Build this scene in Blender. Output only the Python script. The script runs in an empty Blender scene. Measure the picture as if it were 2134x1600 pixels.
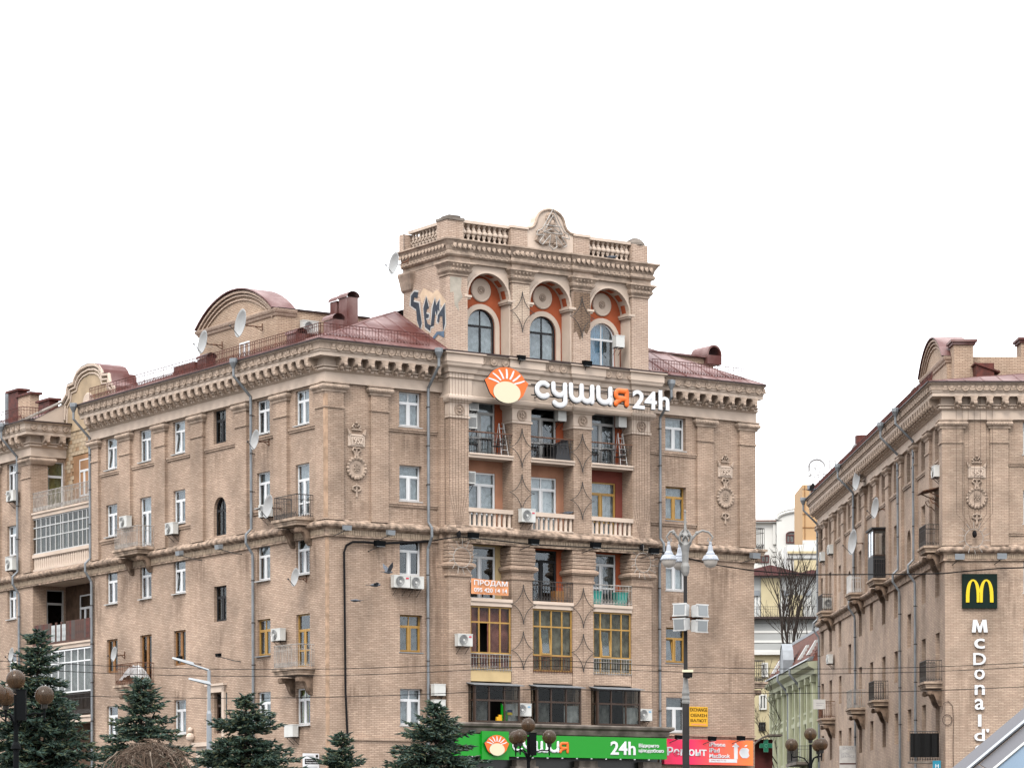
import bpy, math, random
from mathutils import Vector, Matrix
PI = math.pi
random.seed(7)
SC = bpy.context.scene
COL = SC.collection

# ------------------------------------------------------------------ camera, sky, sun, exposure
FPX, HORIZ, ROLL, EYE = 6400.0, 1779.5, -0.00326, 1.6
cam_d = bpy.data.cameras.new('camera')
cam_d.sensor_width = 36.0
cam_d.lens = 36.0 * FPX / 2134.0
cam_d.shift_x = -3.19 / 2134.0
cam_d.shift_y = (HORIZ - 800.0) / 2134.0
cam_d.clip_start = 0.5
cam_d.clip_end = 6000.0
cam = bpy.data.objects.new('camera', cam_d)
COL.objects.link(cam)
cam.location = (0, 0, EYE)
cam.rotation_euler = (PI / 2, -ROLL, 0)
SC.camera = cam

SUN_EL, SUN_AZ = math.radians(48), math.radians(-165)     # azimuth from +Y, clockwise: high, left and behind the camera
world = bpy.data.worlds.new('World')
SC.world = world
world.use_nodes = True
wn, wl = world.node_tree.nodes, world.node_tree.links
bg = wn['Background']
sky = wn.new('ShaderNodeTexSky')
sky.sky_type = 'NISHITA'
sky.sun_disc = False
sky.sun_elevation = SUN_EL
sky.sun_rotation = SUN_AZ
sky.dust_density = 4.0
# an even white cloud sheet in front of most of the blue
mixw = wn.new('ShaderNodeMix'); mixw.data_type = 'RGBA'
mixw.inputs['Factor'].default_value = 0.93
mixw.inputs[7].default_value = (9.3, 9.45, 9.7, 1)
wl.new(sky.outputs['Color'], mixw.inputs[6])
# overcast sky: three times as bright overhead as at the horizon, all the way round
wtc = wn.new('ShaderNodeTexCoord'); wsp = wn.new('ShaderNodeSeparateXYZ'); wl.new(wtc.outputs['Generated'], wsp.inputs[0])
wmr = wn.new('ShaderNodeMapRange'); wmr.inputs['From Min'].default_value = 0.0; wmr.inputs['From Max'].default_value = 1.0
wmr.inputs['To Min'].default_value = 0.60; wmr.inputs['To Max'].default_value = 1.8
wl.new(wsp.outputs['Z'], wmr.inputs['Value'])
wmu = wn.new('ShaderNodeVectorMath'); wmu.operation = 'SCALE'; wl.new(mixw.outputs[2], wmu.inputs[0]); wl.new(wmr.outputs[0], wmu.inputs['Scale'])
wl.new(wmu.outputs[0], bg.inputs['Color'])
bg.inputs['Strength'].default_value = 0.15

sun_d = bpy.data.lights.new('sun', 'SUN')
sun_d.energy = 1.5
sun_d.angle = math.radians(20)
sun_d.color = (1.0, 0.95, 0.88)
sun = bpy.data.objects.new('sun', sun_d)
COL.objects.link(sun)
sdir = Vector((math.sin(SUN_AZ) * math.cos(SUN_EL), math.cos(SUN_AZ) * math.cos(SUN_EL), math.sin(SUN_EL)))
sun.rotation_euler = sdir.to_track_quat('Z', 'Y').to_euler()
sun.location = sdir * 300

SC.view_settings.view_transform = 'Standard'
SC.view_settings.look = 'None'
SC.view_settings.exposure = 1.06
SC.view_settings.gamma = 1.0
SC.view_settings.use_curve_mapping = False

# ------------------------------------------------------------------ materials
MATS = {}
KA = 0.58            # one common scale: all colours lowered for less bounce and deeper shade in recesses
def mat(name, col, rough=0.8, spec=0.3, metal=0.0, noise=0.0, nscale=2.0, bump=0.0, bscale=30.0, detail=4.0, col2=None):
    if name in MATS: return MATS[name]
    col = tuple(c * KA for c in col); col2 = tuple(c * KA for c in col2) if col2 else None
    m = bpy.data.materials.new(name); m.use_nodes = True
    nt = m.node_tree; n, l = nt.nodes, nt.links
    b = n['Principled BSDF']
    b.inputs['Base Color'].default_value = (*col, 1)
    b.inputs['Roughness'].default_value = rough
    b.inputs['Specular IOR Level'].default_value = spec
    b.inputs['Metallic'].default_value = metal
    tc = n.new('ShaderNodeTexCoord')
    if noise > 0 or col2:
        t = n.new('ShaderNodeTexNoise'); t.inputs['Scale'].default_value = nscale; t.inputs['Detail'].default_value = detail
        l.new(tc.outputs['Object'], t.inputs['Vector'])
        r = n.new('ShaderNodeValToRGB')
        c2 = col2 or tuple(min(1, c * (1 + noise)) for c in col)
        c1 = col if col2 else tuple(c * (1 - noise) for c in col)
        r.color_ramp.elements[0].color = (*c1, 1); r.color_ramp.elements[1].color = (*c2, 1)
        r.color_ramp.elements[0].position = 0.44 if col2 else 0.35; r.color_ramp.elements[1].position = 0.66 if col2 else 0.68
        l.new(t.outputs['Fac'], r.inputs['Fac']); l.new(r.outputs['Color'], b.inputs['Base Color'])
    if bump > 0:
        t2 = n.new('ShaderNodeTexNoise'); t2.inputs['Scale'].default_value = bscale; t2.inputs['Detail'].default_value = 5
        l.new(tc.outputs['Object'], t2.inputs['Vector'])
        bp = n.new('ShaderNodeBump'); bp.inputs['Strength'].default_value = bump; bp.inputs['Distance'].default_value = 0.03
        l.new(t2.outputs['Fac'], bp.inputs['Height']); l.new(bp.outputs['Normal'], b.inputs['Normal'])
    MATS[name] = m
    return m

def brick_mat(name, c1, c2, mortar, w=0.28, h=0.082, ms=0.014, dirt=0.55, seed=0.0, stain=(0.20, 0.14, 0.10)):
    c1, c2, mortar = [tuple(v * KA for v in c) for c in (c1, c2, mortar)]
    m = bpy.data.materials.new(name); m.use_nodes = True
    nt = m.node_tree; n, l = nt.nodes, nt.links
    b = n['Principled BSDF']; b.inputs['Roughness'].default_value = 0.85; b.inputs['Specular IOR Level'].default_value = 0.2
    tc = n.new('ShaderNodeTexCoord'); sp = n.new('ShaderNodeSeparateXYZ'); l.new(tc.outputs['Object'], sp.inputs[0])
    ad = n.new('ShaderNodeMath'); ad.operation = 'ADD'; l.new(sp.outputs[0], ad.inputs[0]); l.new(sp.outputs[1], ad.inputs[1])
    cb = n.new('ShaderNodeCombineXYZ'); l.new(ad.outputs[0], cb.inputs[0]); l.new(sp.outputs[2], cb.inputs[1])
    cb.inputs[2].default_value = seed
    br = n.new('ShaderNodeTexBrick')
    br.inputs['Scale'].default_value = 1.0; br.inputs['Brick Width'].default_value = w; br.inputs['Row Height'].default_value = h
    br.inputs['Mortar Size'].default_value = ms; br.inputs['Mortar Smooth'].default_value = 0.2; br.inputs['Bias'].default_value = -0.1
    br.inputs['Color1'].default_value = (*c1, 1); br.inputs['Color2'].default_value = (*c2, 1); br.inputs['Mortar'].default_value = (*mortar, 1)
    l.new(cb.outputs[0], br.inputs['Vector'])
    # pale single bricks
    br2 = n.new('ShaderNodeTexBrick')
    for k, v in (('Scale', 1.0), ('Brick Width', w), ('Row Height', h), ('Mortar Size', ms), ('Bias', -0.55)): br2.inputs[k].default_value = v
    br2.inputs['Color1'].default_value = (1, 1, 1, 1); br2.inputs['Color2'].default_value = (1.34, 1.34, 1.34, 1); br2.inputs['Mortar'].default_value = (1, 1, 1, 1)
    mp = n.new('ShaderNodeVectorMath'); mp.operation = 'ADD'; mp.inputs[1].default_value = (w * 40, h * 60, 0)
    l.new(cb.outputs[0], mp.inputs[0]); l.new(mp.outputs[0], br2.inputs['Vector'])
    mul = n.new('ShaderNodeMix'); mul.data_type = 'RGBA'; mul.blend_type = 'MULTIPLY'; mul.inputs['Factor'].default_value = 1
    l.new(br.outputs['Color'], mul.inputs[6]); l.new(br2.outputs['Color'], mul.inputs[7])
    # weathering: broad patches, plus thin vertical streaks
    no = n.new('ShaderNodeTexNoise'); no.inputs['Scale'].default_value = 0.35; no.inputs['Detail'].default_value = 6; no.inputs['Roughness'].default_value = 0.62
    l.new(tc.outputs['Object'], no.inputs['Vector'])
    rp = n.new('ShaderNodeMapRange'); rp.inputs['From Min'].default_value = 0.3; rp.inputs['From Max'].default_value = 0.7
    rp.inputs['To Min'].default_value = 1 - dirt * 0.75; rp.inputs['To Max'].default_value = 1 + dirt * 0.35
    l.new(no.outputs['Fac'], rp.inputs['Value'])
    mul2 = n.new('ShaderNodeMix'); mul2.data_type = 'RGBA'; mul2.blend_type = 'MULTIPLY'; mul2.inputs['Factor'].default_value = 1
    l.new(mul.outputs[2], mul2.inputs[6]); l.new(rp.outputs['Result'], mul2.inputs[7])
    sc = n.new('ShaderNodeVectorMath'); sc.operation = 'MULTIPLY'; sc.inputs[1].default_value = (2.2, 0.16, 1)
    l.new(cb.outputs[0], sc.inputs[0])
    no2 = n.new('ShaderNodeTexNoise'); no2.inputs['Scale'].default_value = 1.0; no2.inputs['Detail'].default_value = 5
    l.new(sc.outputs[0], no2.inputs['Vector'])
    rp2 = n.new('ShaderNodeMapRange'); rp2.inputs['From Min'].default_value = 0.54; rp2.inputs['From Max'].default_value = 0.78
    rp2.inputs['To Min'].default_value = 0.0; rp2.inputs['To Max'].default_value = 0.5
    l.new(no2.outputs['Fac'], rp2.inputs['Value'])
    mx = n.new('ShaderNodeMix'); mx.data_type = 'RGBA'; mx.inputs[7].default_value = (*stain, 1)
    l.new(rp2.outputs['Result'], mx.inputs['Factor']); l.new(mul2.outputs[2], mx.inputs[6])
    l.new(mx.outputs[2], b.inputs['Base Color'])
    bp = n.new('ShaderNodeBump'); bp.inputs['Strength'].default_value = 0.5; bp.inputs['Distance'].default_value = 0.012; bp.invert = True
    l.new(br.outputs['Fac'], bp.inputs['Height']); l.new(bp.outputs['Normal'], b.inputs['Normal'])
    MATS[name] = m
    return m

def glass_mat(name, tint, refl=(0.9, 0.95, 1.0), f0=0.055):
    m = bpy.data.materials.new(name); m.use_nodes = True
    nt = m.node_tree; n, l = nt.nodes, nt.links
    out = n['Material Output']; n.remove(n['Principled BSDF'])
    tr = n.new('ShaderNodeBsdfTransparent'); tr.inputs['Color'].default_value = (*tint, 1)
    gl = n.new('ShaderNodeBsdfGlossy'); gl.inputs['Color'].default_value = (*refl, 1); gl.inputs['Roughness'].default_value = 0.03
    # Schlick reflectance from the absolute angle, so that both faces of a pane behave alike
    ge = n.new('ShaderNodeNewGeometry'); dt = n.new('ShaderNodeVectorMath'); dt.operation = 'DOT_PRODUCT'
    l.new(ge.outputs['Incoming'], dt.inputs[0]); l.new(ge.outputs['True Normal'], dt.inputs[1])
    ab = n.new('ShaderNodeMath'); ab.operation = 'ABSOLUTE'; l.new(dt.outputs['Value'], ab.inputs[0])
    om = n.new('ShaderNodeMath'); om.operation = 'SUBTRACT'; om.inputs[0].default_value = 1; l.new(ab.outputs[0], om.inputs[1])
    pw = n.new('ShaderNodeMath'); pw.operation = 'POWER'; pw.inputs[1].default_value = 5; l.new(om.outputs[0], pw.inputs[0])
    fr = n.new('ShaderNodeMath'); fr.operation = 'MULTIPLY_ADD'; fr.inputs[1].default_value = 1 - f0; fr.inputs[2].default_value = f0; l.new(pw.outputs[0], fr.inputs[0])
    mx = n.new('ShaderNodeMixShader')
    l.new(fr.outputs[0], mx.inputs[0]); l.new(tr.outputs[0], mx.inputs[1]); l.new(gl.outputs[0], mx.inputs[2])
    l.new(mx.outputs[0], out.inputs['Surface'])
    MATS[name] = m
    return m

def foliage_mat(name, cols):
    m = bpy.data.materials.new(name); m.use_nodes = True
    nt = m.node_tree; n, l = nt.nodes, nt.links
    b = n['Principled BSDF']; b.inputs['Roughness'].default_value = 0.7; b.inputs['Specular IOR Level'].default_value = 0.25
    g = n.new('ShaderNodeNewGeometry'); r = n.new('ShaderNodeValToRGB')
    e = r.color_ramp.elements
    e[0].color = (*cols[0], 1); e[1].color = (*cols[-1], 1)
    for i, c in enumerate(cols[1:-1]):
        x = e.new((i + 1) / (len(cols) - 1)); x.color = (*c, 1)
    l.new(g.outputs['Random Per Island'], r.inputs['Fac']); l.new(r.outputs['Color'], b.inputs['Base Color'])
    MATS[name] = m
    return m

brick_mat('brick', (0.57, 0.426, 0.325), (0.45, 0.323, 0.242), (0.335, 0.237, 0.175))
brick_mat('brick_far', (0.56, 0.428, 0.325), (0.46, 0.335, 0.252), (0.365, 0.262, 0.20), seed=3.0)
brick_mat('brick_tower', (0.64, 0.495, 0.395), (0.54, 0.40, 0.31), (0.37, 0.265, 0.205), dirt=0.2, seed=5.0)
brick_mat('brick_pale', (0.74, 0.60, 0.47), (0.64, 0.50, 0.39), (0.42, 0.31, 0.24), seed=2.0, dirt=0.2)
brick_mat('brick_raw', (0.46, 0.31, 0.20), (0.33, 0.21, 0.13), (0.17, 0.115, 0.085), ms=0.03, seed=4.0, dirt=0.6)
brick_mat('brick_small', (0.58, 0.435, 0.32), (0.49, 0.35, 0.25), (0.30, 0.205, 0.15), seed=9.0, dirt=0.4)
mat('stucco', (0.66, 0.535, 0.44), 0.9, 0.2, noise=0.12, nscale=0.6, bump=0.15, bscale=8)
mat('ornament', (0.46, 0.355, 0.28), 0.9, 0.2, noise=0.28, nscale=2.2, bump=0.5, bscale=14)
mat('slab_stone', (0.42, 0.32, 0.245), 0.9, 0.15, noise=0.45, nscale=2.2, bump=0.4, bscale=9)
mat('belt_stone', (0.37, 0.275, 0.21), 0.95, 0.15, noise=0.55, nscale=3.5, bump=0.8, bscale=16, detail=8)
mat('soldier_brick', (0.44, 0.34, 0.25), 0.9, 0.2, noise=0.18, nscale=5)
mat('stucco_dark', (0.24, 0.17, 0.125), 0.95, 0.1, noise=0.5, nscale=2.5, bump=0.3, bscale=8)  # balcony brackets: black stain plus the shade under the slab, put into the colour
mat('corner_bead', (0.47, 0.32, 0.22), 0.9, 0.1, noise=0.25, nscale=3)
mat('stone_grey', (0.20, 0.17, 0.145), 0.9, 0.2, noise=0.45, nscale=1.6, bump=0.3, bscale=10)
mat('roof_red', (0.105, 0.026, 0.020), 0.55, 0.25, nscale=0.55, col2=(0.27, 0.17, 0.16), detail=8, bump=0.1, bscale=2)
mat('rust_red', (0.10, 0.022, 0.014), 0.7, 0.3, noise=0.4, nscale=4)
mat('roof_edge', (0.035, 0.018, 0.016), 0.6, 0.3)
mat('pvc', (0.80, 0.81, 0.82), 0.4, 0.4)
mat('wood_yellow', (0.44, 0.25, 0.055), 0.5, 0.4, noise=0.12, nscale=3)
mat('wood_brown', (0.30, 0.14, 0.045), 0.6, 0.3, noise=0.2, nscale=4)
mat('plank_red', (0.075, 0.024, 0.012), 0.6, 0.3, noise=0.35, nscale=3)
mat('wood_dark', (0.05, 0.028, 0.018), 0.5, 0.3, noise=0.2, nscale=4)
mat('frame_dark', (0.026, 0.026, 0.028), 0.6, 0.15)
mat('alu_grey', (0.55, 0.55, 0.54), 0.5, 0.4)
mat('curtain_white', (0.85, 0.86, 0.86), 0.95, 0.05, noise=0.1, nscale=6)
mat('curtain_grey', (0.50, 0.52, 0.52), 0.95, 0.05, noise=0.25, nscale=4)
mat('curtain_dim', (0.17, 0.175, 0.17), 0.95, 0.05, noise=0.4, nscale=3)
mat('curtain_olive', (0.28, 0.26, 0.09), 0.95, 0.05, noise=0.1, nscale=4)
mat('curtain_olive2', (0.42, 0.39, 0.30), 0.95, 0.05, noise=0.5, nscale=2)
mat('curtain_lime', (0.45, 0.47, 0.16), 0.95, 0.05, noise=0.1, nscale=4)
mat('curtain_navy', (0.02, 0.035, 0.16), 0.95, 0.05)
mat('curtain_blue', (0.22, 0.42, 0.60), 0.95, 0.05, noise=0.15, nscale=5)
mat('curtain_rose', (0.50, 0.20, 0.17), 0.9, 0.1, noise=0.45, nscale=1.5)
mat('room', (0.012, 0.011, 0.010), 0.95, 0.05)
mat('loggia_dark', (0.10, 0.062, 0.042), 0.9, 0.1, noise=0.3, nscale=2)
mat('red_plaster', (0.42, 0.105, 0.045), 0.9, 0.15, noise=0.12, nscale=1.5)
mat('terracotta_plaster', (0.43, 0.215, 0.135), 0.9, 0.15, noise=0.12, nscale=1.5)
mat('maroon_plaster', (0.24, 0.068, 0.05), 0.9, 0.15, noise=0.12, nscale=1.5)
mat('cream_plaster', (0.60, 0.45, 0.24), 0.9, 0.15, noise=0.1, nscale=1.5)
mat('tile_ochre', (0.46, 0.345, 0.225), 0.8, 0.25, noise=0.2, nscale=1.0)
mat('tile_pale', (0.52, 0.41, 0.29), 0.8, 0.25, noise=0.15, nscale=1.5)
mat('tile_brown', (0.38, 0.245, 0.145), 0.8, 0.25, noise=0.15, nscale=1.5)
mat('tile_bed', (0.30, 0.20, 0.11), 0.9, 0.1)
mat('orange_plaster', (0.38, 0.215, 0.12), 0.9, 0.1, noise=0.2, nscale=1.2)
mat('zinc', (0.24, 0.26, 0.28), 0.5, 0.5, metal=0.3, noise=0.15, nscale=2)
mat('black_cable', (0.010, 0.009, 0.010), 0.7, 0.1)
mat('brown_cable', (0.10, 0.065, 0.05), 0.7, 0.2)
mat('iron', (0.05, 0.042, 0.038), 0.6, 0.4, noise=0.3, nscale=6)
mat('iron_rust', (0.16, 0.075, 0.045), 0.8, 0.2, noise=0.4, nscale=5)
mat('iron_pale', (0.40, 0.37, 0.34), 0.7, 0.3, noise=0.3, nscale=5)
mat('white_paint', (0.70, 0.69, 0.67), 0.6, 0.3, noise=0.12, nscale=3)
mat('ac_white', (0.66, 0.66, 0.63), 0.45, 0.4, noise=0.06, nscale=3)
mat('ac_grille', (0.14, 0.145, 0.15), 0.5, 0.4)
mat('dish_grey', (0.34, 0.34, 0.335), 0.45, 0.4, noise=0.08, nscale=4)
mat('lamp_grey', (0.30, 0.325, 0.35), 0.45, 0.5, metal=0.2)
mat('flood_face', (0.25, 0.27, 0.28), 0.2, 0.6)
mat('black_metal', (0.005, 0.006, 0.007), 0.7, 0.06)
mat('pole_grey', (0.035, 0.032, 0.032), 0.7, 0.1, noise=0.15, nscale=3)
mat('cast_grey', (0.24, 0.235, 0.225), 0.6, 0.4, noise=0.2, nscale=6)
mat('lamp_white', (0.38, 0.41, 0.46), 0.4, 0.4)
mat('lamp_bowl', (0.50, 0.46, 0.42), 0.15, 0.6)
mat('sign_green', (0.0, 0.30, 0.008), 0.35, 0.4)
mat('sign_white', (0.80, 0.81, 0.83), 0.35, 0.4)
mat('sign_orange', (0.85, 0.16, 0.012), 0.35, 0.4)
mat('sign_cream', (0.78, 0.71, 0.50), 0.35, 0.4)
mat('sign_yellow', (0.80, 0.42, 0.005), 0.4, 0.4)
mat('sign_black', (0.010, 0.010, 0.010), 0.7, 0.1)
mat('sign_dark_green', (0.004, 0.016, 0.012), 0.6, 0.12)
mat('arch_yellow', (0.82, 0.60, 0.0), 0.35, 0.4)
mat('sign_teal', (0.0, 0.20, 0.30), 0.4, 0.4)
mat('banner_orange', (0.78, 0.34, 0.16), 0.7, 0.2, noise=0.12, nscale=1.2)
mat('sign_red', (0.62, 0.012, 0.055), 0.35, 0.4)
mat('letter_side', (0.05, 0.05, 0.055), 0.5, 0.3)
mat('print_grey', (0.42, 0.42, 0.44), 0.6, 0.2)
mat('print_pink', (0.50, 0.10, 0.12), 0.6, 0.2)
mat('pharmacy_green', (0.0, 0.17, 0.085), 0.35, 0.4)
mat('pharmacy_rim', (0.12, 0.42, 0.30), 0.35, 0.4)
mat('far_letter', (0.62, 0.62, 0.63), 0.6, 0.2)
mat('graffiti_dark', (0.06, 0.07, 0.09), 0.8, 0.1, noise=0.3, nscale=2)
mat('graffiti_white', (0.56, 0.55, 0.53), 0.8, 0.1, noise=0.1, nscale=3)
mat('graffiti_peach', (0.66, 0.50, 0.36), 0.85, 0.1, noise=0.15, nscale=2)
mat('graffiti_blue', (0.12, 0.17, 0.24), 0.8, 0.1, noise=0.2, nscale=2)
mat('asphalt', (0.05, 0.05, 0.05), 0.9, 0.2, noise=0.2, nscale=0.5)
mat('paving', (0.15, 0.14, 0.13), 0.9, 0.2, noise=0.2, nscale=0.7)
mat('bark', (0.042, 0.033, 0.028), 0.95, 0.1, noise=0.3, nscale=5)
mat('twig', (0.115, 0.08, 0.058), 0.95, 0.1, noise=0.35, nscale=8)
mat('green_facade', (0.33, 0.345, 0.20), 0.9, 0.2, noise=0.1, nscale=0.5)
mat('green_trim', (0.47, 0.485, 0.345), 0.9, 0.2, noise=0.1, nscale=1)
mat('white_facade', (0.74, 0.735, 0.70), 0.9, 0.2, noise=0.06, nscale=0.4)
mat('grey_facade', (0.42, 0.43, 0.42), 0.9, 0.2, noise=0.08, nscale=0.4)
mat('yellow_facade', (0.60, 0.52, 0.33), 0.9, 0.2, noise=0.1, nscale=0.5)
mat('tan_facade', (0.55, 0.35, 0.18), 0.8, 0.3, noise=0.05, nscale=0.3)
mat('maroon_frame', (0.10, 0.032, 0.03), 0.6, 0.3)
mat('brick_red_wall', (0.10, 0.025, 0.022), 0.8, 0.2, noise=0.25, nscale=1)
mat('tile_red', (0.21, 0.075, 0.05), 0.7, 0.3, noise=0.35, nscale=4)
mat('lamp_globe_base', (0.02, 0.018, 0.015), 0.5, 0.3)
mat('pigeon_grey', (0.10, 0.11, 0.13), 0.7, 0.2, noise=0.3, nscale=20)
mat('chair_black', (0.015, 0.015, 0.018), 0.6, 0.3)
mat('plastic_teal', (0.03, 0.30, 0.25), 0.5, 0.3)
mat('tarp', (0.55, 0.55, 0.55), 0.5, 0.4, noise=0.2, nscale=3, bump=0.4, bscale=4)
mat('shop_dark', (0.014, 0.016, 0.014), 0.3, 0.5)
mat('skylight_panel', (0.42, 0.45, 0.49), 0.35, 0.5, noise=0.03, nscale=0.5)
mat('skylight_reflection', (0.12, 0.185, 0.26), 0.3, 0.4, noise=0.15, nscale=0.6)  # reflection of the buildings, painted into the panes as blue-grey
mat('skylight_frame', (0.13, 0.13, 0.145), 0.5, 0.5, metal=0.4)
glass_mat('glass', (0.84, 0.87, 0.88))
glass_mat('glass_dim', (0.74, 0.75, 0.74), refl=(0.75, 0.78, 0.8), f0=0.014)
mat('flood_white', (0.58, 0.58, 0.57), 0.5, 0.3, noise=0.1, nscale=4)
def stain_mat(name):
    m = bpy.data.materials.new(name); m.use_nodes = True
    nt = m.node_tree; n, l = nt.nodes, nt.links
    b = n['Principled BSDF']; b.inputs['Base Color'].default_value = (0.085, 0.052, 0.036, 1); b.inputs['Roughness'].default_value = 0.95; b.inputs['Specular IOR Level'].default_value = 0.05
    tc = n.new('ShaderNodeTexCoord'); sp = n.new('ShaderNodeSeparateXYZ'); l.new(tc.outputs['Generated'], sp.inputs[0])
    sc = n.new('ShaderNodeVectorMath'); sc.operation = 'MULTIPLY'; sc.inputs[1].default_value = (3.2, 3.2, .35); l.new(tc.outputs['Object'], sc.inputs[0])
    oi = n.new('ShaderNodeObjectInfo'); ad = n.new('ShaderNodeVectorMath'); ad.operation = 'ADD'; l.new(sc.outputs[0], ad.inputs[0]); l.new(oi.outputs['Location'], ad.inputs[1])
    no = n.new('ShaderNodeTexNoise'); no.inputs['Scale'].default_value = 1.6; no.inputs['Detail'].default_value = 6; l.new(ad.outputs[0], no.inputs['Vector'])
    mr = n.new('ShaderNodeMapRange'); mr.inputs['From Min'].default_value = .40; mr.inputs['From Max'].default_value = .70; l.new(no.outputs['Fac'], mr.inputs['Value'])
    def math_(op, a, bb):
        q = n.new('ShaderNodeMath'); q.operation = op
        for i, v in enumerate((a, bb)):
            if isinstance(v, (int, float)): q.inputs[i].default_value = v
            else: l.new(v, q.inputs[i])
        return q.outputs[0]
    ex = math_('MULTIPLY', math_('MULTIPLY', sp.outputs[0], math_('SUBTRACT', 1.0, sp.outputs[0])), 4.0)
    ez = math_('MULTIPLY', math_('POWER', sp.outputs[2], 0.8), math_('MINIMUM', 1.0, math_('MULTIPLY', math_('SUBTRACT', 1.0, sp.outputs[2]), 8.0)))
    fac = math_('MULTIPLY', math_('MULTIPLY', math_('MULTIPLY', ex, ez), mr.outputs[0]), 0.45)
    tr = n.new('ShaderNodeBsdfTransparent'); mx = n.new('ShaderNodeMixShader'); l.new(fac, mx.inputs[0]); l.new(tr.outputs[0], mx.inputs[1]); l.new(b.outputs[0], mx.inputs[2])
    l.new(mx.outputs[0], n['Material Output'].inputs['Surface']); MATS[name] = m
stain_mat('water_stain')
mat('plaster_grey', (0.42, 0.38, 0.32), 0.95, 0.1, noise=0.25, nscale=2)
mat('twig_pale', (0.21, 0.165, 0.13), 0.95, 0.1, noise=0.3, nscale=6)
def smoked_mat(name):
    m = bpy.data.materials.new(name); m.use_nodes = True
    nt = m.node_tree; n, l = nt.nodes, nt.links
    b = n['Principled BSDF']; b.inputs['Base Color'].default_value = (0.06, 0.043, 0.03, 1); b.inputs['Roughness'].default_value = 0.18; b.inputs['Specular IOR Level'].default_value = 0.5
    tr = n.new('ShaderNodeBsdfTransparent'); tr.inputs['Color'].default_value = (0.70, 0.52, 0.36, 1)
    tl = n.new('ShaderNodeBsdfTranslucent'); tl.inputs['Color'].default_value = (0.12, 0.088, 0.062, 1)
    m1 = n.new('ShaderNodeMixShader'); m1.inputs[0].default_value = 0.5; l.new(b.outputs[0], m1.inputs[1]); l.new(tl.outputs[0], m1.inputs[2])
    m2 = n.new('ShaderNodeMixShader'); m2.inputs[0].default_value = 0.62; l.new(tr.outputs[0], m2.inputs[1]); l.new(m1.outputs[0], m2.inputs[2])
    l.new(m2.outputs[0], n['Material Output'].inputs['Surface']); MATS[name] = m
smoked_mat('globe_glass')
foliage_mat('spruce', [(0.004, 0.010, 0.006), (0.009, 0.022, 0.015), (0.020, 0.042, 0.033), (0.027, 0.045, 0.025), (0.055, 0.058, 0.025)])
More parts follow.
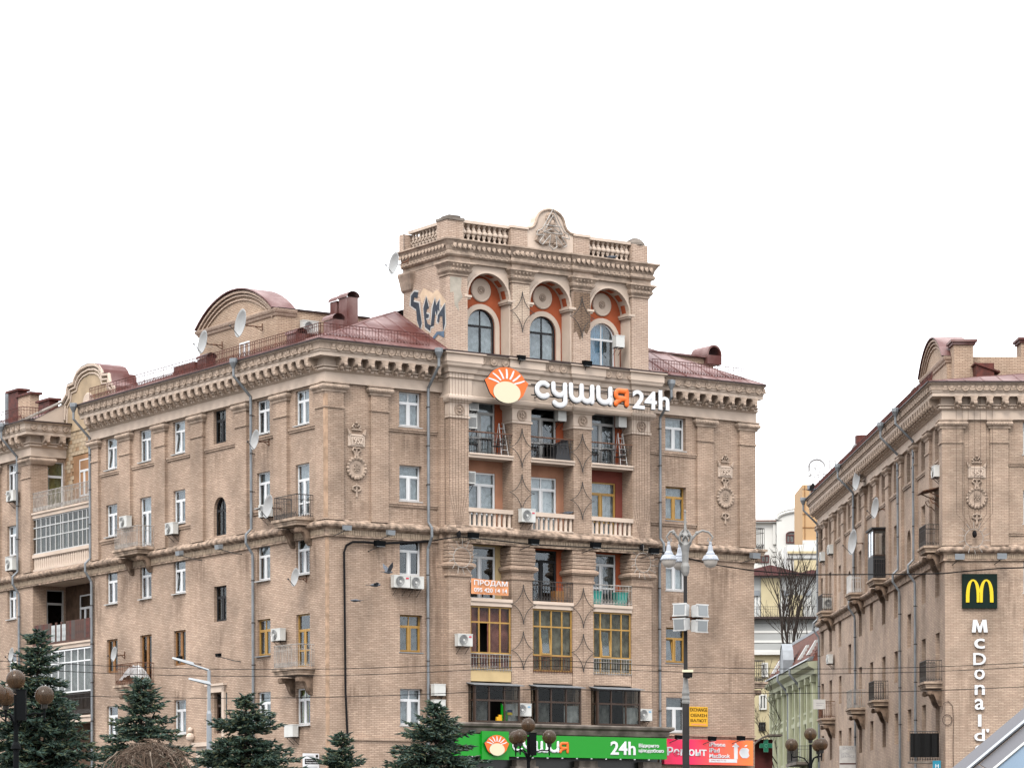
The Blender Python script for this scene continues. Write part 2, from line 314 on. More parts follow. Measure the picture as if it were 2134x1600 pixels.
# ------------------------------------------------------------------ mesh building
class MB:
    def __init__(s): s.v, s.f, s.m = [], [], []
    def add(s, vs, fs, m=0):
        o = len(s.v); s.v += [tuple(p) for p in vs]; s.f += [tuple(i + o for i in q) for q in fs]; s.m += [m] * len(fs); return s
    def q(s, a, b, c, d, m=0): return s.add([a, b, c, d], [(0, 1, 2, 3)], m)
    def box(s, x0, x1, y0, y1, z0, z1, m=0):
        v = [(x, y, z) for z in (z0, z1) for y in (y0, y1) for x in (x0, x1)]
        return s.add(v, [(0, 2, 3, 1), (4, 5, 7, 6), (0, 1, 5, 4), (2, 6, 7, 3), (0, 4, 6, 2), (1, 3, 7, 5)], m)
    def hexa(s, b, t, m=0):                                            # bottom ring, top ring of 4
        return s.add(list(b) + list(t), [(3, 2, 1, 0), (4, 5, 6, 7), (0, 1, 5, 4), (1, 2, 6, 5), (2, 3, 7, 6), (3, 0, 4, 7)], m)
    def prism(s, poly, y0, y1, m=0, ms=None):                          # polygon in x,z, thick in y
        n = len(poly)
        s.add([(x, y0, z) for x, z in poly], [tuple(range(n))], m)
        s.add([(x, y1, z) for x, z in poly], [tuple(range(n - 1, -1, -1))], m if ms is None else ms)
        for i in range(n):
            a, b = poly[i], poly[(i + 1) % n]
            s.q((a[0], y0, a[1]), (a[0], y1, a[1]), (b[0], y1, b[1]), (b[0], y0, b[1]), m if ms is None else ms)
        return s
    def slab(s, poly, z0, z1, m=0):                                    # polygon in x,y
        n = len(poly)
        s.add([(x, y, z1) for x, y in poly], [tuple(range(n))], m); s.add([(x, y, z0) for x, y in poly], [tuple(range(n - 1, -1, -1))], m)
        for i in range(n):
            a, b = poly[i], poly[(i + 1) % n]
            s.q((*a, z0), (*b, z0), (*b, z1), (*a, z1), m)
        return s
    def tube(s, path, r, n=6, m=0, flat=None, cap=True):
        P = [Vector(p) for p in path]; rings = []
        prev = None
        for i, p in enumerate(P):
            t = (P[min(i + 1, len(P) - 1)] - P[max(i - 1, 0)])
            t = t.normalized() if t.length > 1e-9 else Vector((0, 0, 1))
            ref = prev if prev is not None else (Vector((0, 1, 0)) if abs(t.y) < 0.95 else Vector((1, 0, 0)))
            a = (ref - t * ref.dot(t))
            if a.length < 1e-6: a = t.orthogonal()
            a.normalize(); b = t.cross(a); prev = a
            rr = r[i] if isinstance(r, (list, tuple)) else r
            rings.append([p + (a * math.cos(2 * PI * k / n) + b * math.sin(2 * PI * k / n)) * rr for k in range(n)])
        vs = [q for R in rings for q in R]
        if flat is not None: vs = [Vector((q.x, q.y * flat, q.z)) for q in vs]
        fs = [(i * n + k, i * n + (k + 1) % n, (i + 1) * n + (k + 1) % n, (i + 1) * n + k) for i in range(len(P) - 1) for k in range(n)]
        if cap: fs += [tuple(range(n - 1, -1, -1)), tuple((len(P) - 1) * n + k for k in range(n))]
        return s.add(vs, fs, m)
    def lathe(s, prof, n=12, c=(0, 0, 0), axis='z', m=0, a0=0.0, a1=2 * PI):
        full = abs(a1 - a0 - 2 * PI) < 1e-6; k = n if full else n + 1
        vs = []
        for r, h in prof:
            for i in range(k):
                a = a0 + (a1 - a0) * i / n
                x, y = r * math.cos(a), r * math.sin(a)
                p = (x, y, h) if axis == 'z' else ((x, -h, y) if axis == 'y' else (h, x, y))
                vs.append((c[0] + p[0], c[1] + p[1], c[2] + p[2]))
        fs = []
        for j in range(len(prof) - 1):
            for i in range(n):
                i2 = (i + 1) % k
                fs.append((j * k + i, j * k + i2, (j + 1) * k + i2, (j + 1) * k + i))
        return s.add(vs, fs, m)
    def ball(s, c, r, n=10, h=6, m=0, sy=1.0, sz=1.0):
        pr = [(max(1e-4, r * math.sin(PI * j / h)), -r * math.cos(PI * j / h) * sz) for j in range(h + 1)]
        b = MB().lathe(pr, n); return s.add([(c[0] + x, c[1] + y * sy, c[2] + z) for x, y, z in b.v], b.f, m)
    def sweep(s, path, prof, m=0, closed=False, cap=True):             # plan path (x, y); profile (out, z); out = right of travel
        n = len(path); nr = []
        segn = []
        for i in range(n if closed else n - 1):
            a, b = path[i], path[(i + 1) % n]; dx, dy = b[0] - a[0], b[1] - a[1]; L = math.hypot(dx, dy); segn.append((dy / L, -dx / L))
        for i in range(n):
            if closed: a, b = segn[i - 1], segn[i]
            else: a, b = segn[max(i - 1, 0)], segn[min(i, len(segn) - 1)]
            d = 1 + a[0] * b[0] + a[1] * b[1]
            nr.append(((a[0] + b[0]) / d, (a[1] + b[1]) / d) if d > 1e-4 else a)
        k = len(prof)
        vs = [(p[0] + w[0] * o, p[1] + w[1] * o, z) for p, w in zip(path, nr) for o, z in prof]
        fs = [(i % n * k + j, i % n * k + j + 1, (i + 1) % n * k + j + 1, (i + 1) % n * k + j) for i in range(n if closed else n - 1) for j in range(k - 1)]
        if cap and not closed: fs += [tuple(range(k)), tuple((n - 1) * k + j for j in range(k - 1, -1, -1))]
        return s.add(vs, fs, m)
    def merge(s, o, M=None, m=None):
        vs = [M @ Vector(p) for p in o.v] if M is not None else o.v
        b = len(s.v); s.v += [tuple(p) for p in vs]; s.f += [tuple(i + b for i in q) for q in o.f]; s.m += (o.m if m is None else [m] * len(o.f)); return s
    def mesh(s, name, mats, smooth=False):
        me = bpy.data.meshes.new(name); me.from_pydata(s.v, [], s.f)
        for x in (mats if isinstance(mats, (list, tuple)) else [mats]): me.materials.append(MATS[x])
        if any(s.m): me.polygons.foreach_set('material_index', s.m)
        if smooth: me.polygons.foreach_set('use_smooth', [True] * len(me.polygons))
        me.update(); return me
    def obj(s, name, mats, parent=None, loc=(0, 0, 0), rz=0.0, smooth=False, kind=None):
        return link(name, s.mesh(name, mats, smooth), parent, loc, rz, kind)

def link(name, me, parent=None, loc=(0, 0, 0), rz=0.0, kind=None, scale=None):
    o = bpy.data.objects.new(name, me); COL.objects.link(o)
    if parent is not None: o.parent = parent
    o.location = loc
    if rz: o.rotation_euler = (0, 0, rz)
    if scale: o.scale = scale
    if kind: o['kind'] = kind
    return o

def tag(o, label, cat, group=None):
    o['label'] = label; o['category'] = cat
    if group: o['group'] = group
    return o

def thing(name, label, cat, loc=(0, 0, 0), rz=0.0, group=None):
    return tag(link(name, None, None, loc, rz), label, cat, group)

MESH = {}
def cached(key, fn):
    if key not in MESH: MESH[key] = fn()
    return MESH[key]

def unit_box():
    return MB().box(-.5, .5, -.5, .5, -.5, .5)

# ------------------------------------------------------------------ survey: where a spot of a facade stands
def unroll(px, py):
    c, s = math.cos(ROLL), math.sin(ROLL)
    return c * (px - 1067) + s * (py - 800) + 1067, -s * (px - 1067) + c * (py - 800) + 800
def ray(px, py):
    x, y = unroll(px, py); return (x - 1067) / FPX, (HORIZ - y) / FPX
def W(px, py, Y):                                                       # world point at a distance Y
    a, b = ray(px, py); return Vector((a * Y, Y, EYE + b * Y))

class Building:
    """local axes: x along the front (F), y back along the left side (L); the street corner is the origin"""
    def __init__(s, name, label, cat, px, Y, th):
        a, _ = ray(px, 1150)
        s.O = Vector((a * Y, Y, 0)); s.ang = PI / 2 - th
        s.u = Vector((math.sin(th), math.cos(th), 0)); s.v = Vector((-math.cos(th), math.sin(th), 0))
        s.e = thing(name, label, cat, s.O, s.ang)
    def F(s, px, py, d=0.0):
        a, b = ray(px, py); R = Vector((a, 1, 0)); t = (-d + s.O.dot(s.v)) / R.dot(s.v)
        return (R * t - s.O).dot(s.u), EYE + t * b
    def L(s, px, py, d=0.0):
        a, b = ray(px, py); R = Vector((a, 1, 0)); t = (-d + s.O.dot(s.u)) / R.dot(s.u)
        return (R * t - s.O).dot(s.v), EYE + t * b
    def world(s, x, y, z): return s.O + s.u * x + s.v * y + Vector((0, 0, z))
    def loc(s, face, u, d, z): return (u, -d, z) if face == 'F' else (-d, u, z)
    def rot(s, face): return 0.0 if face == 'F' else -PI / 2
    def on(s, face, u, d, z): return s.world(*s.loc(face, u, d, z))
    def put(s, name, me, face, u, d, z, parent=None, kind=None):
        return link(name, me, parent or s.e, s.loc(face, u, d, z), s.rot(face), kind)
    def thing(s, name, label, cat, face, u, d, z, group=None):
        return thing(name, label, cat, s.on(face, u, d, z), s.ang + s.rot(face), group)

def fbox(mb, face, u0, u1, d0, d1, z0, z1, m=0):
    if face == 'F': mb.box(u0, u1, -d1, -d0, z0, z1, m)
    else: mb.box(-d1, -d0, u0, u1, z0, z1, m)
    return mb

def wall(mb, face, u0, u1, z0, z1, holes, d=0.0, t=0.28, m=0):
    """flat wall with window holes: (u0, u1, z0, z1) or (u0, u1, z0, z1, 'arch'); real reveals t deep"""
    P = (lambda u, dd, z: (u, -dd, z)) if face == 'F' else (lambda u, dd, z: (-dd, u, z))
    us = sorted({u0, u1} | {h[0] for h in holes} | {h[1] for h in holes}); zs = sorted({z0, z1} | {h[2] for h in holes} | {h[3] for h in holes})
    for i in range(len(us) - 1):
        for j in range(len(zs) - 1):
            cu, cz = (us[i] + us[i + 1]) / 2, (zs[j] + zs[j + 1]) / 2
            if any(h[0] < cu < h[1] and h[2] < cz < h[3] for h in holes): continue
            mb.q(P(us[i], d, zs[j]), P(us[i + 1], d, zs[j]), P(us[i + 1], d, zs[j + 1]), P(us[i], d, zs[j + 1]), m)
    for h in holes:
        a, b, c, e = h[:4]
        arch = len(h) > 4
        r = (b - a) / 2; sp = e - r if arch else e
        mb.q(P(a, d, c), P(a, d - t, c), P(a, d - t, sp), P(a, d, sp), m); mb.q(P(b, d, c), P(b, d, sp), P(b, d - t, sp), P(b, d - t, c), m)
        mb.q(P(a, d, c), P(b, d, c), P(b, d - t, c), P(a, d - t, c), m)
        if not arch: mb.q(P(a, d, e), P(a, d - t, e), P(b, d - t, e), P(b, d, e), m)
        else:
            N = 12; pts = [((a + b) / 2 - r * math.cos(PI * k / N), sp + r * math.sin(PI * k / N)) for k in range(N + 1)]
            for k in range(N):
                p, q = pts[k], pts[k + 1]
                mb.q(P(p[0], d, p[1]), P(q[0], d, q[1]), P(q[0], d, e), P(p[0], d, e), m)
                mb.q(P(p[0], d, p[1]), P(p[0], d - t, p[1]), P(q[0], d - t, q[1]), P(q[0], d, q[1]), m)
    return mb

# ------------------------------------------------------------------ windows
def ring(mb, x0, x1, z0, z1, w, y0, y1, m=0):
    mb.box(x0, x1, y0, y1, z0, z0 + w, m); mb.box(x0, x1, y0, y1, z1 - w, z1, m)
    mb.box(x0, x0 + w, y0, y1, z0 + w, z1 - w, m); mb.box(x1 - w, x1, y0, y1, z0 + w, z1 - w, m)

def window(B, face, u, z0, z1, w, col='pvc', d=-0.22, top=0.3, tops=1, cols=2, back=None, tilt=None, glass='glass', sill=True, door=False, arch=False, openc=None, rail=0.0):
    """frame mesh = the part; panes, curtain and sill are its sub-parts. x runs left to right as seen from outside"""
    h = z1 - z0; fw = 0.065 if w < 1.4 else 0.07
    key = ('win', round(w, 2), round(h, 2), col, round(top, 2), tops, cols, door, arch, rail, tilt is not None and tilt, openc)
    zt = h * (1 - top)
    panes = []
    def build():
        mb = MB(); r = w / 2
        if arch:
            sp = h - r; N = 14
            o = [(-r * math.cos(PI * k / N), sp + r * math.sin(PI * k / N)) for k in range(N + 1)]
            i_ = [(-(r - fw) * math.cos(PI * k / N), sp + (r - fw) * math.sin(PI * k / N)) for k in range(N + 1)]
            for k in range(N): mb.prism([o[k], o[k + 1], i_[k + 1], i_[k]], 0, 0.08)
            mb.box(-r, -r + fw, 0, .08, 0, sp); mb.box(r - fw, r, 0, .08, 0, sp); mb.box(-r + fw, r - fw, 0, .08, 0, fw)
            mb.box(-r + fw, r - fw, -.01, .07, sp - fw, sp + fw * .4)
            mb.box(-fw * .55, fw * .55, -.012, .068, fw, sp - fw); mb.box(-fw * .3, fw * .3, .002, .066, sp + fw * .4, h - fw * 1.2)
            return mb.mesh('window', col)
        ring(mb, -w / 2, w / 2, 0, h, fw, 0, .08)
        if top > 0:
            mb.box(-w / 2 + fw, w / 2 - fw, -.008, .072, zt - fw * .6, zt + fw * .6)
            for k in range(1, tops): x = -w / 2 + w * k / tops; mb.box(x - fw * .4, x + fw * .4, .004, .07, zt + fw * .6, h - fw)
        for k in range(1, cols): x = -w / 2 + w * k / cols; mb.box(x - fw * .75, x + fw * .75, -.012, .068, fw, zt - fw * .6)
        if rail: mb.box(-w / 2 + fw, w / 2 - fw, -.006, .07, rail - fw * .6, rail + fw * .6)
        # casement sashes, a step proud of the frame
        for k in range(cols):
            if tilt == k or openc == k: continue
            a = -w / 2 + w * k / cols + fw; b = -w / 2 + w * (k + 1) / cols - fw
            ring(mb, a, b, fw + .002, zt - fw * .7, .035, -.018, .04)
        return mb.mesh('window', col)
    o = B.put('window', cached(key, build), face, u, d, z0)
    ub = cached('unit', lambda: unit_box().mesh('pane', glass)) if glass == 'glass' else cached('unit' + glass, lambda: unit_box().mesh('pane', glass))
    def pane(a, b, c, e): link('pane', ub, o, ((a + b) / 2, .03, (c + e) / 2), scale=(b - a, .008, e - c))
    if arch:
        r = w / 2; sp = h - r; q = fw * .7
        for sgn in (-1, 1):
            N = 7; pl = [(sgn * fw * .2, sp + fw * .3)] + [(sgn * (r - q) * math.cos(PI / 2 * k / N), sp + fw * .3 + (r - q - fw * .3) * math.sin(PI / 2 * k / N)) for k in range(N + 1)]
            MB().prism(pl, .026, .034).obj('pane', glass, o)
            pane(min(sgn * fw * .4, sgn * (r - q)), max(sgn * fw * .4, sgn * (r - q)), q, sp - q)
    else:
        if top > 0:
            for k in range(tops): pane(-w / 2 + w * k / tops + fw * .4, -w / 2 + w * (k + 1) / tops - fw * .4, zt + fw * .4, h - fw * .5)
        for k in range(cols):
            a = -w / 2 + w * k / cols + fw * .5; b = -w / 2 + w * (k + 1) / cols - fw * .5
            if openc == k: continue
            if tilt == k:
                sm = cached(('sash', round(b - a, 2), round(zt, 2), col), lambda: (lambda q: (ring(q, a - a - (b - a) / 2, (b - a) / 2, 0, zt - fw * 1.4, .055, -.02, .03), q.mesh('sash', col))[1])(MB()))
                sh = link('sash', sm, o, ((a + b) / 2, -.01, fw)); sh.rotation_euler = (math.radians(-7), 0, 0)
                pn = link('pane', ub, o, ((a + b) / 2, .0, fw + (zt - fw) / 2), scale=(b - a - .1, .008, zt - fw * 2.4)); pn.rotation_euler = (math.radians(-7), 0, 0)
                pn.location.y += (zt - fw) / 2 * math.sin(math.radians(7))
            elif rail: pane(a, b, fw * .5, rail - fw * .4); pane(a, b, rail + fw * .4, zt - fw * .4)
            else: pane(a, b, fw * .5, zt - fw * .4)
    if back:
        bk = back if isinstance(back, (list, tuple)) else [back]
        n = len(bk)
        for k, bm in enumerate(bk):
            if bm is None: continue
            x0, x1 = -w / 2 + w * k / n, -w / 2 + w * (k + 1) / n
            mb = MB(); N = 8
            for i in range(N):
                xa, xb = x0 + (x1 - x0) * i / N, x0 + (x1 - x0) * (i + 1) / N
                ya, yb = .20 + .03 * (i % 2), .20 + .03 * ((i + 1) % 2)
                mb.q((xa, ya, .02), (xb, yb, .02), (xb, yb, h - .02), (xa, ya, h - .02))
            mb.obj('curtain', bm, o)
    if sill and not door:
        MB().box(-w / 2 - .05, w / 2 + .05, -.25, 0.02, -.05, -.012).obj('sill', 'alu_grey' if col == 'pvc' else 'zinc', o)
    return o

def mix_back(i):
    return ['curtain_white', 'curtain_grey', 'curtain_dim', 'curtain_grey', None, 'curtain_white', 'curtain_dim'][i % 7]

# ------------------------------------------------------------------ ornament parts
def bracket_mesh():
    def f():
        mb = MB(); mb.box(-.19, .19, -.52, 0, .40, .50)
        prof = [(-.52, .40), (-.52, .30), (-.50, .20), (-.42, .12), (-.34, .10), (-.30, .16), (-.22, .02), (-.12, -.06), (0, -.08), (0, .40)]
        for x0, x1 in ((-.15, .15),):
            n = len(prof)
            mb.add([(x0, y, z) for y, z in prof] + [(x1, y, z) for y, z in prof], [tuple(range(n)), tuple(range(2 * n - 1, n - 1, -1))] + [(i, (i + 1) % n, n + (i + 1) % n, n + i) for i in range(n)])
        mb.lathe([(.001, .17), (.09, .17), (.11, .13), (.11, -.02)], 10, (0, -.42, .17), 'x')
        mb.ball((0, -.30, .04), .10, 8, 5)
        return mb.mesh('cornice_bracket', 'ornament')
    return cached('bracket', f)
def rosette_mesh():
    def f():
        mb = MB()
        mb.lathe([(.20, 0), (.20, .05), (.165, .07), (.14, .03), (.11, .03), (.10, .06), (.05, .05), (.001, .09)], 12, axis='y')
        return mb.mesh('rosette', 'ornament', True)
    return cached('rosette', f)
def leaf_mesh():
    def f():
        mb = MB()
        mb.add([(-.13, 0, .10), (.13, 0, .10), (.10, -.08, -.10), (0, -.12, -.20), (-.10, -.08, -.10), (0, -.15, -.03)], [(0, 1, 5), (1, 2, 5), (2, 3, 5), (3, 4, 5), (4, 0, 5)])
        return mb.mesh('leaf_ornament', 'ornament')
    return cached('leaf', f)
def baluster_mesh(kind):
    def f():
        mb = MB()
        if kind == 'double':
            pr = [(.06, 0), (.10, .02), (.10, .06), (.055, .10), (.05, .17), (.085, .24), (.10, .31), (.06, .37), (.10, .40), (.10, .47), (.06, .50), (.10, .56), (.085, .63), (.05, .70), (.055, .77), (.10, .81), (.10, .85), (.06, .87)]
            mb.lathe(pr, 8)
            mb.lathe([(.001, .14), (.09, .14), (.115, .11), (.115, -.11)], 10, (0, 0, .435), 'y')
        else:
            mb.lathe([(.085, 0), (.095, .03), (.075, .06), (.085, .3), (.078, .55), (.06, .6), (.09, .63), (.09, .68)], 8)
        return mb.mesh('baluster', 'stucco', True)
    return cached('bal' + kind, f)

def railing_mb(mb, pts, h, gap=0.13, r=.011, top=.022, scroll=True):
    """iron railing along a polyline of (x, y): top and bottom rail, bars, little rings between"""
    for i in range(len(pts) - 1):
        a, b = Vector((*pts[i], 0)), Vector((*pts[i + 1], 0)); L = (b - a).length; n = max(1, round(L / gap)); t = (b - a) / L
        for z, rr in ((h, top), (.08, r * 1.3), (h * .78, r)):
            mb.tube([a + Vector((0, 0, z)), b + Vector((0, 0, z))], rr, 5)
        for k in range(n + 1):
            p = a + (b - a) * k / n
            mb.tube([p + Vector((0, 0, 0)), p + Vector((0, 0, h))], r if k % 6 else r * 1.5, 4)
            if scroll and k < n:
                c = a + (b - a) * (k + .5) / n
                mb.tube([c + t * (-gap * .4) + Vector((0, 0, .08)), c + Vector((0, 0, .26)), c + t * (gap * .4) + Vector((0, 0, .08))], r * .9, 4)
    return mb

def balcony(B, face, u, z, w, dep, rail_mat='iron', rh=1.05, brackets=True, slab=True):
    """stone slab with moulded edge on two scroll brackets, iron railing; sub-parts of one balcony part"""
    prof = [(0, -.34), (.04, -.34), (.05, -.26), (.13, -.22), (.13, -.15), (.22, -.11), (.22, 0), (0, 0)]
    mb = MB()
    mb.box(-w / 2 + .1, w / 2 - .1, -dep + .1, 0, -.33, -.012)
    mb.sweep([(-w / 2 + .2, 0), (-w / 2 + .2, -dep + .2), (w / 2 - .2, -dep + .2), (w / 2 - .2, 0)][::1], [(o, zz) for o, zz in prof[:-1]])
    o = B.put('balcony', mb.mesh('balcony', 'slab_stone'), face, u, 0, z)
    mb = MB(); x, y = w / 2 - .1, -dep + .1
    railing_mb(mb, [(-x, 0), (-x, y), (x, y), (x, 0)], rh)
    mb.obj('railing', rail_mat, o, (0, 0, .01))
    if brackets:
        def br():
            pr = [(0, -.42), (-dep * .75, -.42), (-dep * .8, -.52), (-dep * .72, -.66), (-dep * .58, -.66), (-dep * .45, -.62), (-dep * .34, -.80), (-dep * .24, -1.05), (-.12, -1.22), (0, -1.25)]
            n = len(pr); q = MB()
            q.add([(-.13, y_, z_) for y_, z_ in pr] + [(.13, y_, z_) for y_, z_ in pr], [tuple(range(n)), tuple(range(2 * n - 1, n - 1, -1))] + [(i, (i + 1) % n, n + (i + 1) % n, n + i) for i in range(n)])
            q.lathe([(.001, .17), (.10, .17), (.13, .14), (.13, -.14), (.10, -.17), (.001, -.17)], 10, (0, -dep * .66, -.55), 'x')
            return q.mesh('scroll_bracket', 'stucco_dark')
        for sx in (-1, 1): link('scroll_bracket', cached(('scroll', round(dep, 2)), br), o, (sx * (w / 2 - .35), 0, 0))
    return o
# ------------------------------------------------------------------ ground
def sheet(name, x0, x1, y0, y1, z, m):
    return MB().q((x0, y0, z), (x1, y0, z), (x1, y1, z), (x0, y1, z)).obj(name, m, kind='structure')
sheet('ground', -2500, 2500, -1500, 3500, 0.0, 'paving')
sheet('road', -400, 400, 96, 116, 0.004, 'asphalt')
MB().box(-400, 400, 116, 116.3, 0.0, 0.13).obj('kerb', 'stone_grey', kind='structure')
MB().box(-400, 400, 95.7, 96, 0.0, 0.13).obj('kerb', 'stone_grey', kind='structure')
mbl = MB()
for i in range(-40, 40): mbl.box(i * 6 - 1.5, i * 6 + 1.5, 105.93, 106.07, 0.006, 0.009)
mbl.obj('road_marking', 'white_paint', kind='structure')

# ------------------------------------------------------------------ the two corner buildings
ROW = {1: (21.45, 23.05), 2: (18.0, 19.65), 3: (14.55, 16.2), 4: (11.0, 12.72), 5: (7.6, 9.3)}
M = Building('apartment_building', 'beige brick corner apartment house with arcaded tower and red metal roof, in the middle', 'building', 680.5, 140.0, 0.976)
N = Building('apartment_building', 'beige brick corner apartment house at the right edge, with golden arches sign on its wall', 'building', 1969.0, 153.0, 1.5454)

CORN = [(0, 23.15), (.15, 23.15), (.15, 23.62), (.22, 23.64), (.30, 23.70), (.30, 23.76), (.24, 23.80), (.36, 23.84), (.36, 23.88), (.2, 23.88),
        (.2, 24.24), (.70, 24.24), (.70, 24.42), (.76, 24.44), (.76, 24.50), (.80, 24.52), (.80, 24.80), (.93, 24.85), (.93, 24.89), (0, 24.89)]
BELT = [(0, 16.12), (.10, 16.14), (.10, 16.20), (.06, 16.22), (.06, 16.48), (.12, 16.50), (.12, 16.53), (.20, 16.54), (.29, 16.60), (.32, 16.68), (.29, 16.77), (.20, 16.83), (.06, 16.88), (0, 16.96)]

def rows_of(B, face, u0, u1, step, d, z, me, name, parent):
    n = max(1, round((u1 - u0) / step)); s = (u1 - u0) / n
    for i in range(n): B.put(name, me, face, u0 + s * (i + .5), d, z, parent)

def cornice(B, path, runs):
    c = MB().sweep(path, CORN).obj('cornice', 'stucco', B.e)
    MB().sweep(path, [(.20, 24.90), (1.0, 24.885), (1.0, 24.95), (.20, 25.05)]).obj('roof_edge', 'roof_edge', B.e)
    MB().sweep(path, [(.805, 24.53), (.812, 24.53), (.812, 24.79), (.805, 24.79)]).obj('rosette_band', 'ornament', c)
    for face, a, b in runs:
        rows_of(B, face, a, b, .76, .2, 23.76, bracket_mesh(), 'cornice_bracket', c)
        rows_of(B, face, a - .3, b + .1, .66, .80, 24.66, rosette_mesh(), 'rosette', c)
        mb = MB(); n = round((b - a) / .26)                             # bead moulding, leaf tongues: too small to lift off one by one
        for i in range(n):
            q = a + (b - a) * (i + .5) / n
            P = B.loc(face, q, .29, 23.735)
            mb.ball(P, .065, 6, 4)
        n = round((b - a) / .66)
        for i in range(n + 1):
            q = a - .3 + (b + .4 - a) * i / n
            fbox(mb, face, q - .12, q + .12, .78, .85, 24.52, 24.62); fbox(mb, face, q - .07, q + .07, .78, .87, 24.62, 24.76)
        mb.obj('bead_moulding', 'ornament', c, kind='stuff')
    return c

def pilaster(B, face, u0, u1, d=.15, z0=16.9):
    mb = MB()
    fbox(mb, face, u0, u1, 0, d, z0, 23.16)
    fbox(mb, face, u0 - .03, u1 + .03, 0, d + .05, 21.98, 22.06)
    o = mb.obj('pilaster', 'brick' if B is M else 'brick_far', B.e)
    mb = MB(); w = u1 - u0
    if face == 'F': P = [(u0 - .05, 0), (u0 - .05, -d), (u1 + .05, -d), (u1 + .05, 0)]
    else: P = [(0, u1 + .05), (-d, u1 + .05), (-d, u0 - .05), (0, u0 - .05)]
    mb.sweep(P, [(0, 22.70), (.05, 22.72), (.06, 22.80), (.13, 22.86), (.17, 22.94), (.15, 23.03), (.09, 23.08), (.16, 23.10), (.16, 23.148), (0, 23.148)])
    for i in range(6):
        q = u0 + w * (i + .5) / 6
        mb.ball(B.loc(face, q, d + .14, 22.94), .075, 6, 4)
    mb.obj('capital', 'ornament', o)
    return o

def sill_course(B, face, u0, u1, z):
    mb = MB(); fbox(mb, face, u0, u1, 0, .10, z - .10, z); fbox(mb, face, u0 + .03, u1 - .03, 0, .06, z - .2, z - .10)
    mb.obj('sill_course', 'brick' if B is M else 'brick_far', B.e)

def medallion(B, u, cz=20.6):
    """1952 tablet over a wreathed rosette"""
    o = MB().box(-.44, .44, -.07, 0, -.28, .28).box(-.38, .38, -.10, -.07, -.22, -.19).box(-.38, .38, -.10, -.07, .19, .22).box(-.38, -.35, -.10, -.07, -.19, .19).box(.35, .38, -.10, -.07, -.19, .19).mesh('medallion', 'stucco')
    o = B.put('medallion', o, 'F', u, 0, cz)
    mb = MB()
    for s in (-1, 1):
        mb.prism([(s * .30, .30), (s * .50, .52), (s * .44, .22)], -.12, 0)
        mb.tube([(s * .05, -.05, .62), (s * .14, -.05, .74), (s * .22, -.05, .60), (s * .12, -.05, .54)], .045, 6)
        mb.tube([(s * .03, -.05, -.38), (s * .16, -.06, -.36), (s * .22, -.06, -.48), (s * .10, -.05, -.56), (s * .05, -.05, -.74)], .05, 6)
        mb.tube([(s * .03, -.05, -2.08), (s * .20, -.06, -2.14), (s * .22, -.06, -2.26), (s * .06, -.05, -2.34)], .05, 6)
    mb.ball((0, -.06, .80), .07, 8, 5); mb.box(-.26, .26, -.08, 0, .46, .52)
    mb.box(-.04, .04, -.07, 0, -.72, -.34); mb.box(-.04, .04, -.07, 0, -2.6, -2.0)
    mb.obj('scrollwork', 'ornament', o, kind='stuff')
    mb = MB(); c = (0, 0, -1.28)
    mb.lathe([(.46, 0), (.46, .06), (.40, .09), (.36, .05), (.001, .05)], 20, c, 'y')
    for i in range(18):
        a = 2 * PI * i / 18; mb.ball((c[0] + .47 * math.cos(a), -.06, c[2] + .47 * math.sin(a)), .085, 6, 4)
    for i in range(6):
        a = 2 * PI * i / 6; mb.ball((c[0] + .11 * math.cos(a), -.07, c[2] + .11 * math.sin(a)), .055, 6, 4)
    mb.lathe([(.20, .05), (.20, .08), (.17, .08)], 14, c, 'y'); mb.ball((c[0], -.08, c[2]), .06, 6, 4)
    mb.obj('wreath', 'ornament', o)
    t = text_mb('1952', -.30, .30, -.17, .15, .01, -.115); t.obj('numerals', 'stucco', o)

def text_mb(s, x0, x1, z0, z1, off=0.0, y=0.0, depth=.04, shear=0.0, spacing=1.0):
    """built-in font, fitted to the box x0..x1, z0..z1 (faces -y)"""
    cu = bpy.data.curves.new('t', 'FONT'); cu.body = s; cu.size = 1; cu.extrude = .02; cu.offset = off; cu.resolution_u = 3; cu.shear = shear
    cu.space_character = spacing; cu.space_line = 0.9
    ob = bpy.data.objects.new('t', cu)
    me = bpy.data.meshes.new_from_object(ob)
    vs = [v.co.copy() for v in me.vertices]; fs = [tuple(p.vertices) for p in me.polygons]
    bpy.data.objects.remove(ob); bpy.data.curves.remove(cu); bpy.data.meshes.remove(me)
    if not vs: return MB()
    ax, bx = min(v.x for v in vs), max(v.x for v in vs); az, bz = min(v.y for v in vs), max(v.y for v in vs)
    mb = MB()
    return mb.add([(x0 + (v.x - ax) / (bx - ax) * (x1 - x0), y + (-depth if v.z > 0 else 0), z0 + (v.y - az) / (bz - az) * (z1 - z0)) for v in vs], fs)

def grid_hole(u, z0, z1, w, arch=False): return (u - w / 2, u + w / 2, z0, z1) + (('arch',) if arch else ())

# ================================================================== MAIN BUILDING
WF = 24.85
CL = [2.15, 5.82, 10.08, 14.25, 17.88, 21.65]                              # window columns of the left side
PX0 = [6.78, 10.31, 13.84, 17.33]                                       # the four piers of the centre
BAYS = [(PX0[i] + PX0[i + 1]) / 2 for i in range(3)]
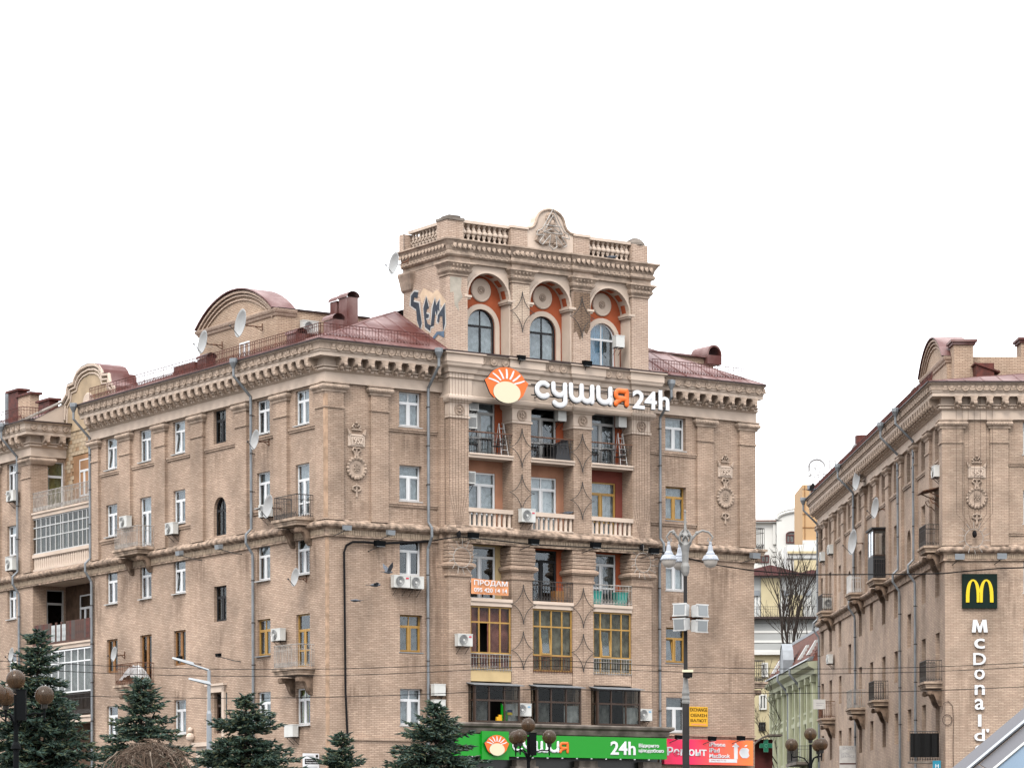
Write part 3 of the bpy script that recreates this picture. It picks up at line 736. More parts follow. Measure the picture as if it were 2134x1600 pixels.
# --- left side wall
holesL = []
specL = []
for r in (1, 2, 3, 4, 5):
    for c, y in enumerate(CL):
        z0, z1 = ROW[r]; w = 1.25; kw = dict(d=-.12)
        if c == 2:
            if r == 1: z0, z1, kw = 21.5, 23.1, dict(d=-.16, col='frame_dark', glass='glass_dim', sill=False, tops=2)
            elif r == 2: z0, z1, kw = 17.04, 18.9, dict(d=-.16, col='frame_dark', arch=True, glass='glass_dim', sill=False)
            elif r == 3: z0, z1, kw = 12.9, 14.6, dict(d=-.16, col='frame_dark', glass='glass_dim', sill=False, tops=2, back=['curtain_dim', None])
            elif r == 4: continue
            else: z0, z1, w, kw = 7.5, 9.45, 1.3, dict(d=-.16, col='wood_dark', glass='glass_dim', sill=False, back='curtain_dim')
        if (r, c) in ((2, 1), (2, 5)) : pass
        doors = {(2, 0): 17.25, (2, 4): 17.2, (4, 0): 10.3, (4, 4): 10.2}
        if (r, c) in doors: z0 = doors[(r, c)]; kw['door'] = True
        if (r, c) == (4, 0): kw['rail'] = .75
        if (r, c) == (2, 0): kw['rail'] = .6
        if (r, c) == (5, 4): continue
        if r == 1 and c in (0, 1): kw['tops'] = 2
        if (r, c) in ((1, 3), (1, 5), (3, 3)): kw['tilt'] = 0
        if r == 4 and c in (0, 1): kw['col'] = 'wood_yellow'; kw['tops'] = 2 if c == 1 else 1
        if r == 4 and c >= 3: kw['col'] = 'wood_brown'; kw['top'] = .0; kw['sill'] = False; kw['glass'] = 'glass_dim'
        if (r, c) == (5, 0): kw['back'] = ['curtain_lime', 'curtain_navy']; kw['tops'] = 2
        if 'back' not in kw and c != 2:
            kw['back'] = {1: ['curtain_grey', 'curtain_dim', None, 'curtain_grey', ['curtain_dim', 'curtain_white'], ['curtain_grey', 'curtain_white']], 2: ['curtain_grey', 'curtain_grey', None, 'curtain_dim', 'curtain_grey', 'curtain_dim'],
                          3: ['curtain_dim', 'curtain_grey', None, 'curtain_dim', None, None], 4: [None, 'curtain_dim', None, 'curtain_dim', None, 'curtain_dim'], 5: [None, 'curtain_grey', None, 'curtain_grey', None, 'curtain_dim']}[r][c]
        holesL.append(grid_hole(y, z0, z1, w, kw.get('arch'))); specL.append((y, z0, z1, w, kw))
mb = MB(); wall(mb, 'L', 0, 23.9, 0, 23.16, holesL); wall_left = mb.obj('wall', 'brick', M.e)
for y, z0, z1, w, kw in specL: window(M, 'L', y, z0, z1, w, **kw)
# --- front wings
HF = [(4.54, 1.22), (19.95, 1.26)]
mb = MB(); wall(mb, 'F', 0, 6.2, 0, 23.16, [grid_hole(4.54, *ROW[r], 1.22) for r in ROW]); mb.obj('wall', 'brick', M.e); mb = MB()
wall(mb, 'F', 17.9, WF, 0, 23.16, [grid_hole(19.95, *ROW[r], 1.26) for r in ROW]); mb.obj('wall', 'brick', M.e)
fs = {1: dict(tops=2, back='curtain_grey'), 2: dict(back='curtain_grey'), 3: dict(back=None), 4: dict(col='wood_yellow', tops=2, back='curtain_dim'), 5: dict(tops=2, back='curtain_grey')}
for r in ROW: window(M, 'F', 4.54, *ROW[r], 1.22, **fs[r])
fs = {1: dict(back='curtain_grey'), 2: dict(col='wood_yellow', back='curtain_grey'), 3: dict(back='curtain_white'), 4: dict(col='wood_yellow', back='curtain_dim', tilt=0), 5: dict(back='curtain_dim')}
for r in ROW: window(M, 'F', 19.95, *ROW[r], 1.26, **fs[r])
mb = MB(); wall(mb, 'L', 0, 45, 0, 24.0, [], d=-WF); mb.obj('wall', 'brick', M.e)
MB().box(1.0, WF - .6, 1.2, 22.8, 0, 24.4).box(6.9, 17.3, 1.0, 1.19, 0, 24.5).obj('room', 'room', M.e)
# --- pilasters and sills of the upper storeys
for a, b in ((-.15, .86), (2.32, 3.26), (21.2, 22.2), (23.85, WF)): pilaster(M, 'F', a, b)
for a, b in ((.0, .75), (3.35, 4.6), (7.2, 8.3), (11.55, 12.8), (15.5, 16.6), (19.3, 20.5), (22.9, 23.85)): pilaster(M, 'L', a, b)
for a, b in ((3.27, 6.15), (18.0, 21.18)):
    for z in (21.36, 17.9): sill_course(M, 'F', a, b, z)
for a, b in ((.8, 3.3), (4.65, 7.15), (8.35, 11.5), (12.85, 15.45), (16.65, 19.25), (20.55, 22.85)): sill_course(M, 'L', a, b, 21.36)
for a, b in ((4.65, 7.15), (12.85, 15.45), (20.55, 22.85)): sill_course(M, 'L', a, b, 17.88)
MB().box(-.006, .13, -.006, .13, 0, 16.1).obj('corner_bead', 'corner_bead', M.e); MB().box(-.157, .0, -.157, .0, 16.97, 22.6).obj('corner_bead', 'corner_bead', M.e)
medallion(M, 1.58); medallion(M, 23.0)
# --- belt course, cornice
bp = [(0, 45), (0, 0), (6.2, 0), (6.2, -.7), (17.92, -.7), (17.92, 0), (WF, 0)]
belt = MB().sweep(bp, BELT).obj('belt_course', 'belt_stone', M.e)
mb = MB()                                                               # upright bricks of the band under the roll
for face, a, b, d in (('L', .1, 44, .06), ('F', .1, 6.1, .06), ('F', 6.3, 17.8, .76), ('F', 18.0, WF, .06)):
    n = int((b - a) / .095)
    for i in range(n): fbox(mb, face, a + i * .095, a + i * .095 + .075, d - .01, d + .022 + .008 * (i * 7 % 3), 16.235, 16.475)
mb.obj('soldier_course', 'soldier_brick', M.e, kind='stuff')
cornice(M, [(0, 23.9), (0, 0), (6.2, 0)], [('L', .2, 23.6), ('F', .2, 6.0)])
cornice(M, [(17.95, 0), (WF + .05, 0)], [('F', 18.2, WF - .1)])

# --- the projecting centre: piers, loggias, entablature
ENT = [(0, 22.74), (.12, 22.76), (.16, 22.84), (.16, 22.95), (.06, 23.02), (.06, 23.74), (.13, 23.78), (.13, 23.98), (.22, 24.02), (.26, 24.2), (.38, 24.3), (.42, 24.44), (.45, 24.46), (.45, 24.80), (.56, 24.85), (.56, 24.90), (0, 24.90)]
ent = MB().sweep([(6.25, 0), (6.25, -.7), (17.86, -.7), (17.86, 0)], ENT).obj('entablature', 'stucco', M.e)
MB().box(6.25, 17.86, -.7, .4, 22.96, 24.88).obj('lintel', 'stucco', M.e)
MB().slab([(5.6, 0), (5.6, -1.33), (18.5, -1.33), (18.5, 0), (18.5, 1), (5.6, 1)], 24.905, 24.98).obj('roof_ledge', 'roof_edge', M.e)
MB().sweep([(6.25, 0), (6.25, -.7), (17.86, -.7), (17.86, 0)], [(.455, 24.47), (.462, 24.47), (.462, 24.79), (.455, 24.79)]).obj('rosette_band', 'ornament', ent)
rows_of(M, 'F', 6.1, 18.0, .66, 1.16, 24.63, rosette_mesh(), 'rosette', ent)
rows_of(M, 'L', -.65, 0, .66, -6.25 + .45, 24.63, rosette_mesh(), 'rosette', ent)
for c in PX0:
    q = MB().sweep([(c - .58, -.7), (c - .58, -.82), (c + .58, -.82), (c + .58, -.7)], [(o - .02, z) for o, z in ENT]).obj('pier_entablature', 'stucco', ent)
    p = MB().box(c - .53, c + .53, -.7, .15, 16.9, 22.08).obj('pier', 'brick', M.e)
    mb = MB().box(c - .54, c + .54, -.715, .15, 22.08, 22.75)
    mb.box(c - .58, c + .58, -.76, .15, 21.95, 22.05)
    mb.sweep([(c - .53, .15), (c - .53, -.7), (c + .53, -.7), (c + .53, .15)], [(0, 22.62), (.10, 22.68), (.15, 22.78), (.13, 22.9), (.0, 22.94)])
    mb.obj('capital', 'stucco', p)
    r = MB().lathe([(.27, 0), (.27, .05), (.22, .06), (.20, .02), (.001, .02)], 16, (0, 0, 0), 'y')
    for i in range(5): r.ball((.09 * math.cos(2 * PI * i / 5), -.05, .09 * math.sin(2 * PI * i / 5)), .06, 6, 4)
    r.obj('rosette', 'ornament', p, (c, -.715, 22.34))
    # lower pier with ribbed head
    p = MB().box(c - .6, c + .6, -.7, .15, 7.6, 14.6).obj('pier', 'brick', M.e)
    mb = MB()
    for k in range(5):
        e = .02 + .02 * (k % 2); zz = 15.28 + k * .165
        mb.box(c - .66 - e, c + .66 + e, -.78 - e, .15, zz, zz + .13)
    mb.box(c - .64, c + .64, -.75, .15, 15.2, 16.13)
    mb.sweep([(c - .6, .15), (c - .6, -.7), (c + .6, -.7), (c + .6, .15)], [(0, 14.55), (.06, 14.57), (.06, 14.66), (.02, 14.68), (.04, 14.9), (.12, 14.94), (.20, 15.03), (.20, 15.12), (.12, 15.2), (0, 15.24)])
    mb.obj('pier_head', 'brick', p)
MB().box(6.0, 6.2, -.35, 0, 0, 22.9).box(17.92, 18.1, -.35, 0, 0, 22.9).obj('pier_return', 'brick', M.e)
plaster = [['red_plaster'] * 3, ['terracotta_plaster', 'terracotta_plaster', 'maroon_plaster'], ['cream_plaster', 'red_plaster', 'red_plaster']]
for i, bx in enumerate(BAYS):
    x0, x1 = PX0[i] + .5, PX0[i + 1] - .5
    wx = bx - .07
    for lv, (za, zb, zt) in enumerate(((20.38, 22.96, 22.92), (16.8, 20.17, 19.6), (13.6, 16.2, 16.12))):
        mb = MB(); wall(mb, 'F', x0, x1, za, zb, [grid_hole(wx, za + .02, zt, 1.76)], d=-.15, t=.2); mb.obj('loggia_wall', plaster[lv][i], M.e)
        col = 'wood_yellow' if (lv == 1 and i == 2) else ('frame_dark' if (lv == 2 and i == 1) else 'alu_grey' if lv == 0 else 'pvc')
        window(M, 'F', wx, za + .02, zt, 1.76, col=col, d=-.2, top=.2, tops=2 if (lv, i) == (1, 1) else 1, door=True, rail=.85, back=[['curtain_grey', None, 'curtain_dim'], ['curtain_grey', 'curtain_white', 'curtain_grey'], [['curtain_dim', None], None, [None, 'curtain_dim']]][lv][i])
    # upper balcony slab and iron rail
    s = MB().box(x0, x1, -.74, .14, 20.17, 20.3).box(x0, x1, -.80, .14, 20.3, 20.38).obj('balcony', 'stucco', M.e)
    mb = MB(); railing_mb(mb, [(x0, -.68), (x1, -.68)], .98, .2, .010, .024, False)
    for k in range(9): mb.ball((x0 + (x1 - x0) * (k + .5) / 9, -.68, .62), .035, 6, 4)
    mb.obj('railing', 'iron', s, (0, 0, 20.38))
    MB().box(x0, x1, -.70, -.655, 21.36, 21.41).obj('hand_rail', 'iron_rust', s)
    # stone balustrade on the belt
    s = MB().box(x0, x1, -.72, -.40, 17.62, 17.82).box(x0, x1, -.70, -.42, 16.9, 17.0).obj('balustrade', 'stucco', M.e)
    nb = 9
    for k in range(nb): link('baluster', baluster_mesh('plain'), s, (x0 + (x1 - x0) * (k + .5) / nb, -.56, 16.98), scale=(1.05, 1.05, .94))
    MB().box(x0, x1, -.5, .14, 16.5, 16.9).obj('loggia_floor', 'stucco', M.e)
    # below the belt
    xa, xb = PX0[i] + .6, PX0[i + 1] - .6
    MB().box(xa, xb, -.72, .14, 13.25, 13.45).box(xa, xb, -.78, .14, 13.45, 13.6).obj('loggia_floor', 'stucco', M.e)
    if i:
        mb = MB(); railing_mb(mb, [(xa, -.70), (xb, -.70)], .95, .17, .013, .025); mb.obj('railing', 'iron' if i == 1 else 'iron_pale', M.e, (0, 0, 13.6))

def glazing(B, face, x0, x1, z0, z1, d, col, xs, zs, fw=.07, glass='glass', skip=(), back=None, name='glazing', par=None):
    """framed glass front: xs, zs are inner mullion fractions; every pane its own piece"""
    w, h = x1 - x0, z1 - z0
    mb = MB(); ring(mb, -w / 2, w / 2, 0, h, fw, 0, .07)
    X = [0] + list(xs) + [1]; Z = [0] + list(zs) + [1]
    for a in xs: mb.box(-w / 2 + a * w - fw * .45, -w / 2 + a * w + fw * .45, -.006, .064, fw, h - fw)
    for a in zs: mb.box(-w / 2 + fw, w / 2 - fw, -.01, .06, a * h - fw * .5, a * h + fw * .5)
    o = B.put(name, mb.mesh(name, col), face, (x0 + x1) / 2, d, z0, par)
    ub = cached('unit' if glass == 'glass' else 'unit' + glass, lambda: unit_box().mesh('pane', glass))
    for i in range(len(X) - 1):
        for j in range(len(Z) - 1):
            if (i, j) in skip: continue
            a, b, c, e = -w / 2 + X[i] * w, -w / 2 + X[i + 1] * w, Z[j] * h, Z[j + 1] * h
            link('pane', ub, o, ((a + b) / 2, .03, (c + e) / 2), scale=(b - a - fw * .8, .008, e - c - fw * .8))
    if back:
        for m, a, b, c, e in back:
            mb = MB(); n = max(2, int((b - a) * w / .16))
            for k in range(n):
                p, q = -w / 2 + w * (a + (b - a) * k / n), -w / 2 + w * (a + (b - a) * (k + 1) / n)
                mb.q((p, .2 + .03 * (k % 2), c * h), (q, .2 + .03 * ((k + 1) % 2), c * h), (q, .2 + .03 * ((k + 1) % 2), e * h), (p, .2 + .03 * (k % 2), e * h))
            mb.obj('curtain', m, o)
    return o
ybay = [(PX0[i] + .62, PX0[i + 1] - .62) for i in range(3)]
g = glazing(M, 'F', *ybay[0], 10.29, 13.24, .62, 'wood_yellow', [.22, .48, .74], [.26, .745], skip=((1, 1),), back=[('curtain_rose', 0, .22, 0, 1), ('curtain_rose', .22, .48, .76, 1), ('curtain_rose', .48, 1, 0, 1), ('curtain_rose', .22, .48, 0, .26)], glass='glass_dim')
for i in (1, 2):
    g = glazing(M, 'F', *ybay[i], 10.29, 13.24, .62, 'wood_yellow', [.2, .48, .75], [.26, .72], back=[('curtain_olive2', 0, 1, 0, 1)], glass='glass_dim')
    w = ybay[i][1] - ybay[i][0]
    mb = MB(); ring(mb, -.28, .28, 0, 1.28, .06, -.02, .03); s = mb.obj('sash', 'wood_yellow', g, (w * (.34 - .5), -.03, .8)); s.rotation_euler = (math.radians(-6), 0, 0)
    MB().box(-.22, .22, 0, .008, .06, 1.22).obj('pane', 'glass', g, (w * (.34 - .5), -.03, .8)).rotation_euler = (math.radians(-6), 0, 0)
for i in range(3):
    xa, xb = ybay[i]
    mb = MB(); railing_mb(mb, [(xa, -.69), (xb, -.69)], .8, .15, .012, .022); mb.obj('railing', ['iron_pale', 'iron_rust', 'iron_pale'][i], M.e, (0, 0, 10.2))
    MB().box(xa, xb, -.66, .1, 9.72, 10.27).obj('spandrel', ['cream_plaster', 'brick', 'brick'][i], M.e)
    # dark glazed box under a tin roof
    cx = (xa + xb) / 2; a, b, y, z0, z1 = cx - 1.28, cx + 1.28, 1.2, 7.78, 9.55
    e = glazing(M, 'F', a, b, z0, z1, y, 'wood_dark', [.32, .66], [.58], fw=.085, glass='glass_dim', name='glazed_balcony', skip=((1, 0),) if i == 0 else (), back=[('curtain_dim', .0, .33, 0, .55), ('curtain_grey', .66, 1, 0, .5)])
    for sx in (-1, 1):
        mb = MB(); ring(mb, -.25, .25, 0, z1 - z0, .06, 0, .05); mb.box(-.19, .19, .005, .045, .58 * (z1 - z0) - .03, .58 * (z1 - z0) + .03)
        s = mb.obj('side_frame', 'wood_dark', e, (sx * 1.25, .30, 0), PI / 2)
        MB().box(-.19, .19, .02, .028, .06, z1 - z0 - .06).obj('pane', 'glass_dim', s)
    MB().hexa([(-1.42, -.18, 1.72), (1.42, -.18, 1.72), (1.42, .55, 1.84), (-1.42, .55, 1.84)], [(-1.42, -.18, 1.75), (1.42, -.18, 1.75), (1.42, .55, 1.87), (-1.42, .55, 1.87)]).obj('tin_roof', 'zinc', e)
    MB().box(a + .05, b - .05, -.6, .1, 7.6, 7.75).obj('loggia_floor', 'room', M.e); MB().box(xa - .05, xb + .05, .1, .14, 7.6, 13.3).obj('loggia_wall', 'room', M.e)

# --- shop cornice over the ground floor, dark shop front
MB().sweep([(5.75, 0), (5.75, -1.35), (18.25, -1.35), (18.25, 0)], [(-.3, 7.1), (.02, 7.1), (.02, 7.22), (.10, 7.26), (.16, 7.42), (.14, 7.50), (.30, 7.58), (.34, 7.68), (.30, 7.74), (-.3, 7.76)]).obj('shop_cornice', 'stone_grey', M.e)
MB().slab([(5.8, 0), (5.8, -1.32), (18.2, -1.32), (18.2, 0)], 7.3, 7.72).obj('shop_roof', 'stone_grey', M.e)
MB().box(5.9, 18.1, -.9, 0, 0, 7.2).obj('shop_front', 'shop_dark', M.e)
for c in (6.3, 10.1, 13.7, 17.5):
    MB().box(c - .55, c + .55, -1.3, -.9, 0, 6.05).box(c - .65, c + .65, -1.38, -.9, 5.5, 5.75).obj('shop_pier', 'stone_grey', M.e)
MB().box(-.06, 5.7, -.08, 0, 6.86, 7.0).box(18.3, WF, -.1, 0, 7.4, 7.5).obj('plinth_course', 'brick', M.e)

# --- tower
TX0, TX1, TY0, TY1 = 6.27, 17.83, -.7, 3.35
mb = MB(); wall(mb, 'L', TY0 + .3, TY1, 24.6, 29.2, [], d=-TX0); mb.obj('tower_wall', 'brick_tower', M.e); mb = MB(); wall(mb, 'L', TY0 + .3, TY1, 24.6, 29.2, [], d=-TX1)
mb.q((TX0, TY1, 24.6), (TX1, TY1, 24.6), (TX1, TY1, 30.2), (TX0, TY1, 30.2)); mb.obj('tower_wall', 'brick_tower', M.e)
TP = [6.77, 10.29, 13.82, 17.29]
tp = [(TX0, TY1), (TX0, TY0), (TX1, TY0), (TX1, TY1)]
tc = MB().sweep(tp, [(-.4, 29.2), (.02, 29.2), (.02, 29.42), (.10, 29.44), (.17, 29.52), (.17, 29.62), (.10, 29.70), (.12, 29.74), (.16, 29.9), (.30, 30.12), (.40, 30.16), (.40, 30.22), (-.4, 30.22)]).obj('tower_cornice', 'ornament', M.e)
rows_of(M, 'F', TX0, TX1, .3, .7 + .13, 29.57, cached('ros_s', lambda: MB().lathe([(.10, 0), (.10, .05), (.06, .07), (.05, .03), (.001, .05)], 8, axis='y').mesh('rosette', 'ornament', True)), 'rosette', tc)
rows_of(M, 'F', TX0 - .1, TX1 + .1, .29, .7 + .2, 29.97, leaf_mesh(), 'leaf_ornament', tc)
rows_of(M, 'L', TY0, TY1, .3, -TX0 + .13, 29.57, MESH['ros_s'], 'rosette', tc)
rows_of(M, 'L', TY0, TY1, .29, -TX0 + .2, 29.97, leaf_mesh(), 'leaf_ornament', tc)
for c in TP:
    p = MB().box(c - .5, c + .5, TY0, .15, 24.9, 28.62).obj('tower_pier', 'brick_tower', M.e)
    mb = MB().sweep([(c - .5, .15), (c - .5, TY0), (c + .5, TY0), (c + .5, .15)], [(0, 28.55), (.06, 28.58), (.05, 28.66), (.15, 28.76), (.18, 28.86), (.13, 28.9), (.16, 28.98), (.26, 29.1), (.30, 29.12), (.30, 29.2), (-.2, 29.2)])
    for k in range(5): mb.ball((c - .4 + .2 * k, TY0 - .15, 28.82), .075, 6, 4); mb.ball((c - .42 + .21 * k, TY0 - .2, 29.03), .07, 6, 4)
    mb.obj('capital', 'ornament', p)
    MB().sweep([(c - .56, TY0), (c - .56, TY0 - .09), (c + .56, TY0 - .09), (c + .56, TY0)], [(0, 29.21), (.02, 29.21), (.02, 29.42), (.10, 29.44), (.17, 29.52), (.17, 29.62), (.10, 29.70), (.12, 29.74), (.16, 29.9), (.30, 30.12), (.36, 30.16), (.36, 30.225), (0, 30.225)]).obj('pier_cornice', 'ornament', tc)
    for k in range(4): M.put('leaf_ornament', leaf_mesh(), 'F', c - .42 + .28 * k, .7 + .30, 29.97, tc)
MB().box(TX0, TX0 + .9, 2.5, 3.4, 28.5, 29.2).sweep([(TX0, 3.4), (TX0, 2.6), (TX0 + .4, 2.6)], [(0, 28.3), (.1, 28.4), (.2, 28.8), (.3, 29.1), (.3, 29.18), (0, 29.18)]).obj('capital', 'ornament', M.e)
# repairs and damage on the tower piers
yf = TY0 - .004
MB().prism([(6.30, 28.5), (6.95, 28.5), (6.9, 27.9), (7.0, 27.6), (6.75, 27.3), (6.8, 26.9), (6.55, 27.2), (6.5, 27.8), (6.3, 27.75)], yf, TY0 + .05).obj('plaster_patch', 'plaster_grey', M.e)
MB().prism([(9.80, 28.5), (10.78, 28.5), (10.78, 26.9), (10.55, 26.75), (10.2, 26.85), (9.95, 26.6), (9.80, 26.8)], yf, TY0 + .05).obj('brick_patch', 'brick_pale', M.e)
MB().prism([(13.33, 28.5), (14.31, 28.5), (14.31, 26.9), (14.1, 26.5), (13.9, 26.7), (13.7, 26.2), (13.5, 26.6), (13.33, 26.5)], yf, TY0 + .05).obj('brick_patch', 'brick_raw', M.e)
# arches
for i, bx in enumerate((8.53, 12.055, 15.555)):
    x0, x1 = TP[i] + .5, TP[i + 1] - .5; r = 1.16; sp = 27.72
    mb = MB()
    NN = 18; pts = [(bx - r * math.cos(PI * k / NN), sp + r * math.sin(PI * k / NN)) for k in range(NN + 1)]
    for k in range(NN):
        p, q = pts[k], pts[k + 1]
        mb.q((p[0], -.55, p[1]), (q[0], -.55, q[1]), (q[0], -.55, 29.3), (p[0], -.55, 29.3))
        mb.q((p[0], -.55, p[1]), (p[0], .15, p[1]), (q[0], .15, q[1]), (q[0], -.55, q[1]))
        po, qo = [(bx + (v[0] - bx) * 1.09, sp + (v[1] - sp) * 1.09) for v in (p, q)]
        mb.hexa([(p[0], -.60, p[1]), (q[0], -.60, q[1]), (q[0], -.55, q[1]), (p[0], -.55, p[1])], [(po[0], -.60, po[1]), (qo[0], -.60, qo[1]), (qo[0], -.551, qo[1]), (po[0], -.551, po[1])])
    a = mb.obj('arch', 'stucco', M.e)
    mb = MB()                                                            # red coffers of the soffit
    for k in range(6):
        t0, t1 = PI * (k + .18) / 6, PI * (k + .82) / 6
        f = lambda t, y: (bx - (r - .012) * math.cos(t), y, sp + (r - .012) * math.sin(t))
        mb.q(f(t0, -.36), f(t1, -.36), f(t1, -.02), f(t0, -.02))
    mb.obj('coffer', 'red_plaster', a)
    for sx in (-1, 1):
        MB().box(bx + sx * 1.22 - .16, bx + sx * 1.22 + .16, -.66, .14, 27.55, 27.63).box(bx + sx * 1.22 - .2, bx + sx * 1.22 + .2, -.72, .14, 27.63, 27.73).box(bx + sx * 1.24 - .07, bx + sx * 1.24 + .07, -.55, .14, 24.95, 27.55).obj('impost', 'stucco', a)
    wx = bx + .03
    mb = MB(); wall(mb, 'F', x0 - .1, x1 + .1, 24.9, 29.2, [grid_hole(wx, 25.0, 27.3, 1.56, True)], d=-.15, t=.25); mb.obj('loggia_wall', 'red_plaster', M.e)
    window(M, 'F', wx, 25.0, 27.3, 1.56, col='pvc' if i == 2 else 'frame_dark', d=-.2, arch=True, back=['curtain_grey', 'curtain_grey', ['curtain_blue', 'curtain_blue', 'curtain_dim']][i], sill=False)
    mb = MB(); R = .78
    op = [(wx - (R + .24) * math.cos(PI * k / 14), 26.52 + (R + .24) * math.sin(PI * k / 14)) for k in range(15)]; ip = [(wx - R * math.cos(PI * k / 14), 26.52 + R * math.sin(PI * k / 14)) for k in range(15)]
    for k in range(14): mb.prism([op[k], op[k + 1], ip[k + 1], ip[k]], .06, .148)
    mb.box(wx - R - .24, wx - R, .06, .148, 24.95, 26.52); mb.box(wx + R, wx + R + .24, .06, .148, 24.95, 26.52); mb.obj('window_surround', 'stucco', M.e)
    mb = MB().lathe([(.56, 0), (.56, .05), (.52, .08), (.48, .05), (.001, .05)], 28, (wx, .148, 28.2), 'y'); md = mb.obj('roundel', 'stucco', M.e)
    mb = MB().lathe([(.19, .05), (.19, .09), (.15, .09), (.14, .06)], 16, (wx, .148, 28.2), 'y')
    for k in range(6): mb.ball((wx + .08 * math.cos(PI * k / 3), .07, 28.2 + .08 * math.sin(PI * k / 3)), .045, 6, 4)
    mb.obj('rosette', 'ornament', md)
# parapet: brick posts, stone balustrades, crest
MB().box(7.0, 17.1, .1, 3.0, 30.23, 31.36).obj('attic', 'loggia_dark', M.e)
MB().slab([(TX0 - .2, TY0 - .2), (TX1 + .2, TY0 - .2), (TX1 + .2, TY1), (TX0 - .2, TY1)], 30.0, 30.22).obj('tower_roof', 'roof_edge', M.e)
for k, c in enumerate((6.62, 10.24, 13.85, 17.33)):
    zt = 31.28
    p = MB().box(c - .46, c + .46, -.66, .2, 30.22, zt - .12).obj('parapet_post', 'brick_tower', M.e)
    q = MB().box(c - .5, c + .5, -.72, .26, zt - .12, zt)
    if k == 3: q = MB().lathe([(.5, zt - .12), (.48, zt), (.36, zt + .14), (.16, zt + .25), (.001, zt + .27)], 12, (c, -.23, 0))
    if k == 0: q.box(c - .3, c + .35, -.6, .1, zt, zt + .12)
    q.obj('post_cap', 'stone_grey' if k in (0, 3) else 'stucco', p)
for a, b in ((7.1, 9.76), (14.33, 16.85)):
    s = MB().box(a, b, -.55, -.15, 31.12, 31.26).box(a, b, -.5, -.2, 30.225, 30.34).obj('balustrade', 'stucco', M.e)
    for k in range(9): link('baluster', baluster_mesh('double'), s, (a + (b - a) * (k + .5) / 9, -.35, 30.32), scale=(1.1, 1.0, .93))
s = MB().box(6.45, 6.85, .2, 3.2, 31.12, 31.26).box(6.5, 6.8, .2, 3.2, 30.225, 30.34).obj('balustrade', 'stucco', M.e)
for k in range(10): o = link('baluster', baluster_mesh('double'), s, (6.65, .35 + 2.8 * k / 9.5, 30.32), PI / 2, scale=(1.1, 1.0, .93))
MB().box(6.2, 6.95, 3.2, 3.6, 30.2, 31.1).obj('parapet_post', 'brick_tower', M.e)
cp = [(10.68, 30.225), (13.4, 30.225), (13.4, 31.28), (13.2, 31.3), (13.0, 31.42), (12.88, 31.62)]
cp += [(12.05 + .82 * math.cos(t), 31.62 + .68 * math.sin(t)) for t in [PI * k / 12 for k in range(1, 12)]]
cp += [(11.22, 31.62), (11.1, 31.42), (10.9, 31.3), (10.68, 31.28)]
cr = MB().prism(cp, -.62, -.1).obj('crest', 'stucco', M.e)
mb = MB(); edge = cp[2:]
mb.tube([(x, -.64, z - .03) for x, z in edge], .07, 6)
for k in range(7):
    a = PI * (k + .5) / 7
    mb.ball((12.05 + .22 * math.cos(a), -.64, 31.75 + .30 * math.sin(a)), .10, 6, 4)
for sx in (-1, 1):
    mb.tube([(12.05 + sx * .15, -.66, 30.65), (12.05 + sx * .55, -.66, 30.6), (12.05 + sx * .85, -.66, 30.75), (12.05 + sx * .75, -.66, 31.0), (12.05 + sx * .5, -.66, 31.1)], .09, 6)
    mb.tube([(12.05 + sx * .8, -.65, 31.2), (12.05 + sx * .62, -.65, 31.05), (12.05 + sx * .55, -.65, 31.3)], .07, 6)
mb.lathe([(.36, 0), (.36, .06), (.28, .09), (.001, .12)], 16, (12.05, -.62, 31.0), 'y'); mb.ball((12.05, -.68, 31.6), .2, 8, 5); mb.ball((12.05, -.68, 31.3), .16, 8, 5)
mb.obj('crest_relief', 'ornament', cr, kind='stuff')
mb = MB(); X = 12.05
def bar(a, b): mb.tube([(X + a[0], -.86, a[1]), (X + b[0], -.86, b[1])], .028, 4)
for s in (-1, 1):
    bar((0, 32.25), (s * .62, 31.25)); bar((0, 31.95), (s * .55, 31.1)); bar((s * .55, 31.1), (s * .08, 31.3)); bar((s * .62, 31.25), (s * .9, 31.12)); bar((s * .9, 31.12), (s * .95, 30.92)); bar((s * .95, 30.92), (s * .5, 30.98))
    bar((s * .5, 30.98), (s * .8, 30.6)); bar((s * .8, 30.6), (s * .62, 30.5)); bar((s * .62, 30.5), (s * .15, 31.0)); bar((s * .15, 31.0), (s * .22, 30.48)); bar((s * .22, 30.48), (0, 30.32))
bar((-.5, 31.45), (.5, 31.45)); bar((-.55, 31.1), (.55, 31.1))
light_frame = mb.obj('light_frame', 'iron_pale', None, M.world(0, 0, 0), M.ang); tag(light_frame, 'star-shaped bent wire light frame on the crest of the tower', 'light frame')
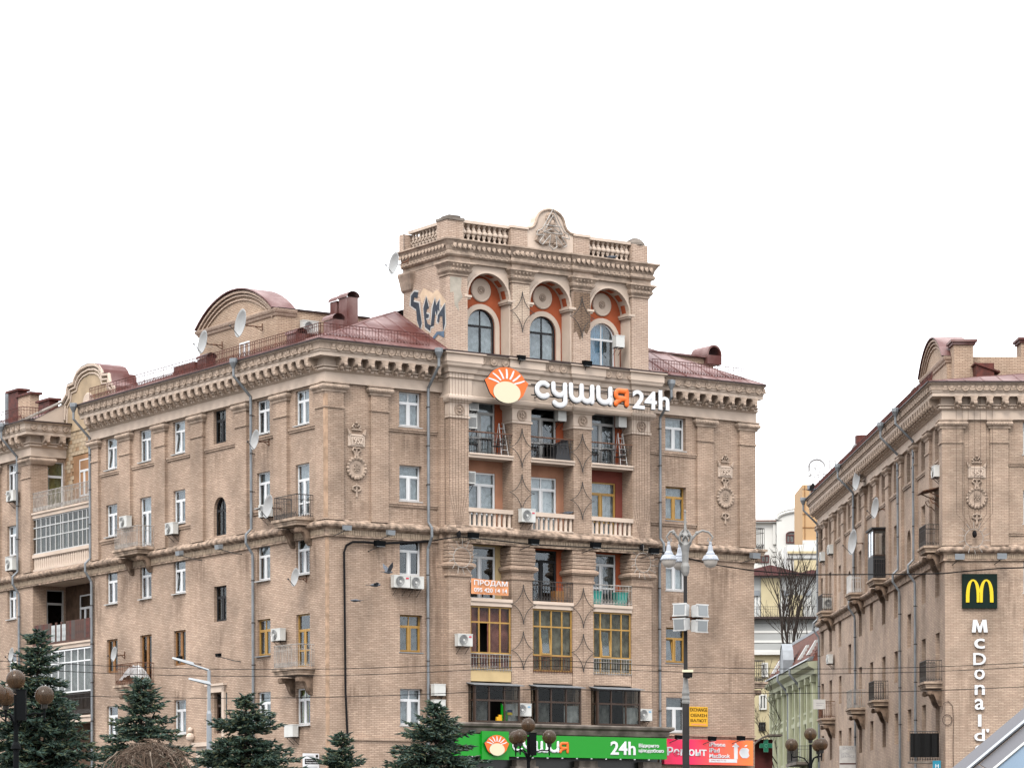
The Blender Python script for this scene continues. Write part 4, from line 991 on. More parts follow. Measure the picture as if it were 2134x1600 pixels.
# --- roof of the main building
def hip_roof(B, x0, x1, y0, y1, ix, iy, zt, name='roof', z=24.95, gap=None, e1=.92):
    e = .92
    a = [(x0 - e, y0 - e, z), (x1 + e1, y0 - e, z), (x1 + e1, y1, z), (x0 - e, y1, z)]
    b = [(x0 + ix, y0 + iy, zt), (x1 - ix, y0 + iy, zt), (x1 - ix, y1, zt), (x0 + ix, y1, zt)]
    mb = MB(); mb.q(a[0], b[0], b[3], a[3]); mb.q(a[1], a[2], b[2], b[1])
    ym = gap[2] if gap else y0 + iy
    if gap:
        g0, g1, gy = gap
        mb.q(a[0], (g0, y0 - e, z), (g0, y0 + iy, zt), b[0]); mb.q((g1, y0 - e, z), a[1], b[1], (g1, y0 + iy, zt)); mb.q((g0, gy, zt), (g1, gy, zt), (g1, y1, zt), (g0, y1, zt)); mb.q(b[0], (g0, y0 + iy, zt), (g0, y1, zt), b[3]); mb.q((g1, y0 + iy, zt), b[1], b[2], (g1, y1, zt))
    else: mb.q(a[0], a[1], b[1], b[0]); mb.q(*b)
    o = mb.obj(name, 'roof_red', B.e)
    mb = MB()                                                           # standing seams
    def seam(p, q):
        mb.tube([p, q], .028, 4, cap=False)
    n = 26
    for k in range(1, n):
        x = x0 - e + (x1 - x0 + e + e1) * k / n
        if gap and gap[0] - .1 < x < gap[1] + .1: continue
        f = min(1, (x - x0 + e) / (ix + e), (x1 + e1 - x) / (ix + e1))
        seam((x, y0 - e, z + .01), (x, y0 - e + (iy + e) * f, z + (zt - z) * f + .01))
    for k in range(1, 40):
        y = y0 - e + (y1 - y0 + e) * k / 40
        f = min(1, (y - y0 + e) / (iy + e))
        seam((x0 - e, y, z + .01), (x0 - e + (ix + e) * f, y, z + (zt - z) * f + .01))
    seam(a[0], b[0]); seam(a[1], b[1])
    mb.obj('roof_seam', 'roof_red', o, kind='stuff')
    return o
hip_roof(M, 0, WF, 0, 23.9, 6.25, 3.95, 27.55, gap=(6.27, 17.83, 3.36), e1=.08)

def roof_rail(B, pts, z, h=.62):
    mb = MB()
    railing_mb(mb, pts, h, .17, .013, .02)
    mb.obj('roof_railing', 'rust_red', B.e, (0, 0, z))
roof_rail(M, [(-.55, 23.0), (-.55, -.45), (5.3, -.45)], 25.12)
roof_rail(M, [(18.2, -.45), (23.9, -.45)], 25.12)

def barrel_dormer(B, x0, x1, y0, y1, zb, zs, rise, wallm, roofm='roof_red', moulded=True, xr=None):
    """arched gable looking to the left (face L) with a barrel roof running back"""
    mb = MB(); N = 16; yc, hw = (y0 + y1) / 2, (y1 - y0) / 2
    R = (hw * hw + rise * rise) / (2 * rise); a0 = math.asin(min(1, hw / R))
    if rise >= hw: R, a0 = hw, PI / 2
    arc = lambda r, off=0: [(yc + (r) * math.sin(a0 * (2 * k / N - 1)), zs + rise - R + (r) * math.cos(a0 * (2 * k / N - 1))) for k in range(N + 1)]
    out = arc(R)
    pts = [(y0, zb)] + out + [(y1, zb)]
    mb.add([(x0, y, z) for y, z in pts], [tuple(range(len(pts)))])
    mb.q((x0, y0, zb), (x1, y0, zb), (x1, y0, zs), (x0, y0, zs)); mb.q((x0, y1, zb), (x1, y1, zb), (x1, y1, zs), (x0, y1, zs))
    o = mb.obj('dormer', wallm, B.e)
    xw, x1 = x1, xr or x1
    mb = MB(); ro = arc(R + .08); ri = arc(R + .02); mb.add([(x1 - .05, *p) for p in arc(R)], [tuple(range(N + 1))])
    for k in range(N):
        p, q, r, s = ro[k], ro[k + 1], ri[k + 1], ri[k]
        mb.q((x0 - .28, *p), (x0 - .28, *q), (x1, *q), (x1, *p)); mb.q((x0 - .28, *s), (x0 - .28, *r), (x1, *r), (x1, *s)); mb.q((x0 - .28, *p), (x0 - .28, *s), (x0 - .28, *r), (x0 - .28, *q))
    mb.obj('dormer_roof', roofm, o)
    if moulded:
        mb = MB()
        for rr, dd, ww in ((R - .05, .2, .10), (R - .22, .12, .08), (R - .42, .07, .07)):
            A, Bq = arc(rr), arc(rr - ww)
            for k in range(N):
                mb.hexa([(x0 - dd, *A[k]), (x0 - dd, *A[k + 1]), (x0 - dd, *Bq[k + 1]), (x0 - dd, *Bq[k])], [(x0 - .001, *A[k]), (x0 - .001, *A[k + 1]), (x0 - .001, *Bq[k + 1]), (x0 - .001, *Bq[k])])
        mb.sweep([(x1, y1), (x0, y1), (x0, y0), (x1, y0)][::1], [(0, zs - .32), (.06, zs - .3), (.10, zs - .2), (.16, zs - .14), (.2, zs - .04), (.2, zs), (0, zs + .02)])
        mb.obj('dormer_moulding', 'brick_tower', o)
    return o
d = barrel_dormer(M, .95, 6.0, 6.2, 13.85, 24.9, 27.5, 1.4, 'brick_small', xr=2.0)
window(M, 'L', M.L(510, 715, -.95)[0], 25.3, 26.35, 1.0, d=-.93, top=0, back=[None, 'curtain_white'], sill=False)
MB().box(1.0, 6.1, 6.12, 13.9, 27.50, 27.58).obj('dormer_deck', 'roof_edge', d)
# little dormer on the right wing
d = MB().box(21.6, 24.1, 2.3, 4.2, 25.4, 26.6).obj('dormer', 'brick_small', M.e)
MB().hexa([(19.2, 2.1, 26.6), (24.1, 2.1, 26.6), (24.1, 4.4, 26.9), (19.2, 4.4, 26.9)], [(19.2, 2.1, 26.68), (24.1, 2.1, 26.68), (24.1, 4.4, 27.0), (19.2, 4.4, 27.0)]).obj('dormer_roof', 'roof_red', d)
mb = MB(); prof = [(22.55 + .1, 0)]
for k in range(12):
    t0, t1 = PI * k / 12, PI * (k + 1) / 12; f = lambda t, r, y: (23.95 - r * math.cos(t), y, 26.75 + r * 1.15 * math.sin(t))
    mb.q(f(t0, .46, 2.0), f(t1, .46, 2.0), f(t1, .46, 3.4), f(t0, .46, 3.4)); mb.q(f(t0, .46, 2.0), f(t1, .46, 2.0), f(t1, .38, 2.0), f(t0, .38, 2.0)); mb.q(f(t0, .38, 2.0), f(t1, .38, 2.0), f(t1, .38, 3.4), f(t0, .38, 3.4))
mb.box(23.5, 24.4, 2.0, 3.4, 26.3, 26.75); mb.obj('lunette', 'roof_red', d)
# red sheet-metal vents and ducts
def duct(x, y, z0, z1, w, dd, name='roof_vent', cap=True):
    mb = MB().box(x - w / 2, x + w / 2, y - dd / 2, y + dd / 2, z0, z1)
    if cap:
        for k in range(8):
            t0, t1 = PI * k / 8, PI * (k + 1) / 8; f = lambda t, yy: (x - (w / 2 + .05) * math.cos(t), yy, z1 + (w / 2 + .05) * .8 * math.sin(t))
            mb.q(f(t0, y - dd / 2 - .1), f(t1, y - dd / 2 - .1), f(t1, y + dd / 2 + .1), f(t0, y + dd / 2 + .1))
    return mb.obj(name, 'roof_red', M.e)
for px, py, pb, d_, w in ((706, 630, 690, -3.2, .62), (726, 622, 680, -3.2, .75)):
    y, z1 = M.L(px, py, d_); duct(3.2, y, 25.5, z1, .6, w)
y, z1 = M.L(695, 668, -2.0); duct(2.0, y, 25.2, z1, .6, .8)
y, z1 = M.L(617, 697, -.1); duct(.1, y, 25.0, z1, .5, .9)
y, z1 = M.L(430, 748, -.1); duct(.1, y, 25.0, z1, .5, .95)
y, z1 = M.L(400, 762, -1.5); MB().box(1.0, 2.5, y - 1.2, y + 1.0, 25.2, z1).obj('roof_hatch', 'rust_red', M.e)
# --- balconies of the left side
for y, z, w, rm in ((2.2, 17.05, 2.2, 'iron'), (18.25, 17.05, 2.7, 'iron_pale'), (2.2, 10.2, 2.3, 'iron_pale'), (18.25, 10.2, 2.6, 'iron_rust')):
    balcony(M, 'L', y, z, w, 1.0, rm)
mb = MB(); fbox(mb, 'L', 9.55, 9.78, .0, .12, 7.0, 9.7); fbox(mb, 'L', 11.02, 11.25, 0, .12, 7.0, 9.7); fbox(mb, 'L', 9.55, 11.25, 0, .12, 9.48, 9.8); fbox(mb, 'L', 9.45, 11.35, 0, .2, 9.8, 9.9); mb.obj('door_surround', 'stucco', M.e)
mb = MB(); fbox(mb, 'L', 8.6, 12.4, 0, .35, 6.9, 7.1); fbox(mb, 'L', 8.8, 12.2, 0, .2, 6.2, 6.9); mb.ball((-.15, 12.9, 7.4), .22); mb.ball((-.15, 12.9, 7.75), .14); mb.obj('portal_cornice', 'stucco', M.e)
# --- recessed loggia bay and the next wing on the left
LY0, LY1 = 23.9, 31.1
MB().box(2.0, 2.1, 24.0, 32.5, 0, 25.5).obj('loggia_wall', 'tile_bed', M.e)
mb = MB(); fbox(mb, 'L', 23.6, 24.0, -2.2, 0, 0, 24.3); mb.obj('wall', 'brick', M.e)
gy = 28.0
half = [(3.14, 24.5), (3.14, 25.45), (3.05, 26.25), (2.6, 26.55), (2.45, 27.0), (1.75, 27.05), (1.6, 27.3), (1.3, 27.55), (.8, 27.72), (0, 27.8)]
prof = [(gy + a, z) for a, z in half] + [(gy - a, z) for a, z in half[::-1][1:]]
mb = MB(); mb.add([(1.9, y, z) for y, z in prof], [tuple(range(len(prof)))]); mb.add([(2.4, y, z) for y, z in prof], [tuple(range(len(prof)))[::-1]])
gb = mb.obj('gable', 'tile_ochre', M.e)
mb = MB(); e = prof[1:-1]
for off, dd, r in ((0, 1.82, .10), (.22, 1.85, .07), (.42, 1.88, .05)):
    mb.tube([(dd, gy + (y - gy) * (1 - off / 3.2), z - off) for y, z in e], r, 6)
mb.obj('gable_moulding', 'stucco', gb)
mb = MB()
for k in range(len(e) - 1):
    a, b = e[k], e[k + 1]; mb.q((1.75, a[0], a[1] + .1), (1.75, b[0], b[1] + .1), (3.4, b[0], b[1] + .1), (3.4, a[0], a[1] + .1))
mb.obj('gable_roof', 'roof_red', gb)
mb = MB(); mb.lathe([(.62, 0), (.62, -.06), (.55, -.09), (.001, -.07)], 20, (1.9, gy + .1, 25.75), 'x'); mb.ball((1.82, gy + .1, 25.75), .18, 8, 5); mb.obj('roundel', 'stucco', gb)
tm = [cached('tile' + m, lambda m=m: MB().box(-.045, .0, -.205, .205, -.10, .10).mesh('tile', m)) for m in ('tile_ochre', 'tile_pale', 'tile_brown')]
rnd = random.Random(3); nt = 0
for j in range(26):
    z = 20.3 + j * .215
    for i in range(8):
        y = 28.1 + i * .43 + (.215 if j % 2 else 0)
        if 27.95 < y < 30.1 and z < 23.1: continue
        if y > 31.2 or nt > 290: continue
        k = rnd.random(); lo = z < 22.9
        link('tile', tm[2] if (lo and k < .75) or k < .12 else (tm[1] if k > .55 else tm[0]), M.e, (1.995 + rnd.uniform(-.006, .006), y, z)); nt += 1
mb = MB(); fbox(mb, 'L', 28.0, 30.1, -2.02, -1.96, 20.2, 23.15); mb.obj('plaster_patch', 'orange_plaster', M.e)
window(M, 'L', 28.75, 20.9, 22.9, 1.2, d=-1.95, back=[None, 'curtain_dim'], sill=False)
# return face of the wing, with pier, doors and cornice
HW = [grid_hole(1.35, 20.15, 22.95, 1.05), grid_hole(1.35, 13.4, 16.0, 1.05)]
mb = MB(); P = lambda x, z: (x, 31.1, z)

wall(mb, 'F', 0, 2.0, 0, 23.2, HW, d=-31.1); mb.obj('wall', 'brick', M.e)
window(M, 'F', 1.35, 20.15, 22.95, 1.04, d=-31.2, top=.28, cols=1, back='curtain_olive', door=True)
window(M, 'F', 1.35, 13.4, 16.0, 1.04, d=-31.2, top=.28, cols=1, col='alu_grey', glass='glass_dim', door=True)
W3 = [33.75, 37.6, 41.5]
hw = [grid_hole(y, *ROW[r], 1.15) for y in W3 for r in ROW]
mb = MB(); wall(mb, 'L', 31.1, 45, 0, 23.16, hw); mb.obj('wall', 'brick', M.e)
for y in W3:
    for r in ROW: window(M, 'L', y, *ROW[r], 1.15, d=-.14, back=mix_back(int(y) + r), tops=1 + (r == 1))
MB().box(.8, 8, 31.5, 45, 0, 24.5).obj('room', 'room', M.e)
pilaster(M, 'L', 31.0, 32.15); pilaster(M, 'L', 35.1, 36.2)
mb = MB().sweep([(0, 31.85), (0, 31.0), (.95, 31.0), (.95, 31.1)], [(.0, 22.70), (.17, 22.72), (.28, 22.86), (.32, 22.94), (.30, 23.03), (.24, 23.08), (.31, 23.10), (.31, 23.14), (0, 23.14)]).obj('capital', 'ornament', M.e)
MB().box(-.15, .85, 30.95, 31.1, 16.9, 22.72).obj('pilaster', 'brick', M.e)
c3 = MB().sweep([(0, 45), (0, 31.1), (1.95, 31.1)], CORN).obj('cornice', 'stucco', M.e)
MB().sweep([(0, 45), (0, 31.1), (1.95, 31.1)], [(.20, 24.90), (1.0, 24.885), (1.0, 24.95), (.20, 25.05)]).obj('roof_edge', 'roof_edge', M.e)
rows_of(M, 'L', 31.3, 45, .76, .2, 23.76, bracket_mesh(), 'cornice_bracket', c3); rows_of(M, 'L', 30.8, 45, .66, .8, 24.66, rosette_mesh(), 'rosette', c3)
rows_of(M, 'F', .1, 1.95, .74, -30.9, 23.76, bracket_mesh(), 'cornice_bracket', c3); rows_of(M, 'F', -.6, 1.9, .64, -30.3, 24.66, rosette_mesh(), 'rosette', c3)
MB().hexa([(-.9, 31.3, 24.95), (9, 31.3, 24.95), (9, 45, 24.95), (-.9, 45, 24.95)], [(4, 34, 26.6), (9, 34, 26.6), (9, 45, 26.6), (4, 45, 26.6)]).obj('roof', 'roof_red', M.e)
MB().prism([(-.2, 24.95), (1.95, 24.95), (1.95, 26.15)], 31.0, 31.35).obj('parapet_wall', 'stucco', M.e); MB().hexa([(-.6, 30.9, 24.98), (-.6, 31.9, 24.98), (2.0, 31.9, 26.28), (2.0, 30.9, 26.28)], [(-.6, 30.9, 25.06), (-.6, 31.9, 25.06), (2.0, 31.9, 26.36), (2.0, 30.9, 26.36)]).obj('roof_slope', 'stone_grey', M.e)
roof_rail(M, [(-.6, 45), (-.6, 31.2), (.6, 31.2)], 25.1, .7)
for (px, py, w, m) in ((41, 818, 1.3, 'rust_red'), (64, 826, 1.6, 'brick_small'), (105, 838, 1.4, 'rust_red')):
    y, z = M.L(px, py, -3.0)
    o = MB().box(2.6, 3.15, y - w / 2, y + w / 2, 25.2, z).obj('chimney', m, M.e)
    MB().box(2.5, 3.25, y - w / 2 - .2, y + w / 2 + .2, z, z + .12).obj('chimney_cap', 'rust_red', o)
y, z = M.L(27, 825, -3.0); MB().tube([(2.9, y, 25), (2.9, y, z)], .17, 8).tube([(2.9, y + .5, 25), (2.9, y + .5, z + .2)], .17, 8).obj('flue', 'zinc', M.e)
# loggia floors, glazing, parapets
mb = MB()
for z0, z1, dd in ((19.75, 20.05, .08), (12.55, 12.85, .05), (8.6, 8.95, .05)): MB().box(-dd, 2.0, LY0 + .02, LY1, z0, z1).box(-dd - .07, 0, LY0 + .02, LY1, z1 - .1, z1 + .003).obj('loggia_floor', 'stucco', M.e)
mb.box(-.02, 2.0, LY0 + .02, LY1, 16.2, 16.92); mb.obj('loggia_floor', 'stucco', M.e)
s = MB().box(-.10, .2, LY0, LY1, 17.62, 17.8).box(-.06, .2, LY0, LY1, 16.9, 17.0).box(.12, .2, LY0, LY1, 17.0, 17.62).obj('balustrade', 'stucco', M.e)
for k in range(26): link('baluster', baluster_mesh('plain'), s, (.02, LY0 + .3 + (LY1 - LY0 - .4) * k / 26, 16.99), scale=(1, 1, .93))
glazing(M, 'L', LY0 + .1, LY1 - .02, 17.82, 19.74, .02, 'alu_grey', [.07, .15, .24, .31, .40, .49, .53, .62, .70, .79, .86, .93], [.44, .74], fw=.055, glass='glass_dim', back=[('curtain_dim', 0, 1, 0, .72), ('curtain_grey', .35, .6, .0, .7)])
mb = MB(); railing_mb(mb, [(-.05, LY1 - .1), (-.05, LY0 + .1)], 1.05, .16, .018, .025); mb.obj('railing', 'iron_pale', M.e, (0, 0, 20.06))
mb = MB()
w0 = MB().box(-.05, .0, LY0 + .05, LY1 - .05, 12.86, 13.0).obj('parapet', 'plank_red', M.e)
n = 32
pl = [cached('plank%d' % k, lambda k=k: MB().box(-.03, .01, -.105, .105, 0, 1.14).mesh('plank', ['plank_red', 'wood_dark', 'rust_red'][k])) for k in range(3)]
for k in range(n):
    y = LY0 + .18 + (LY1 - LY0 - .3) * k / n
    if 14 <= k < 22 and k % 3 != 1:
        link('pane', cached('pn_f', lambda: MB().box(-.05, -.01, -.1, .1, .12, 1.0).mesh('pane', 'curtain_grey')), w0, (0, y, 12.86))
    else: link('plank', pl[rnd.choice((0, 0, 0, 1, 2))], w0, (0, y, 12.86))
glazing(M, 'L', LY0 + .1, LY1 - .02, 10.2, 12.5, .03, 'pvc', [k / 9 for k in range(1, 9)], [.7], fw=.07, glass='glass_dim', back=[('curtain_grey', 0, 1, 0, 1)])
mb = MB(); railing_mb(mb, [(-.12, LY1 - .1), (-.12, LY0 + .1)], 1.1, .16, .013, .022); mb.obj('railing', 'iron', M.e, (0, 0, 9.0))
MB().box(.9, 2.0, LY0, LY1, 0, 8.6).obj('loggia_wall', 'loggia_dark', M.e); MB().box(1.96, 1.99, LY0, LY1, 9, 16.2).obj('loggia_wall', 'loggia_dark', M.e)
window(M, 'L', 28.6, 13.3, 15.6, 1.3, d=-1.9, back=[None, 'curtain_dim'], glass='glass_dim', sill=False)

# ================================================================== RIGHT BUILDING
CN = [2.3, 6.7, 11.6, 16.3, 20.9, 25.8, 30.5, 35.2, 39.7, 44.3, 48.4]
WN, LN = 22.0, 49.8
hl, sp = [], []
for c, y in enumerate(CN):
    for r in ROW:
        z0, z1 = ROW[r]; w = 1.3; kw = dict(d=-.24, sill=False, back=[None, 'curtain_dim', 'curtain_dim', None, 'curtain_grey'][(c * 3 + r * 2) % 5])
        if c % 5 == 2:
            if r == 2: z0, z1, kw = 17.04, 18.9, dict(col='frame_dark', arch=True, glass='glass_dim', sill=False)
            elif r == 3: z0, z1, kw = 12.6, 14.4, dict(col='frame_dark', glass='glass_dim', sill=False)
            elif r == 4: continue
        elif r in (2, 4) and c in (0, 4, 6, 9): z0 = {2: 17.2, 4: 10.35}[r]; kw['door'] = True
        hl.append(grid_hole(y, z0, z1, w, kw.get('arch'))); sp.append((y, z0, z1, w, kw))
mb = MB(); wall(mb, 'L', 0, LN, 0, 23.16, hl); mb.obj('wall', 'brick_far', N.e)
for y, z0, z1, w, kw in sp: window(N, 'L', y, z0, z1, w, **kw)
mb = MB(); wall(mb, 'F', 0, WN, 0, 23.16, [grid_hole(4.54, *ROW[r], 1.22) for r in ROW]); mb.obj('wall', 'brick_far', N.e); MB().q((0, LN, 0), (WN, LN, 0), (WN, LN, 23.2), (0, LN, 23.2)).obj('wall', 'brick_far', N.e)
for r in ROW: window(N, 'F', 4.54, *ROW[r], 1.22, back='curtain_grey')
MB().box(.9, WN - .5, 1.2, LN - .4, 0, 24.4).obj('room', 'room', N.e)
for a, b in ((-.15, .92), (2.27, 3.17)): pilaster(N, 'F', a, b)
pl_y = [0.0] + [(CN[i] + CN[i + 1]) / 2 - .65 for i in range(10)] + [LN - .9]
for i, a in enumerate(pl_y): pilaster(N, 'L', a, a + (.8 if i == 0 else 1.3 if i < 11 else .9))
for z in (21.05, 17.6): sill_course(N, 'F', 3.18, 6, z)
for i in range(11): sill_course(N, 'L', pl_y[i] + 1.35, pl_y[i + 1] - .05, 21.36)
medallion(N, 1.6, 20.55)
MB().sweep([(0, LN), (0, 0), (WN, 0)], BELT).obj('belt_course', 'belt_stone', N.e)
cornice(N, [(0, LN), (0, 0), (WN, 0)], [('L', .2, LN - .2), ('F', .2, 8)])
mb = MB()
for i in range(46): fbox(mb, 'F', .1 + i * .095, .175 + i * .095, .05, .085 + .008 * (i * 7 % 3), 16.235, 16.475)
mb.obj('soldier_course', 'soldier_brick', N.e, kind='stuff')
hip_roof(N, 0, WN, 0, LN, 9.0, 3.95, 26.4)
roof_rail(N, [(-.55, LN), (-.55, .3)], 25.12, .5)
barrel_dormer(N, .95, 6.0, N.L(1973, 755, -.95)[0], N.L(1923, 795, -.95)[0], 24.9, 27.1, 1.5, 'brick_small', xr=2.2)
def brick_stack(B, px0, px1, pt, dd, zb=25.2, cap='roof_red'):
    u0, z = B.F(px0, pt, dd); u1, _ = B.F(px1, pt, dd)
    o = MB().box(u0, u1, -dd, -dd + 1.2, zb, z - .25).obj('chimney', 'brick_small', B.e)
    MB().box(u0 - .1, u1 + .1, -dd - .1, -dd + 1.3, z - .25, z - .12).box(u0 - .18, u1 + .18, -dd - .2, -dd + 1.4, z - .12, z).obj('chimney_cap', cap, o)
brick_stack(N, 1988, 2028, 708, -4.0); brick_stack(N, 2128, 2160, 704, -5.0)
u0, z = N.F(2030, 740, -6); 
o = MB().box(u0, u0 + 8, 6, 9, 25.2, z - .5).obj('dormer', 'brick_small', N.e); MB().hexa([(u0 - .2, 5.8, z - .5), (u0 + 8, 5.8, z - .5), (u0 + 8, 9, z + .1), (u0 - .2, 9, z + .1)], [(u0 - .2, 5.8, z - .42), (u0 + 8, 5.8, z - .42), (u0 + 8, 9, z + .18), (u0 - .2, 9, z + .18)]).obj('dormer_roof', 'roof_red', o)
u0, z = N.F(2035, 748, -3.0); o = MB().box(u0, u0 + .9, 3.0, 4.5, 25.2, z - .2).hexa([(u0 - .1, 2.9, z - .25), (u0 + 1.2, 2.9, z - .7), (u0 + 1.2, 4.6, z - .7), (u0 - .1, 4.6, z - .25)], [(u0 - .1, 2.9, z - .18), (u0 + 1.2, 2.9, z - .62), (u0 + 1.2, 4.6, z - .62), (u0 - .1, 4.6, z - .18)]).obj('roof_hatch', 'rust_red', N.e)
y, z = N.L(1798, 908, -2); o = MB().lathe([(.5, z - 1.2), (.5, z)], 10, (2, y, 0)).lathe([(.28, 24.9), (.28, z - 1.2)], 8, (2, y, 0)).obj('flue', 'rust_red', N.e)
y, z = N.L(1830, 908, -1.0); MB().box(.6, 2.2, y - 1.5, y + 1.5, 25.0, z).obj('roof_hatch', 'rust_red', N.e)
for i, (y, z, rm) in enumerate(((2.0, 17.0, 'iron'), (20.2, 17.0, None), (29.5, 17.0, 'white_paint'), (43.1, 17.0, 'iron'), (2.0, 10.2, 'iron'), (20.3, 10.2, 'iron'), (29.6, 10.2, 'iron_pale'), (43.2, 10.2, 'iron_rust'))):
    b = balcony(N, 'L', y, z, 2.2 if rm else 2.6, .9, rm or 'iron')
    if rm is None:                                                      # the dark boxed-in balcony
        MB().box(-1.05, 1.05, -.84, 0, 0, 1.25).obj('parapet', 'frame_dark', b); MB().box(-1.2, 1.2, -.95, 0, 2.75, 2.85).obj('box_roof', 'frame_dark', b)
        mb = MB(); ring(mb, -1.05, 1.05, 0, 1.5, .08, 0, .05); mb.box(-.04, .04, 0, .05, 0, 1.5); f = mb.obj('glazed_front', 'wood_dark', b, (0, -.84, 1.25))
        MB().box(-.97, -.04, .02, .03, .08, 1.42).box(.04, .97, .02, .03, .08, 1.42).obj('side_pane', 'glass', b, (0, -.84, 1.25))
        mb = MB(); ring(mb, 0, .8, 0, 1.5, .08, 0, .05); mb.obj('side_frame', 'wood_dark', b, (1.05, -.82, 1.25), PI / 2); MB().box(.08, .72, .02, .03, .08, 1.42).obj('side_pane', 'glass', b, (1.05, -.82, 1.25), PI / 2)
mb = MB(); 
for k in range(2): mb.tube([(-.75 + k * 1.5, 0, 2.3), (-.75 + k * 1.5, -.7, 2.6)], .03, 5)
for k in range(2):
    x = -.75 + k * 1.5; mb.tube([(x, -.02, 1.75), (x, -.2, 1.95), (x, -.38, 2.0), (x, -.5, 2.2), (x, -.35, 2.3), (x, -.3, 2.15)], .025, 5)
mb.hexa([(-1.0, 0, 2.75), (1.0, 0, 2.75), (1.0, -.9, 2.55), (-1.0, -.9, 2.55)], [(-1.0, 0, 2.79), (1.0, 0, 2.79), (1.0, -.9, 2.59), (-1.0, -.9, 2.59)])
N.put('canopy', mb.mesh('canopy', 'iron_rust'), 'L', 2.2, 0, 17.2)
# ================================================================== THINGS ON THE WALLS
# --- drainpipes
def drainpipe(B, face, u, label, d0=0.0, ztop=24.95, zb=3.0, cornice_=True, group='grey drainpipes'):
    t = B.thing('drainpipe', label, 'drainpipe', face, u, d0, 0, group)
    s = 1 if face == 'F' else 1
    D = 1.12 if cornice_ else .2
    pts = [(0, -D, ztop - .15), (0, -D, ztop - .75), (0, -.22, ztop - 1.65), (0, -.20, ztop - 1.9), (0, -.19, 17.05), (0, -.48, 16.75), (0, -.48, 16.35), (0, -.14, 15.85), (0, -.12, 15.6), (0, -.12, zb)]
    MB().tube(pts, .068, 8).obj('pipe', 'zinc', t)
    MB().lathe([(.07, -.30), (.09, -.26), (.20, -.02), (.20, .16), (.17, .17)], 8, (0, -D, ztop - .1)).obj('hopper', 'zinc', t)
    mb = MB()
    for z in (22.4, 20.6, 18.8, 14.6, 12.6, 10.6, 8.6):
        y = -.19 if z > 17 else -.12
        mb.lathe([(.07, -.03), (.085, -.03), (.085, .03), (.07, .03)], 8, (0, y, z)); mb.box(-.015, .015, y, 0, z - .015, z + .015)
    mb.obj('pipe_clamp', 'iron', t)
    return t
drainpipe(M, 'L', M.L(523, 1000, .2)[0], 'grey drainpipe between the fourth and fifth window columns of the left side')
drainpipe(M, 'L', 23.75, 'grey drainpipe beside the recessed loggias at the far end of the left side')
drainpipe(M, 'L', 32.6, 'leftmost grey drainpipe, on the wing beyond the loggias')
drainpipe(M, 'F', M.F(893, 1000, .2)[0], 'grey drainpipe in the corner left of the arcaded centre')
drainpipe(M, 'F', M.F(1376, 1000, .2)[0], 'grey drainpipe in the corner right of the arcaded centre', ztop=24.6)
drainpipe(N, 'L', 8.8, 'nearest grey drainpipe on the side wall of the right building')
drainpipe(N, 'L', 14.2, 'second nearest grey drainpipe on the side wall of the right building')
drainpipe(N, 'L', 32.0, 'third grey drainpipe, midway along the side of the right building')
drainpipe(N, 'L', 49.4, 'grey drainpipe at the far end of the side wall of the right building')

# --- water stains on the brick
def stain(B, face, u, ztop, w, h, d=.012):
    me = MB().q((-w / 2, 0, -h), (w / 2, 0, -h), (w / 2, 0, 0), (-w / 2, 0, 0)).mesh('water_stain', 'water_stain')
    B.put('water_stain', me, face, u, d, ztop)
py = M.L(523, 1000, .2)[0]
for u, z, w, h in ((py - .55, 16.0, .9, 5.5), (2.2, 15.7, 1.9, 1.8), (2.3, 9.0, 1.8, 3), (18.2, 15.7, 2.2, 2.2), (18.2, 9.0, 2.2, 3), (23.2, 16.0, .9, 6), (14.3, 9.9, 1.6, 2.4), (10.1, 12.8, 1.5, 3), (1.0, 16.1, 1.4, 2.6), (7.4, 16.1, 2.0, 2.0), (12.4, 16.1, 2.4, 2.2), (20.0, 16.1, 1.6, 2.2), (14.25, 14.4, 1.4, 1.5), (5.8, 10.9, 1.3, 1.4), (5.8, 17.9, 1.3, 1.0), (14.25, 17.9, 1.3, 1.0), (6.0, 21.1, 1.8, 1.6), (10.1, 21.1, 1.8, 1.6)): stain(M, 'L', u, z, w, h)
for u, z, w, h in ((4.6, 14.1, 2.0, 2.2), (3.0, 16.1, 2.4, 2.5), (5.75, 16.1, .8, 7), (4.5, 10.9, 1.4, 1.5), (22.6, 16.1, 2.6, 4), (20.0, 14.4, 1.4, 1.6), (23.5, 12.0, 1.6, 4), (18.25, 16.0, .6, 6), (1.6, 9.5, 2.0, 2.4), (4.5, 17.7, 1.6, 1.0), (20, 17.7, 1.6, 1.0), (4.7, 21.2, 2.2, 1.8), (19.8, 21.2, 2.2, 1.8), (1.58, 17.9, 1.2, 1.0)): stain(M, 'F', u, z, w, h)
for c in PX0[1:3]: stain(M, 'F', c, 21.9, .9, 3.0, .712); stain(M, 'F', c + .1, 9.8, 1.0, 2.0, .712)
for u, z, w, h in ((2.0, 15.8, 1.9, 3), (20.2, 15.8, 2.0, 3), (29.5, 15.8, 2, 3), (2.0, 9.0, 1.9, 3), (20.3, 9.0, 2, 3), (29.6, 9.0, 2, 3), (9.6, 16, .9, 5), (15, 16, .9, 5), (11.6, 12.4, 1.4, 3), (6.5, 14.4, 1.3, 1.6)): stain(N, 'L', u, z, w, h)
for u, z, w, h in ((1.4, 16.1, 2.4, 2.4), (3.2, 15.5, 1.2, 4), (1.0, 11, 1.2, 4), (2.6, 22.6, .8, 3)): stain(N, 'F', u, z, w, h)
